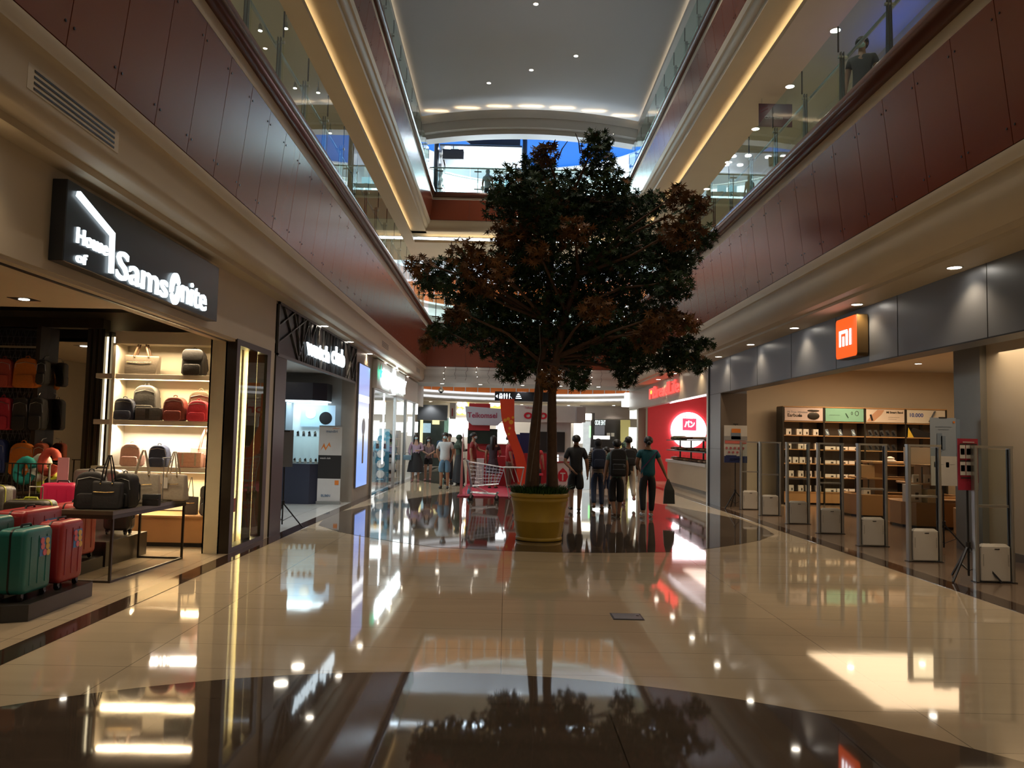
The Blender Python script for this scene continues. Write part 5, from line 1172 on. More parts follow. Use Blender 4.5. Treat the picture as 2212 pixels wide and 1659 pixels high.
blobs = [(1290, 308, 36, G), (1292, 352, 40, G), (1178, 332, 30, O), (1165, 365, 45, G), (1110, 402, 55, G), (1235, 405, 50, G), (1320, 395, 42, G), (1350, 448, 52, G), (1095, 442, 52, G), (1150, 420, 55, G), (1210, 460, 80, G), (1280, 455, 65, G), (1410, 440, 34, G), (1468, 425, 32, O), (1505, 448, 34, O), (1512, 512, 38, G), (1470, 500, 50, O), (1450, 545, 62, G), (1385, 520, 62, G), (1300, 540, 80, G), (1160, 520, 75, G), (1090, 512, 38, O), (1110, 565, 62, G), (1010, 550, 42, O), (1050, 590, 60, O), (960, 590, 45, G), (905, 575, 30, O), (925, 612, 32, G), (1000, 625, 52, G), (1060, 660, 62, G), (1170, 610, 90, G), (1290, 620, 90, G), (1395, 600, 75, G), (1455, 620, 42, G), (1468, 570, 38, G), (1000, 700, 50, G), (950, 722, 34, G), (922, 742, 20, O), (985, 680, 30, O), (1080, 720, 75, G), (1190, 710, 90, G), (1310, 710, 85, G), (1410, 690, 55, G), (1470, 755, 45, G), (1525, 742, 20, G), (1505, 786, 26, G), (1440, 770, 48, G), (1360, 775, 50, G), (1290, 670, 40, O), (1430, 690, 38, O), (1140, 775, 52, G), (1105, 800, 34, G), (1240, 775, 50, G), (1195, 820, 30, O), (1250, 820, 26, G), (1350, 815, 26, G), (1160, 545, 30, O), (1240, 500, 40, O), (1480, 700, 32, O), (1400, 730, 36, O), (1130, 500, 26, O)]
LEAF = []
for k in range(7):
    a = -PI/2 + (k - 3)*PI*.27; L = (.55, .8, .95, 1.0, .95, .8, .55)[k]
    LEAF.append((math.sin(a + PI/2)*L*.5, math.cos(a + PI/2)*L*.5, L))
lp = [(0, -.08)]
for k, ang in enumerate((-125, -80, -38, 0, 38, 80, 125)):
    L = (.42, .50, .56, .62, .56, .50, .42)[k]; a = math.radians(ang)
    if k: m_ = math.radians((ang + (-125, -80, -38, 0, 38, 80, 125)[k-1])/2); lp.append((.17*math.sin(m_), .17*math.cos(m_)))
    lp += [(.30*math.sin(a - .16), .30*math.cos(a - .16)), (L*math.sin(a), L*math.cos(a)), (.30*math.sin(a + .16), .30*math.cos(a + .16))]
NL = len(lp)
fm = [MB(), MB()]; bm = []; r_ = random.Random(21); tops = [Vector(p) for p in (trunkA[4], trunkA[5], trunkA[6], trunkA[7], trunkB[4], trunkB[5], trunkB[6])]
bulbs = MB(); brs = 0
for bi, (px, py, rp, kind) in enumerate(blobs):
    Yb = 12.6 + (r_.uniform(-1.15, 1.25) if rp < 70 else r_.uniform(-.45, .5)); 
    if kind == O: Yb = 11.9 - r_.uniform(0, .7)
    c = P(px, py, Yb); R = rp*Yb/1700*1.08
    st = min(tops, key=lambda q: (q - c).length + max(0, q.z - c.z + .3)*2)
    if R > .2 or r_.random() < .7:
        mid = (st + c)/2 + Vector((r_.uniform(-.12, .12), r_.uniform(-.12, .12), r_.uniform(-.05, .2)))
        MB().tube([lw(st), lw(st*.6 + mid*.4), lw(mid), lw(mid*.4 + c*.6 + Vector((0, 0, .04))), lw(c + Vector((0, 0, R*.4)))], [.034, .027, .02, .014, .006], 7).build('branch', m_bark, tr, smooth=True)
    tw = MB()
    for k in range(max(3, int(R*10))):
        d = Vector((r_.gauss(0, 1), r_.gauss(0, 1), r_.gauss(.2, .8))).normalized()*R*.9; tw.tube([lw(c), lw(c + d*.5 + Vector((0, 0, .03))), lw(c + d)], [.008, .006, .003], 4); 
    bm.append(tw)
    for k in range(int(1750*R*R*(1.0 if kind == G else .8))):
        d = Vector((r_.gauss(0, 1), r_.gauss(0, 1), r_.gauss(0, 1))).normalized()*R*(r_.random()**.42); d.z *= .82
        p = lw(c + d); s = r_.uniform(.11, .18)*(1.0 if kind == G else 1.1)
        yaw = r_.uniform(0, 2*PI); M3 = Matrix.Rotation(yaw, 3, 'Z') @ Matrix.Rotation(r_.gauss(1.15, .55) + PI, 3, 'X') @ Matrix.Rotation(r_.uniform(-.6, .6), 3, 'Y')
        mb = fm[kind if r_.random() < .94 else 1 - kind]; n = len(mb.v)
        for a, b in lp: q = M3 @ Vector((a*s, b*s, -(a*a + b*b)*s*.55)); mb.v.append((p.x + q.x, p.y + q.y, p.z + q.z))
        mb.f.append(tuple(range(n, n + NL))); mb.m.append(0)
    if r_.random() < .5:
        for k in range(1): q = lw(c + Vector((r_.uniform(-R, R), -R*.9, r_.uniform(-R, R)*.6))); bulbs.ball(tuple(q), .007, seg=5, rings=3)
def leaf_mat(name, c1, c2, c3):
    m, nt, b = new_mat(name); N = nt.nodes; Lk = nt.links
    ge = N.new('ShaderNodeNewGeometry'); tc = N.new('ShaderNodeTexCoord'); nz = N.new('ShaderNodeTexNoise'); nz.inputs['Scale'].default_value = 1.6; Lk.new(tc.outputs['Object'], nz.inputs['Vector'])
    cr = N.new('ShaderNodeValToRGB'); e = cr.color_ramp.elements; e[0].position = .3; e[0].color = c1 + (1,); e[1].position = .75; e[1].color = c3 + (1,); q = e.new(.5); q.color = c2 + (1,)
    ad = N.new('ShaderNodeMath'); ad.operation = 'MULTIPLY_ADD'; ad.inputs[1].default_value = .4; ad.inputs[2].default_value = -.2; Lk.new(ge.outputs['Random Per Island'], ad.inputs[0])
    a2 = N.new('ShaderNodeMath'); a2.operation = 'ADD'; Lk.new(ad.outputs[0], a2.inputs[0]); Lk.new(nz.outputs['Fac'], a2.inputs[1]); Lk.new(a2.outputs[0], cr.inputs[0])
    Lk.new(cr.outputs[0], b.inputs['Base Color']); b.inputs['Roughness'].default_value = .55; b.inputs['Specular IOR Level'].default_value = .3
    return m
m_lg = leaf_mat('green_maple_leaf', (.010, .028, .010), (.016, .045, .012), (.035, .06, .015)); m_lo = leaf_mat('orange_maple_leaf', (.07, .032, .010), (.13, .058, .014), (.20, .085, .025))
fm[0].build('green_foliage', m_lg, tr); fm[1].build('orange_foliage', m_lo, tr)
al = MB()
for t_ in bm:
    n = len(al.v); al.v += t_.v; al.f += [tuple(i + n for i in f) for f in t_.f]; al.m += t_.m
tag(al.build('twigs', m_bark, tr), kind='stuff'); tag(bulbs.build('fairy_lights', E('fairy_bulb', (1, .9, .7), 1.5), tr), kind='stuff')
for k, pts_ in enumerate((((1253, 330, 12.6), (1250, 305, 12.6), (1243, 288, 12.6)), ((1262, 345, 12.6), (1255, 318, 12.6), (1262, 296, 12.6)), ((1205, 345, 12.5), (1214, 322, 12.5), (1226, 305, 12.5)))):
    MB().tube([lw(P(*q)) for q in pts_], [.014, .01, .006], 6).build('bare_twig', m_bark, tr)
MB().tube([lw(P(px, py, 12.2)) for px, py in ((1165, 700), (1168, 760), (1160, 800), (1166, 850), (1160, 930), (1150, 1000), (1145, 1040))], .005, 5).build('cable', M('grey_cable', (.15, .13, .11), .5), tr)

# ================================================================ people
m_skin = M('skin_tan', (.33, .17, .10), .55, var=.05); m_skin2 = M('skin_light', (.50, .31, .22), .55, var=.05)
m_hair = M('black_hair', (.010, .008, .007), .45, bump=.3, scale=60); m_mask = M('pale_blue_mask', (.42, .62, .68), .6)
def skinned(name, verts, edges, rad, mat, parent, sub=1):
    me = bpy.data.meshes.new(name); me.from_pydata([tuple(v) for v in verts], edges, []); me.materials.append(mat)
    o = bpy.data.objects.new(name, me); COL.objects.link(o); o.parent = parent
    sk = o.modifiers.new('skin', 'SKIN'); sk.use_smooth_shade = True; sk.branch_smoothing = .3
    d = me.skin_vertices[0].data
    for i, r in enumerate(rad):
        d[i].radius = r if isinstance(r, tuple) else (r, r); d[i].use_root = (i == 0)
    s = o.modifiers.new('sub', 'SUBSURF'); s.levels = sub; s.render_levels = sub
    return o
def person(label, x, y, rz=0., H=1.65, lelb=None, lwri=None, relb=None, rwri=None, top=None, sleeve=.55, bottom=None, leg='long', hair='short', shoe=None, skin=None, lknee=None, lank=None, rknee=None, rank=None, z=0., fat=1., group='people in the mall', mask=False, headrot=0., hijab=None, skirt=None, sub=1, beard=False, hem=.88):
    s = H/1.68; t = thing('person', label, 'person', (x, y, z), rz, group); skin = skin or m_skin
    V = lambda a, b, c: Vector((a*s, b*s, c*s))
    f = fat
    J = dict(pel=V(0, 0, .93), spi=V(0, .01, 1.10), che=V(0, .01, 1.28), nb=V(0, .015, 1.415), neck=V(0, .005, 1.47), jaw=V(0, -.012, 1.525), head=V(0, -.004, 1.585), top=V(0, .008, 1.635),
        ls=V(-.165, .01, 1.375), rs=V(.165, .01, 1.375), le=V(*(lelb or (-.225, .03, 1.10))), re=V(*(relb or (.225, .03, 1.10))), lw=V(*(lwri or (-.235, -.04, .865))), rw=V(*(rwri or (.235, -.04, .865))),
        lh=V(-.085, 0, .88), rh=V(.085, 0, .88), lk=V(*(lknee or (-.095, -.015, .48))), rk=V(*(rknee or (.095, -.015, .48))), la=V(*(lank or (-.10, .02, .085))), ra=V(*(rank or (.10, .02, .085))))
    J['lt'] = J['la'] + V(-.015, -.15, -.045); J['rt'] = J['ra'] + V(.015, -.15, -.045)
    J['la2'] = J['la'] + V(0, .01, -.04); J['ra2'] = J['ra'] + V(0, .01, -.04)
    names = ['pel', 'spi', 'che', 'nb', 'neck', 'jaw', 'head', 'top', 'ls', 'le', 'lw', 'rs', 're', 'rw', 'lh', 'lk', 'la', 'rh', 'rk', 'ra', 'la2', 'ra2', 'lt', 'rt']
    R = dict(pel=(.135*f, .10*f), spi=(.115*f, .088*f), che=(.145*f, .10*f), nb=(.075, .06), neck=.056, jaw=(.058, .068), head=(.078, .092), top=(.058, .07), ls=.058*f, le=.045, lw=.029, rs=.058*f, re=.045, rw=.029, lh=.085*f, lk=.062, la=.042, rh=.085*f, rk=.062, ra=.042, la2=.034, ra2=.034, lt=.03, rt=.03)
    vs = [J[n] for n in names]; rad = [tuple(q*s for q in (R[n] if isinstance(R[n], tuple) else (R[n], R[n]))) for n in names]; ix = {n: i for i, n in enumerate(names)}
    ed = [('pel', 'spi'), ('spi', 'che'), ('che', 'nb'), ('nb', 'neck'), ('neck', 'jaw'), ('jaw', 'head'), ('head', 'top'), ('che', 'ls'), ('ls', 'le'), ('le', 'lw'), ('che', 'rs'), ('rs', 're'), ('re', 'rw'), ('pel', 'lh'), ('lh', 'lk'), ('lk', 'la'), ('pel', 'rh'), ('rh', 'rk'), ('rk', 'ra'), ('la', 'la2'), ('ra', 'ra2'), ('la2', 'lt'), ('ra2', 'rt')]
    ed = [(ix[a], ix[b]) for a, b in ed]
    for w, e, sd in (('lw', 'le', -1), ('rw', 're', 1)):          # palm, four fingers, thumb
        d = (J[w] - J[e]).normalized(); side = d.cross(Vector((1, 0, 0))).normalized() if abs(d.x) < .8 else Vector((0, 1, 0)); nrm = d.cross(side).normalized()
        ip = len(vs); vs.append(J[w] + d*.045*s); rad.append((.030*s, .020*s)); ed.append((ix[w], ip))
        ip2 = len(vs); vs.append(J[w] + d*.085*s); rad.append((.032*s, .018*s)); ed.append((ip, ip2))
        for q, (o_, L_) in enumerate(((-.027, .065), (-.009, .078), (.009, .073), (.026, .055))):
            k0 = len(vs); b0 = vs[ip2] + side*o_*s + d*.014*s; vs += [b0, b0 + d*L_*.5*s + nrm*.006*s*sd, b0 + d*L_*.9*s + nrm*.020*s*sd]; rad += [(.0095*s,)*2, (.0085*s,)*2, (.007*s,)*2]; ed += [(ip2, k0), (k0, k0+1), (k0+1, k0+2)]
        k0 = len(vs); vs += [vs[ip] - side*.034*s + d*.01*s, vs[ip] - side*.050*s + d*.042*s]; rad += [(.0115*s,)*2, (.009*s,)*2]; ed += [(ip, k0), (k0, k0+1)]
    skinned('body', vs, ed, rad, skin, t, sub)
    if top is not None:
        n2 = ['pelT', 'pm', 'spi', 'che', 'nb2', 'ls', 'lm', 'rs', 'rm']
        J['pelT'] = V(0, 0, hem - .07); J['nb2'] = V(0, .012, 1.41); J['lm'] = J['ls'].lerp(J['le'], min(1, sleeve)); J['rm'] = J['rs'].lerp(J['re'], min(1, sleeve))
        J['pm'] = V(0, 0, hem + .06); rr = [(.152*f, .125*f), (.158*f, .125*f), (.142*f, .112*f), (.162*f, .118*f), (.085, .07), .066*f, .060*f, .066*f, .060*f]; vv = [J[n] for n in n2]; E2 = [(0, 1), (1, 2), (2, 3), (3, 4), (3, 5), (5, 6), (3, 7), (7, 8)]
        if sleeve > 1:
            for e, w in ((6, 'lw'), (8, 'rw')): E2.append((e, len(vv))); vv.append(J[w]); rr.append(.036)
        skinned('shirt', vv, E2, [tuple(q*s for q in (r if isinstance(r, tuple) else (r, r))) for r in rr], top, t, sub)
    if bottom is not None:
        if skirt:
            a, b_, zt, zb = skirt; mb = MB(); prof = [(.13, zt + .03), (.155, zt - .08), (a, (zt + zb)/2), (b_, zb)]
            vs_ = []; sg_ = 24
            for r, z_ in prof:
                for k in range(sg_):
                    u = 2*PI*k/sg_; w_ = 1 + .05*math.sin(6*u)*(z_ < zt - .1); vs_.append((r*math.cos(u)*s*w_, r*.8*math.sin(u)*s*w_, z_*s))
            mb.add(vs_, [(i*sg_+k, i*sg_+(k+1) % sg_, (i+1)*sg_+(k+1) % sg_, (i+1)*sg_+k) for i in range(3) for k in range(sg_)] + [tuple(range(sg_))]); mb.build('skirt', bottom, t, smooth=True)
        else:
            fr = {'long': 1.0, 'three_quarter': .45, 'knee': .0, 'short': -.35}[leg]
            pts_ = [V(0, .005, 1.02), J['lh'], None, None, J['rh'], None, None, V(0, 0, .90)]
            for a, h, k_, n_ in ((2, 'lh', 'lk', 'la'), (5, 'rh', 'rk', 'ra')):
                pts_[a] = J[h].lerp(J[k_], .9 if fr > 0 else .5); pts_[a+1] = J[k_].lerp(J[n_], fr*.97) if fr > 0 else J[h].lerp(J[k_], 1.02 + fr)
            w1 = .092*f if leg != 'long' else .076*f; w2 = .060 if leg == 'long' else .088*f
            rr = [(.135*f, .102*f), .105*f, w1, w2, .105*f, w1, w2, (.150*f, .118*f)]
            skinned('trousers' if leg == 'long' else 'shorts', pts_, [(0, 7), (7, 1), (1, 2), (2, 3), (7, 4), (4, 5), (5, 6)], [tuple(q*s for q in (r if isinstance(r, tuple) else (r, r))) for r in rr], bottom, t, sub)
    hz = J['head']
    if hijab is not None:
        mb = MB(); mb.ball((0, .012*s, 1.595*s), .098*s, .112*s, .105*s); mb.lathe([(.085*s, 1.56*s), (.075*s, 1.50*s), (.11*s, 1.43*s), (.19*s, 1.33*s), (.185*s, 1.22*s), (.15*s, 1.20*s)], (0, .01, 0), 18)
        mb.build('headscarf', hijab, t, smooth=True)
    elif hair:
        mb = MB(); mb.T = Matrix.Rotation(headrot, 4, 'Z')
        mb.T = Matrix.Translation((0, .020*s, 1.612*s)) @ Matrix.Rotation(-.45, 4, 'X')
        mb.ball((0, 0, 0), .100*s, .112*s, .092*s, 16, 8, z0=-.35)
        if hair == 'long': mb.T = None; mb.tube([(0, .05*s, 1.62*s), (0, .085*s, 1.52*s), (0, .095*s, 1.38*s), (0, .10*s, 1.24*s)], [.08*s, .085*s, .085*s, .04*s], 12); mb.tube([(-.075*s, .0, 1.6*s), (-.085*s, -.02*s, 1.48*s), (-.095*s, -.06*s, 1.33*s)], [.03*s, .03*s, .015*s], 8); mb.tube([(.075*s, .0, 1.6*s), (.085*s, -.02*s, 1.48*s), (.095*s, -.06*s, 1.33*s)], [.03*s, .03*s, .015*s], 8)
        if hair == 'bun': mb.T = None; mb.ball((0, .115*s, 1.56*s), .045*s)
        if hair == 'cap': pass
        mb.build('hair', m_hair, t, smooth=True)
    fz = 1.585*s
    fb = MB()
    fb.tube([(0, -.088*s, fz + .022*s), (0, -.102*s, fz - .005*s), (0, -.092*s, fz - .012*s)], [.008*s, .013*s, .008*s], 6); 
    if hijab is None:
        for sx in (-1, 1): fb.ball((sx*.080*s, .005*s, fz), .012*s, .018*s, .030*s, 8, 5)
    fb.build('nose_and_ears', skin, t, smooth=True)
    for sx in (-1, 1): MB().ball((sx*.030*s, -.083*s, fz + .018*s), .012*s, .008*s, .007*s, 8, 5).build('eye', m_black, t)
    if mask: MB().ball((0, -.050*s, fz - .035*s), .060*s, .058*s, .047*s, 14, 8).build('face_mask', m_mask, t, smooth=True)
    else: MB().ball((0, -.082*s, fz - .042*s), .024*s, .008*s, .006*s, 10, 4).build('mouth', M('lips', (.25, .08, .07), .5) if 'lips' not in bpy.data.materials else bpy.data.materials['lips'], t)
    if shoe is not None:
        for a, b in (('la', 'lt'), ('ra', 'rt')):
            p, q = J[a], J[b]; MB().tube([p + V(0, .05, -.045), p + V(0, .0, -.04), p.lerp(q, .5) + V(0, 0, -.012), q + V(0, -.0, -.002), q + V(0, -.04, -.01)], [.032*s, .044*s, .043*s, .040*s, .022*s], 10).build('shoe', shoe, t, smooth=True)
    t['_s'] = s
    return t
def pack(t, mat, w=.30, h=.45, d=.16, z=.98, big=False):
    """backpack worn on the back, a thing of its own"""
    s = t['_s']; o = thing('backpack', 'x', 'backpack', t.location, t.rotation_euler.z)
    shade(MB().prism([(a, b + z*s) for a, b in arch(w, h, w*.35)], XZ, .115*s, .115*s + d).build('body', mat, o), .03)
    shade(MB().prism([(a, b + z*s + .03) for a, b in arch(w*.75, h*.42, w*.12)], XZ, .115*s + d - .01, .115*s + d + .05).build('front_pocket', mat, o), .02)
    for sx in (-1, 1): MB().tube([(sx*.07, .13*s, (z + h - .06)*s), (sx*.10, .0, 1.45*s), (sx*.12, -.115*s, 1.32*s), (sx*.14, -.10*s, 1.12*s), (sx*.15, .08*s, (z + .06)*s)], .018, 6).build('shoulder_strap', mat, o, smooth=True)
    if big:
        for k, zz_ in enumerate((.38, .27, .16)): MB().box(-w*.4, w*.4, .115*s + d + .045, .115*s + d + .055, z*s + h*zz_*1.6, z*s + h*zz_*1.6 + .008).build('compression_strap', m_grey, o)
        MB().tube([(-.10 + .02*math.cos(a), .13*s + d + .06, z*s + .22 + .02*math.sin(a)) for a in [2*PI*k/10 for k in range(10)]], .004, 5, closed=True).build('ring', m_chrome, o)
    return o
c_blk = fab('black_shirt', (.012, .012, .014)); c_teal = fab('teal_shirt', (.004, .10, .13)); c_jean = fab('dark_denim', (.02, .035, .08)); c_den = fab('blue_denim', (.10, .20, .30)); c_wht = fab('pale_polo', (.52, .55, .56)); c_lil = fab('lilac_blouse', (.42, .30, .40))
c_grn = fab('sage_shirt', (.10, .20, .18)); c_redp = fab('bright_red_polo', (.5, .03, .03)); c_redd = fab('dark_red_shirt', (.22, .02, .02)); c_khk = fab('khaki', (.16, .11, .07)); c_mar = fab('dark_aubergine', (.03, .012, .02)); c_dgr = fab('dark_green_cloth', (.03, .05, .03)); c_tan = fab('cream_trousers', (.50, .42, .33))
def stripes(name, a, b, sc, axis=2):
    m, nt, bs = new_mat(name); N = nt.nodes; Lk = nt.links; tc = N.new('ShaderNodeTexCoord'); sp = N.new('ShaderNodeSeparateXYZ'); Lk.new(tc.outputs['Object'], sp.inputs[0])
    mu = N.new('ShaderNodeMath'); mu.operation = 'MULTIPLY'; mu.inputs[1].default_value = sc; Lk.new(sp.outputs[axis], mu.inputs[0]); fr = N.new('ShaderNodeMath'); fr.operation = 'FRACT'; Lk.new(mu.outputs[0], fr.inputs[0])
    gt_ = N.new('ShaderNodeMath'); gt_.operation = 'GREATER_THAN'; gt_.inputs[1].default_value = .5; Lk.new(fr.outputs[0], gt_.inputs[0]); mx = N.new('ShaderNodeMix'); mx.data_type = 'RGBA'
    mx.inputs[6].default_value = a + (1,); mx.inputs[7].default_value = b + (1,); Lk.new(gt_.outputs[0], mx.inputs[0]); Lk.new(mx.outputs[2], bs.inputs['Base Color']); bs.inputs['Roughness'].default_value = .7; return m
c_str = stripes('striped_cloth', (.02, .02, .03), (.38, .30, .22), 22); c_vst = stripes('vertical_striped_cloth', (.08, .04, .06), (.45, .36, .38), 24, 0)
sh_blk = M('black_shoe', (.015, .014, .013), .5); sh_wht = M('white_shoe', (.5, .5, .5), .5); sh_brn = M('brown_sandal', (.12, .07, .04), .5); sh_pnk = M('pink_sandal', (.4, .2, .2), .5)
B = PI
g = 'people walking away past the tree'
person('person in black shirt and black shorts walking away with one hand behind the back', 1.56, 17.45, B, 1.66, top=c_blk, bottom=c_blk, leg='knee', sleeve=.85, shoe=sh_brn, relb=(.26, .06, 1.10), rwri=(.10, .17, .93), lelb=(-.24, .03, 1.10), lwri=(-.26, -.02, .86), fat=1.12, group=g, lank=(-.08, -.02, .085), rank=(.10, .08, .12))
t = person('person in black headscarf and striped top walking away with a navy backpack', 2.12, 18.1, B, 1.60, top=c_str, bottom=c_jean, leg='long', sleeve=1.2, shoe=sh_brn, hijab=f_black, group=g, rank=(.10, .14, .12)); q = pack(t, f_navy, .30, .44); q['label'] = 'navy backpack on the person in the black headscarf'
t = person('person in sage shirt and knee breeches walking away under a big black backpack', 2.31, 16.4, B, 1.58, top=c_grn, bottom=c_blk, leg='three_quarter', sleeve=.6, shoe=sh_brn, group=g, rwri=(.27, .05, .86), lank=(-.06, .0, .085), rank=(.05, .10, .10)); q = pack(t, f_black, .32, .56, .20, .90, True); q['label'] = 'big black hiking backpack on the person in the sage shirt'
t = person('person in a long black top and light trousers at the back of the walking group', 3.02, 19.4, B, 1.66, top=c_blk, bottom=c_tan, leg='long', sleeve=1.3, shoe=sh_pnk, hair='short', group=g, lknee=(-.1, .05, .5), lank=(-.1, .32, .22), hem=.78); q = pack(t, f_black, .30, .40); q['label'] = 'black backpack on the person at the back of the walking group'
person('child-sized person in dark shorts half hidden between the headscarf and sage shirt', 2.42, 18.9, B, 1.40, top=c_jean, bottom=c_jean, leg='knee', shoe=sh_blk, group=g)
person('person in teal T-shirt and black trousers walking away on the right', 3.0, 16.6, B, 1.66, top=c_teal, bottom=c_blk, leg='long', sleeve=.6, shoe=sh_wht, hair='bun', group=g, relb=(.24, -.02, 1.12), rwri=(.17, -.16, 1.02), lelb=(-.27, .03, 1.12), lwri=(-.38, .0, .88), fat=1.12, lank=(-.07, .02, .085), rank=(.12, .14, .10), rknee=(.12, .02, .48))
o = MB().add([(.17, -.085, 1.37), (.20, -.085, 1.37), (-.15, -.125, .98), (-.18, -.125, .98), (.17, -.075, 1.37), (.20, -.075, 1.37), (-.15, -.115, .98), (-.18, -.115, .98)], [(0, 1, 2, 3), (7, 6, 5, 4), (0, 4, 5, 1), (2, 6, 7, 3)]).build('shoulder_bag_strap', M('purple_strap', (.08, .02, .09), .6)); o.location = (3.0, 16.59, 0); tag(o, 'purple crossbody strap across the back of the teal T-shirt', 'strap')
hb = thing('plastic_bag', 'dark plastic carrier bag hanging from the hand of the person in teal', 'bag', (3.44, 16.6, .28))
MB().add([(-.12, -.05, 0), (.12, -.05, 0), (.13, .05, 0), (-.11, .05, 0), (-.10, -.04, .30), (.11, -.04, .28), (.10, .04, .28), (-.09, .04, .30), (-.035, -.01, .52), (-.005, -.01, .52), (-.005, .01, .52), (-.035, .01, .52)], [(0, 3, 2, 1), (0, 1, 5, 4), (1, 2, 6, 5), (2, 3, 7, 6), (3, 0, 4, 7), (4, 5, 9, 8), (5, 6, 10, 9), (6, 7, 11, 10), (7, 4, 8, 11), (8, 9, 10, 11)]).build('bag_body', M('dark_plastic', (.03, .035, .03), .3, bump=.5, scale=14), hb, smooth=False)
g = 'people standing and walking on the left'
t = person('person in lilac blouse and long black skirt facing us with a blue mask', -3.10, 27.4, 0, 1.62, top=c_lil, bottom=c_blk, skirt=(.25, .30, 1.02, .34), sleeve=1.2, shoe=sh_pnk, hair='long', skin=m_skin2, mask=True, group=g, hem=.98, relb=(.24, .02, 1.13), rwri=(.10, -.20, 1.12), lelb=(-.25, .03, 1.10), lwri=(-.20, -.10, .90))
hb = thing('handbag', 'small pale blue handbag held by the person in lilac', 'handbag', (-3.38, 27.25, .74)); shade(MB().box(-.14, .14, -.05, .05, 0, .17).build('body', fab('pale_blue_leather', (.16, .28, .36), .4), hb), .02); MB().tube([(-.10, 0, .17), (-.05, 0, .25), (.05, 0, .25), (.10, 0, .17)], .007, 6).build('handle', m_black, hb)
person('person in vertically striped blouse and black shorts beside the lilac blouse', -2.72, 27.9, 0, 1.54, top=c_vst, bottom=c_blk, leg='short', sleeve=.9, shoe=sh_pnk, hair='long', skin=m_skin2, mask=True, group=g, relb=(.22, .02, 1.12), rwri=(.05, -.17, 1.02), lelb=(-.22, .02, 1.12), lwri=(-.04, -.2, 1.05), rank=(.08, .06, .10))
hb = thing('handbag', 'small brown bag at the hip of the person in the striped blouse', 'handbag', (-2.44, 27.8, .82)); shade(MB().box(-.09, .09, -.05, .05, 0, .16).build('body', fab('tan_leather', (.30, .12, .07), .4), hb), .02); MB().tube([(0, 0, .16), (-.08, .04, .4), (-.18, .06, .55)], .006, 6).build('strap', m_dark, hb)
t = person('person in dark green standing behind with a blue backpack', -2.45, 31.3, 2.5, 1.70, top=c_dgr, bottom=c_dgr, leg='long', shoe=sh_blk, group=g, sleeve=.9); q = pack(t, fab('blue_pack', (.02, .07, .14)), .30, .42); q['label'] = 'blue backpack on the person in dark green'
person('person in pale polo shirt and denim shorts looking down, facing us', -1.84, 24.0, 0, 1.68, top=c_wht, bottom=c_den, leg='knee', sleeve=.75, shoe=sh_blk, mask=True, group=g, fat=1.10, relb=(.25, .08, 1.12), rwri=(.20, .10, .92), lelb=(-.25, .08, 1.12), lwri=(-.2, .12, .94))
person('person partly hidden behind the pale polo shirt', -1.95, 27.2, .4, 1.66, top=c_blk, bottom=c_blk, leg='long', shoe=sh_blk, group=g)
person('person in long dark dress and olive headscarf beside the tall pink banner', -1.55, 26.4, 1.9, 1.64, top=c_dgr, bottom=c_blk, skirt=(.22, .27, 1.0, .06), sleeve=1.2, shoe=sh_blk, hijab=c_dgr, group=g, hem=.95, relb=(.2, -.08, 1.15), rwri=(.1, -.25, 1.18), lelb=(-.2, -.08, 1.15), lwri=(-.06, -.26, 1.16))
g = 'people at the red phone booth'
person('person in dark red shirt and grey trousers serving, masked, seen from the side', -1.0, 24.6, 1.35, 1.70, top=c_redd, bottom=c_khk, leg='long', sleeve=.7, shoe=sh_blk, mask=True, group=g, relb=(.20, -.12, 1.16), rwri=(.12, -.36, 1.12))
person('person in aubergine dress with long hair seen from behind at the booth', -.38, 24.3, 2.9, 1.62, top=c_mar, bottom=c_mar, skirt=(.19, .20, .95, .50), sleeve=.6, shoe=sh_blk, hair='long', group=g, lelb=(-.22, -.05, 1.12), lwri=(-.16, -.22, 1.08))
person('person in bright red shirt and khaki trousers at the booth counter', .12, 24.7, 1.8, 1.64, top=c_redp, bottom=c_khk, leg='long', sleeve=.8, shoe=sh_blk, group=g, fat=1.2, skin=m_skin2, relb=(.22, -.1, 1.14), rwri=(.15, -.3, 1.10))
person('person in red top seated behind the tree trunks', .98, 24.3, 2.6, 1.45, top=c_redp, bottom=c_blk, leg='long', shoe=sh_blk, group=g)
g = 'people on the upper storeys'
person('masked person in dark T-shirt looking over the middle-storey balustrade', 5.12, 11.2, -.6, 1.62, top=c_blk, bottom=c_blk, leg='long', shoe=sh_blk, mask=True, z=5.96, group=g, sleeve=.6)
person('person in pale shirt standing at the top-storey kiosk', -.98, 31.9, 2.8, 1.62, top=fab('grey_shirt', (.32, .34, .34)), bottom=c_blk, leg='long', shoe=sh_blk, z=11.0, group=g, hijab=fab('grey_scarf', (.30, .31, .30)))
# ================================================================ middle of the hall and the far end
fp = thing('floor_plate', 'small steel floor box cover set in the cream tiles', 'floor cover', (1.13, 7.24, .001)); MB().box(-.14, .14, -.125, .125, 0, .004).build('frame', m_black, fp); MB().box(-.125, .125, -.11, .11, .004, .006).build('plate', M('dull_steel', (.25, .24, .26), .3, .8), fp); MB().cyl((.10, .03, .006), .014, .002, 10).build('catch', m_black, fp)
ds = thing('directory_sign', 'long black hanging sign with lit arrow, lift and toilet symbols', 'sign', (-.47, 31.0, 3.02))
MB().box(0, 2.35, -.06, .06, 0, .37).build('box', M('sign_black', (.012, .014, .02), .3), ds, bevel=.01); e_ic = E('lit_symbol', (.80, .92, 1), 2.2)
for x in (.3, 2.05): MB().cyl((x, 0, .37), .008, .26, 6).build('hanger', m_chrome, ds)
def flat(pts, mat=None, y=-.065): mb = MB(); return mb.prism(pts, lambda a, b, h: (a, h, b), y, y + .006)
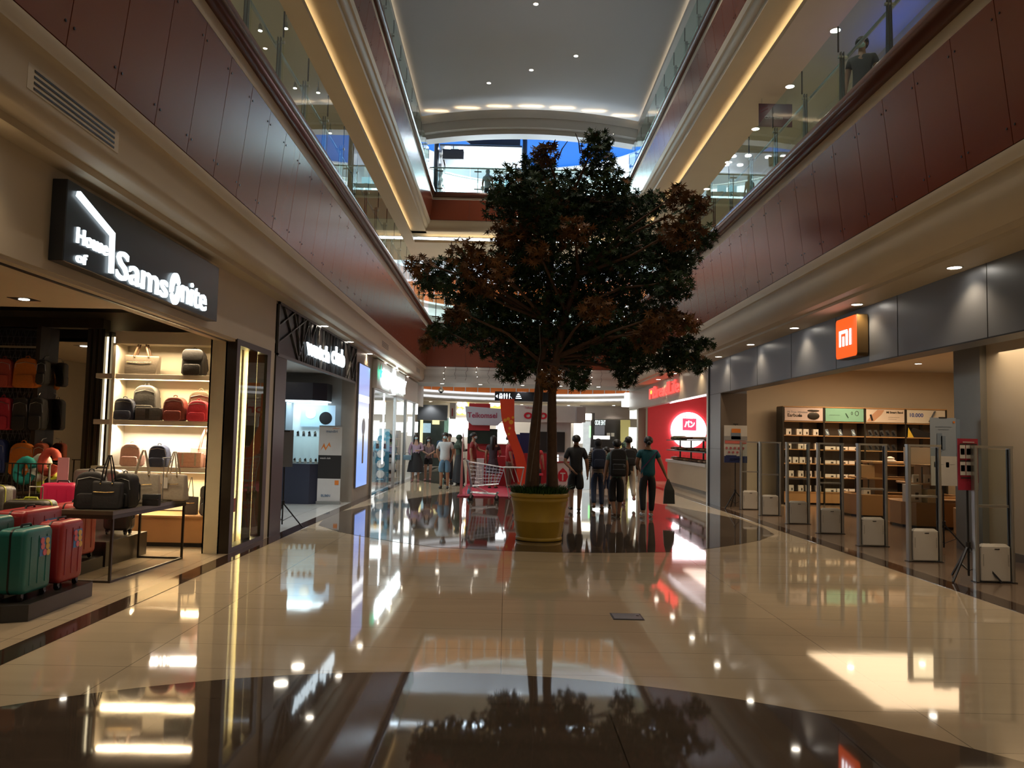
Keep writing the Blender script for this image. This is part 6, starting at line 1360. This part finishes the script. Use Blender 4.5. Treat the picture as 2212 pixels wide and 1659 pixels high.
flat([(.03, .18), (.11, .25), (.11, .11)]).build('arrow', e_ic, ds)
mb = MB().box(.17, .30, -.066, -.06, .09, .11).box(.17, .19, -.066, -.06, .09, .24).box(.28, .30, -.066, -.06, .09, .24).box(.17, .30, -.066, -.06, .22, .24).box(.195, .225, -.066, -.06, .11, .19).box(.245, .275, -.066, -.06, .11, .19).box(.19, .22, -.066, -.06, .26, .30).box(.25, .28, -.066, -.06, .26, .30); mb.build('lift_symbol', e_ic, ds)
for x in (.37, .47): mb = MB().cyl((x, -.066, .28), .022, .006, 10, 'y'); mb.prism([(x - .035, .25), (x + .035, .25), (x + .025, .16), (x + .012, .08), (x - .012, .08), (x - .025, .16)], lambda a, b, h: (a, h, b), -.066, -.06); mb.build('toilet_symbol', e_ic, ds)
mb = MB().cyl((.585, -.066, .28), .02, .006, 10, 'y').bar((.575, -.063, .26), (.585, -.063, .14), .025, .006).bar((.585, -.063, .16), (.64, -.063, .15), .02, .006).bar((.64, -.063, .15), (.68, -.063, .08), .02, .006).box(.56, .575, -.066, -.06, .08, .26); mb.build('wheelchair_symbol', e_ic, ds)
mb = flat([(.86, .235), (1.0, .235), (.93, .31)]); mb.box(.84, 1.02, -.065, -.059, .17, .20).box(.82, 1.05, -.065, -.059, .10, .13); mb.build('upward_arrow', e_ic, ds)
# phone booth
m_rb = M('booth_red', (.36, .02, .025), .4); m_dg = M('dark_screen', (.012, .022, .016), .25)
bo = thing('phone_booth', 'red phone operator booth under the white Telkomsel board', 'booth', (-1.3, 26, 0))
MB().prism([(-.065, .62 + 1.97), (1.27, .55 + 1.97), (1.27, .30 + 1.97), (1.02, 1.97), (.18, 1.97), (.0, 2.12), (-.03, 2.3)], lambda a, b, h: (a, h, b), -.08, .04).build('name_board', M('board_white', (.42, .41, .46), .4), bo, bevel=.01)
text('lettering', 'Telkomsel', M('plum_letter', (.30, .02, .06), .4), (-1.32 + .04, 25.915, 2.22), .245, 'S', bo, .004, bold=.003, sx=.96)
MB().box(.06, .76, .05, .20, 1.80, 2.69).build('red_tower', m_rb, bo); MB().box(.95, 1.62, .0, .3, 2.12, 2.53).build('fascia', m_pw, bo); MB().box(.03, 1.02, .12, .2, 1.36, 1.86).build('dark_screen', m_dg, bo)
MB().box(.03, 1.72, .25, .35, .0, 1.36).build('back_wall', m_rb, bo); MB().box(.6, 1.5, -.6, -.1, 0, .98).build('counter', m_rb, bo, bevel=.01); MB().box(.3, .62, -1.0, -.6, .0, .9).build('white_panel', m_pw, bo); MB().box(1.5, 1.75, -.3, .1, .9, 1.7).build('blue_box', M('booth_blue', (.02, .03, .14), .4), bo)
MB().box(1.02, 1.45, .3, .34, 1.4, 1.75).build('lit_panel', e_white, bo)
struct('floor_carpet', MB().prism([(-1.25, 20.9), (.6, 20.9), (2.1, 24.0), (2.1, 27), (-1.25, 27)], XY, 0, .035), M('red_carpet', (.42, .02, .05), .7, bump=.3, scale=80))
t = thing('curved_banner', 'tall S-curved orange-red banner column in front of the booth', 'banner', (0, 24, 0))
le_ = [(1080, 862), (1083, 900), (1090, 930), (1098, 950), (1108, 975), (1115, 1005), (1118, 1045), (1118, 1058)]; ri_ = [(1111, 862), (1111, 900), (1112, 930), (1120, 952), (1131, 980), (1139, 1010), (1143, 1045), (1144, 1058)]
pg = [(P(a, b, 24).x, max(.035, P(a, b, 24).z)) for a, b in le_] + [(P(a, b, 24).x, max(.035, P(a, b, 24).z)) for a, b in ri_[::-1]]
m_ob = M('orange_red_print', (.62, .055, .015), .45, var=.2, scale=2)
n = len(le_)
mb = MB()
for k in range(n - 1): mb.prism([pg[k], pg[k+1], pg[2*n-2-k], pg[2*n-1-k]], lambda a, b, h: (a, h, b), -.06, .06)
mb.build('body', m_ob, t)
mb = MB()
for a, b, c in ((1098, 905, 4), (1104, 912, 5), (1091, 908, 4), (1101, 925, 3), (1108, 902, 3), (1099, 938, 3)): q = P(a, b, 24); mb.cyl((q.x, -.066, q.z), c*.014, .006, 8, 'y')
mb.build('yellow_pattern', M('yellow_print', (.7, .30, .02), .5), t)
ob = thing('phone_booth', 'white booth with red orbit lettering and a large black screen', 'booth', (.3, 25.4, 0))
MB().box(-.05, 2.15, -.1, .4, 2.10, 2.64).build('fascia', m_pw, ob, bevel=.01); MB().box(1.92, 2.2, -.55, -.1, 2.12, 2.60).build('fascia_return', M('return_grey', (.36, .33, .33), .5), ob)
text('lettering', 'Telkomsel', M('faint_red_letter', (.5, .12, .15), .5), (.58, 25.29, 2.53), .09, 'S', ob, .002)
fit_text('orbit', M('bright_red_letter', (.55, .01, .03), .4), 'S', 25.29, .56, 1.62, 2.20, 2.50, ob, .006, bold=.02)
MB().box(.5, 1.80, .1, .2, .0, 2.10).build('back_wall', m_pw, ob); MB().box(.60, 1.60, .02, .1, 1.15, 1.80).build('screen', m_pk, ob); MB().box(.15, .55, .0, .3, 1.0, 1.75).build('display_cabinet', M('deep_blue', (.015, .02, .08), .4), ob); MB().box(.3, 1.2, -.1, .1, .0, 1.1).build('red_wall', m_rb, ob)
MB().box(1.25, 1.85, -.7, -.2, 0, .84).build('counter', m_pw, ob, bevel=.01); MB().box(1.22, 1.88, -.72, -.18, .84, .87).build('counter_top', m_rb, ob); MB().box(1.22, 1.88, -.5, -.2, .98, 1.01).build('upper_shelf', m_pw, ob)
MB().prism([(1.33, .40), (1.37, .55), (1.50, .68), (1.63, .55), (1.67, .40), (1.60, .26), (1.40, .26)], XZ, -.71, -.70).build('red_emblem', M('emblem_red', (.5, .02, .04), .4), ob); MB().box(1.42, 1.58, -.716, -.71, .49, .53).box(1.48, 1.52, -.716, -.71, .28, .49).build('emblem_letter', m_pw, ob)
MB().ball((1.65, -.5, 1.06), .10, .07, .05).build('headset', M('brown_leather', (.15, .05, .04), .5), ob); MB().cyl((1.35, -.4, .87), .03, .2, 10).build('small_lamp', e_white, ob)
t = thing('stool', 'red seat stool in front of the orbit booth', 'stool', (.98, 24.1, .035)); MB().cyl((0, 0, .42), .18, .06, 20).build('seat', M('red_seat', (.6, .03, .08), .4), t, bevel=.01); MB().cyl((0, 0, 0), .025, .42, 10).build('leg', m_chrome, t); MB().cyl((0, 0, 0), .17, .015, 20).build('base', m_chrome, t)
# shopping trolley
ct = thing('shopping_trolley', 'empty wire shopping trolley standing left of the yellow pot', 'trolley', (-.52, 20.0, 0)); m_wire = M('zinc_wire', (.42, .42, .45), .3, .9)
def bk(u, v):                                                # u along, v across
    return u, v
xb0, xb1, xt0, xt1 = -.30, .36, -.42, .50
def corner(fx, fy, top):
    x = (xt0 + (xt1 - xt0)*fx) if top else (xb0 + (xb1 - xb0)*fx); hw = .27 - .06*fx; z = (.96 - .13*fx) if top else (.36 + .06*fx)
    return Vector((x, (fy - .5)*2*hw, z))
mb = MB()
for fy in (0, 1):
    for k in range(11): f_ = k/10; mb.tube([corner(f_, fy, False), corner(f_, fy, True)], .0035, 4)
    for k in range(7): f_ = k/6; mb.tube([corner(0, fy, False).lerp(corner(0, fy, True), f_), corner(1, fy, False).lerp(corner(1, fy, True), f_)], .0035 if 0 < k < 6 else .008, 4)
for fx in (0, 1):
    for k in range(7): f_ = k/6; mb.tube([corner(fx, 0, False).lerp(corner(fx, 0, True), f_), corner(fx, 1, False).lerp(corner(fx, 1, True), f_)], .0035 if 0 < k < 6 else .008, 4)
    for k in range(7): f_ = k/6; mb.tube([corner(fx, f_, False), corner(fx, f_, True)], .0035, 4)
for k in range(9): f_ = k/8; mb.tube([corner(0, f_, False), corner(1, f_, False)], .0035, 4)
mb.build('basket', m_wire, ct)
mb = MB()
for s_ in (-1, 1): mb.tube([(-.52, s_*.26, 1.03), (-.44, s_*.26, .99), (-.36, s_*.25, .60), (-.33, s_*.25, .20), (.30, s_*.20, .16), (.36, s_*.19, .20)], .011, 6); mb.tube([(-.30, s_*.25, .36), (.10, s_*.22, .18)], .009, 6)
for z, x, w_ in ((.20, -.33, .25), (.17, .1, .22), (.2, .36, .19)): mb.tube([(x, -w_, z), (x, w_, z)], .009, 6)
for k in range(5): mb.tube([(-.3, -.2 + k*.1, .20), (.32, -.16 + k*.08, .17)], .004, 4)
mb.build('frame', m_wire, ct)
MB().tube([(-.52, -.27, 1.03), (-.52, .27, 1.03)], .018, 10).build('handle', M('dark_red_grip', (.12, .03, .04), .5), ct, smooth=True); MB().box(-.46, -.40, -.26, .26, .965, .985).build('seat_flap', m_grey, ct)
for x, y in ((-.33, -.25), (-.33, .25), (.32, -.19), (.32, .19)):
    w_ = MB().box(x - .02, x + .02, y - .022, y + .022, .07, .20).build('castor_fork', m_chrome, ct); MB().cyl((x, y - .013, .06), .06, .026, 14, 'y').build('wheel', m_black, w_, smooth=True)
t = thing('folding_tray_table', 'grey plastic tray table with W-shaped legs behind the trolley', 'table', (.22, 20.55, 0)); MB().rbox(-.28, .28, -.2, .2, .80, .83, .06, 4).build('tray', m_pw, t, bevel=.008)
for s_ in (-1, 1):
    for a_, b_ in ((-.26, -.10), (-.10, .02), (.02, .14), (.26, .12)): MB().bar((a_, s_*.16, .80), (b_, s_*.16, .035 if b_ in (-.10, .12) else .45), .022).build('leg', m_pw, t)
# tall pink banner seen almost edge on
t = thing('standing_banner', 'tall narrow pink banner seen almost edge-on beside the trolley', 'banner', (-1.12, 21.05, 0), .18)
mb = MB(); mb.add([(-.085, 0, 0), (.055, .5, 0), (.03, .5, 1.69), (-.025, 0, 1.69), (-.075, .006, 0), (.065, .506, 0), (.04, .506, 1.69), (-.015, .006, 1.69)], [(0, 1, 2, 3), (7, 6, 5, 4), (0, 3, 7, 4), (1, 5, 6, 2)]); mb.build('print', M('salmon_print', (.62, .30, .29), .5, var=.25, scale=3), t)
MB().bar((.02, .25, 1.65), (.13, .3, .0), .012).build('strut', m_pw, t); MB().bar((.03, .25, 1.5), (.20, .25, .4), .01).build('strut', m_pw, t); MB().box(-.1, .12, -.05, .5, 0, .02).build('foot', m_black, t)
t = thing('spray_bottle', 'small blue bottle on the floor by the foot of the pink banner', 'bottle', (-.98, 21.6, 0)); MB().lathe([(.04, 0), (.045, .12), (.03, .16), (.015, .18), (.015, .22)], (0, 0, 0), 12).build('body', m_lb, t, smooth=True); MB().box(-.035, .02, -.012, .012, .22, .26).build('trigger', m_pw, t)
# garlands, dome camera
r_ = random.Random(9)
for k in range(14):
    x = (-2.4 + k*.42) if k < 7 else (1.1 + (k - 7)*.42); mb = MB(); L = r_.uniform(.5, .85); pts_ = [(x + r_.uniform(-.05, .05), 30.0 + r_.uniform(-.02, .02), 4.32 - L*j/6) for j in range(7)]
    t = thing('hanging_garland', '%s thin wire garland hanging under the far balcony, %s of the tree' % (nth(k % 7).replace('nearest', 'leftmost'), 'left' if k < 7 else 'right'), 'garland', (x, 30.0, 4.32), 0, 'wire garlands under the far balcony')
    mb.v = []; mb.tube([Vector(p) - t.location for p in pts_], .006, 4); mb.build('wire', m_dark, t)
    b_ = MB()
    for p in pts_[1::2]: b_.ball(tuple(Vector(p) - t.location), .012, seg=5, rings=3)
    tag(b_.build('tiny_bulbs', e_lamp if k % 3 == 0 else m_white, t), kind='stuff')
t = thing('dome_camera', 'white dome security camera hanging under the far balcony on the left', 'camera', (-2.62, 31.3, 3.648)); MB().cyl((0, 0, -.16), .03, .16, 10).build('stem', m_pw, t); MB().lathe([(.03, -.14), (.10, -.20), (.11, -.28), (.09, -.30)], (0, 0, 0), 16).build('housing', M('camera_grey', (.3, .3, .28), .4), t, smooth=True); MB().ball((0, 0, -.30), .07).build('lens', m_black, t, smooth=True)
# ---------------------------------------------------------------- shops round the far hall
def slab(name, label, cat, px0, py0, px1, py1, Y, mat, d=.1, grp=None, mn=None):
    a = P(px0, py0, Y); b = P(px1, py1, Y); o = MB().box(a.x, b.x, Y, Y + d, b.z if mn is None else mn, a.z).build(name, mat); return tag(o, label, cat, grp)
m_slate = M('slate_fascia', (.07, .085, .11), .45); m_taupe = M('taupe_fascia', (.33, .29, .28), .5); e_gold = M('gold_lit_sign', (.5, .3, .05), .5, emit=1.3, ecol=(1, .62, .12)); e_w2 = E('white_shop_light', (1, 1, .96), 2.6); e_yel = M('warm_yellow_light', (.6, .5, .2), .5, emit=.9, ecol=(1, .88, .45))
slab('shop_fascia', 'dark slate fascia of the far left shop', 'fascia', 902, 874, 966, 908, 40.6, m_slate, .3)
slab('shop_interior', 'dim shop window below the dark slate fascia', 'shop window', 902, 908, 966, 985, 41.4, M('dark_shop_interior', (.05, .07, .07), .4, var=.6, scale=3), .1, mn=0)
slab('light_post', 'thin lit cream post at the left of the dim far shop window', 'light', 908, 905, 912, 962, 40.8, e_yel, .1)
slab('lit_poster', 'small yellow-white lit poster in the dim far shop window', 'poster', 934, 900, 949, 917, 41.0, e_yel, .05)
slab('lit_display', 'blue-white display with goods in the dim far shop window', 'display', 914, 914, 930, 935, 41.0, M('cyan_display', (.2, .3, .35), .5, emit=.5, ecol=(.5, .75, .9), var=.6, scale=8), .05)
slab('green_pillar', 'green-white glass pillar beside the white shop window', 'pillar', 960, 903, 968, 950, 40.9, M('green_glass', (.2, .4, .33), .3, emit=.15, ecol=(.5, .9, .7), var=.5, scale=6), .2, mn=0)
slab('shop_window', 'large glowing white shop window left of the Telkomsel board', 'shop window', 970, 902, 1010, 944, 41.2, e_w2, .1)
slab('blade_sign', 'grey blade sign with a red stripe beside the gold shop sign', 'sign', 972, 870, 984, 905, 39.5, m_pw, .3); slab('blade_sign_stripe', 'dark red upright stripe on the grey blade sign', 'sign', 976, 882, 978, 899, 39.45, m_rb, .04)
slab('gold_sign', 'gold glowing lattice shop sign left of the red tower', 'shop sign', 988, 868, 1013, 897, 40.5, e_gold, .2); slab('gold_sign', 'gold glowing lattice shop sign right of the red tower', 'shop sign', 1057, 866, 1083, 884, 40.5, e_gold, .2)
for k, (a, b) in enumerate(((993, 873), (1004, 875), (993, 888), (1005, 889), (1063, 872), (1075, 872))): q = P(a, b, 40.45); o = MB().cyl((q.x, 40.44, q.z), .15, .03, 12, 'y').build('round_bulb_panel', e_w2); tag(o, ['upper left', 'upper right', 'lower left', 'lower right'][k % 4] + ' white rosette on the %s gold sign' % ('left' if k < 4 else 'right'), 'light', 'white rosettes on the gold signs')
slab('shop_window', 'glowing white shop window strip right of the dark booth panel', 'shop window', 1072, 914, 1096, 958, 41.2, e_w2, .1); slab('shop_window', 'glowing white shop window between the booths', 'shop window', 1134, 940, 1152, 956, 41.2, e_w2, .1)
slab('shop_window', 'glowing white shop window behind the tree trunk', 'shop window', 1240, 905, 1258, 958, 40.4, e_w2, .1)
slab('shop_fascia', 'long taupe fascia of the far right shops', 'fascia', 1254, 862, 1374, 906, 41.0, m_taupe, .2)
slab('shop_sign', 'glowing warm white shop sign under the taupe fascia', 'shop sign', 1256, 893, 1278, 907, 38.5, E('warm_white_sign', (1, .9, .7), 5), .3)
slab('dark_pillar', 'dark pillar right of the warm white shop sign', 'pillar', 1277, 892, 1284, 960, 38.7, m_pk, .3, mn=0); slab('lit_doorway', 'pale lit doorway left of the dark pillar', 'doorway', 1260, 910, 1276, 975, 40.2, M('pale_doorway', (.5, .52, .5), .5, emit=.4, ecol=(.85, .95, 1), var=.4, scale=4), .1, mn=0)
slab('green_strip', 'bright green light strip beside the dark pillar', 'light', 1273, 920, 1276, 945, 38.6, E('green_strip_light', (.3, 1, .3), 2), .05)
q0_ = P(1284, 906, 40.6); q1_ = P(1346, 950, 40.6)
slab('dark_shop_front', 'dark glass shop front with reversed white lettering', 'shop front', 1284, 906, 1346, 962, 40.6, m_pk, .2, mn=0)
sgn = thing('reversed_sign', 'reversed white lettering on the dark glass shop front', 'lettering', (q0_.x, 40.5, 2.7)); a_ = P(1285, 918, 40.5); b_2 = P(1308, 908, 40.5)
fit_text('THE BOD', E('white_reversed_letter', (.85, 1, .97), 1.4), 'S', 40.5, a_.x, b_2.x, a_.z, b_2.z, sgn, .01, bold=.01, flip=True)
slab('framed_window', 'grey glass panel with blue letters in the dark shop front', 'window', 1284, 919, 1306, 940, 40.5, M('grey_glass_panel', (.16, .16, .15), .3, emit=.06, ecol=(.6, .7, 1)), .04)
for k, (a, b) in enumerate(((1311, 1318), (1320, 1327))): slab('paper_notice', ['left', 'right'][k] + ' of two small pale notices on the dark shop front', 'notice', a, 935, b, 943, 40.5, m_pw, .04, 'pale notices on the dark shop front')
slab('lit_counter_sign', 'glowing white counter sign in front of the dark shop front', 'sign', 1283, 941, 1317, 949, 36.5, e_w2, .2); 
cn = thing('service_counter', 'grey reception counter below the glowing counter sign', 'counter', (P(1315, 960, 36.8).x, 36.8, 0)); MB().box(-.75, .75, 0, .7, 0, 1.12).build('body', m_taupe, cn, bevel=.02); MB().box(-.8, .8, -.05, .75, 1.12, 1.18).build('worktop', m_pw, cn)
slab('yellow_doorway', 'yellow framed doorway at the far right', 'doorway', 1341, 907, 1361, 960, 40.0, M('ochre_frame', (.5, .42, .12), .5, emit=.12, ecol=(1, .9, .4)), .1, mn=0)
mq = thing('mannequin', 'dark dressed mannequin in the yellow doorway', 'mannequin', (P(1350, 940, 39.2).x, 39.2, 0)); MB().lathe([(.20, .0), (.20, .02), (.02, .04), (.02, .9), (.16, .95), (.13, 1.15), (.19, 1.42), (.06, 1.5), (.05, 1.56)], (0, 0, 0), 16).build('torso', c_dgr, mq, smooth=True)
slab('shop_window', 'bright green-white shop window at the far right of the hall', 'shop window', 1359, 923, 1376, 985, 38.6, M('green_white_window', (.6, .7, .6), .5, emit=2.2, ecol=(.9, 1, .85), var=.3, scale=3), .1)
slab('bulb_sign', 'sign of round bulbs under the white box signs', 'sign', 1361, 881, 1376, 905, 37.6, M('bulb_sign_face', (.5, .45, .3), .5, emit=1.4, ecol=(1, .95, .8), var=.8, scale=9), .1)
slab('box_sign', 'lower glowing white box sign hanging on the far right', 'sign', 1345, 862, 1373, 879, 34.2, e_w2, .3); slab('box_sign', 'upper glowing white box sign hanging on the far right', 'sign', 1351, 848, 1362, 862, 34.2, e_w2, .3); slab('red_sign_back', 'red sign panel behind the white box signs', 'sign', 1362, 846, 1374, 866, 34.6, m_rb, .3)
slab('exit_sign', 'green and white lit sign high at the far end of the left wall', 'sign', 891, 842, 903, 858, 33.5, M('exit_face', (.3, .5, .4), .5, emit=1.0, ecol=(.6, 1, .8), var=.5, scale=10), .1)
slab('canopy', 'white canopy end at the far left below the green sign', 'canopy', 878, 861, 904, 875, 33.3, m_white, .3)
# ---------------------------------------------------------------- kiosk on the top storey
kk = thing('kiosk', 'black framed kiosk with round lamps on the top storey', 'kiosk', (-1.33, 32.6, 11.03)); m_kf = M('kiosk_black_frame', (.012, .014, .018), .3)
W2, HT = 1.87, 3.45
mb = MB(); arcp = [(-W2, 0)] + [(-W2 + .35 - .35*math.cos(a), HT - .35 + .35*math.sin(a)) for a in [PI/2*k/6 for k in range(7)]] + [(W2 - .35 + .35*math.sin(a), HT - .35 + .35*math.cos(a)) for a in [PI/2*k/6 for k in range(7)]] + [(W2, 0)]
MB().tube([(a, 0, b) for a, b in arcp], .10, 8).build('front_frame', m_kf, kk, smooth=True); MB().tube([(a, 2.6, b) for a, b in arcp], .09, 8).build('rear_frame', m_kf, kk, smooth=True)
MB().box(-W2 + .2, W2 - .2, -.06, .06, HT - .32, HT + .04).prism([(-.75, HT - .32), (W2 - .2, HT - .32), (W2 - .2, HT - .52), (-.45, HT - .52)], XZ, -.05, .05).build('header', m_kf, kk)
MB().box(-W2 + .12, W2 - .12, .06, 2.6, HT - .60, HT - .52).build('ceiling_panel', M('kiosk_grey_ceiling', (.10, .12, .15), .4), kk)
ql = P(1032, 297, 32.5); qr = P(1110, 297, 32.5)
fit_text('Apple & Accessories', m_white, 'S', 32.52, ql.x, qr.x, 14.30, 14.46, kk, .004, bold=.008); ql = P(960, 293, 32.5); qr = P(987, 293, 32.5); fit_text('SERVICE', m_white, 'S', 32.52, ql.x, qr.x, 14.34, 14.43, kk, .004)
for k, (a, b) in enumerate(((968, 299), (999, 301), (1044, 305), (1075, 303), (1044, 317), (1075, 317), (1107, 316))):
    x = P(a, b, 33).x + 1.33; y = .35 + (k % 2)*.1 if b < 310 else 1.5
    MB().cyl((x, y, HT - .64), .13, .04, 18).build('round_lamp', E('kiosk_lamp', (.85, .95, 1), 25) if k == 0 else bpy.data.materials['kiosk_lamp'], kk)
for x in (-1.2, 0, 1.1): spot('light_kiosk', (-1.33 + x, 33.4, 13.8), 120, (.80, .92, 1), 130, .8, .1)
MB().box(-1.62, -.72, .1, .2, HT - 1.15, HT - .72).build('television', m_pk, kk); MB().cyl((-1.17, .15, HT - .72), .02, .15, 8).build('television_bracket', m_kf, kk)
mb = MB(); r_ = random.Random(2)
for k in range(40): z = .2 + r_.random()*2.5; mb.box(-W2 + .1, -W2 + .22, .1 + r_.random()*2.2, .1 + r_.random()*2.2 + .2, z, z + .12)
tag(mb.build('accessory_packs', [m_pw], kk), kind='stuff'); MB().box(-W2 + .02, -W2 + .1, .1, 2.5, .0, 2.8).build('side_panel', m_grey, kk); MB().box(W2 - .12, W2 - .04, .1, 2.5, .0, 2.8).build('side_panel', m_grey, kk)
kc = thing('glass_counter', 'glass display counter inside the kiosk beside the person', 'counter', (-.45, 32.9, 11.03)); MB().box(-.9, .9, -.3, .3, 0, .45).build('base', m_kf, kc); MB().box(-.9, .9, -.3, .3, .45, 1.1).build('glass_case', m_glass, kc); MB().box(-.85, .85, -.25, .25, 1.1, 1.13).build('top', m_chrome, kc)
for k, x in enumerate((-.1, .35)): t = thing('monitor', ['left', 'right'][k] + ' glowing monitor on the kiosk counter', 'monitor', (-.45 + x, 32.9, 12.16), 0, 'monitors on the kiosk counter'); MB().box(-.19, .19, -.015, .015, .08, .36).build('screen', E('cyan_screen', (.45, .8, 1), 1.5) if k == 0 else bpy.data.materials['cyan_screen'], t); MB().box(-.06, .06, -.05, .05, 0, .08).build('foot', m_black, t)
# ---------------------------------------------------------------- middle storey
pw_ = thing('hanging_poster', 'dark red poster hanging from the middle-storey ceiling on the right', 'poster', (5.83, 17.0, 9.24)); a_ = P(1639, 224, 17); b_2 = P(1711, 275, 17)
MB().box(a_.x - 5.83, b_2.x - 5.83, -.01, .01, b_2.z - 9.24, a_.z - 9.24).build('print', M('dark_red_print', (.07, .02, .025), .4, var=.8, scale=3), pw_); MB().bar((-.35, -.014, a_.z - 9.38), (-.18, -.014, a_.z - 9.29), .03, .004).bar((-.33, -.014, a_.z - 9.44), (-.16, -.014, a_.z - 9.35), .03, .004).build('red_stroke', m_rb, pw_)
for x in (-.3, .25): MB().cyl((x, 0, a_.z - 9.24), .004, max(.02, 9.24 - a_.z), 5).build('hanging_wire', m_chrome, pw_)
text('lettering', 'Christmas', m_pw, (a_.x + .12, 16.985, b_2.z + .17), .10, 'S', pw_, .001)
sg = thing('shop_sign', 'blue glowing letters of an upper-floor shop sign behind the right rail', 'shop sign', (7.13, 14.6, 8.5)); fit_text('UNGN', E('blue_letter', (.01, .10, 1), 2.2), 'W', 7.10, 14.75, 12.85, 8.52, 8.98, sg, .04, bold=.03)
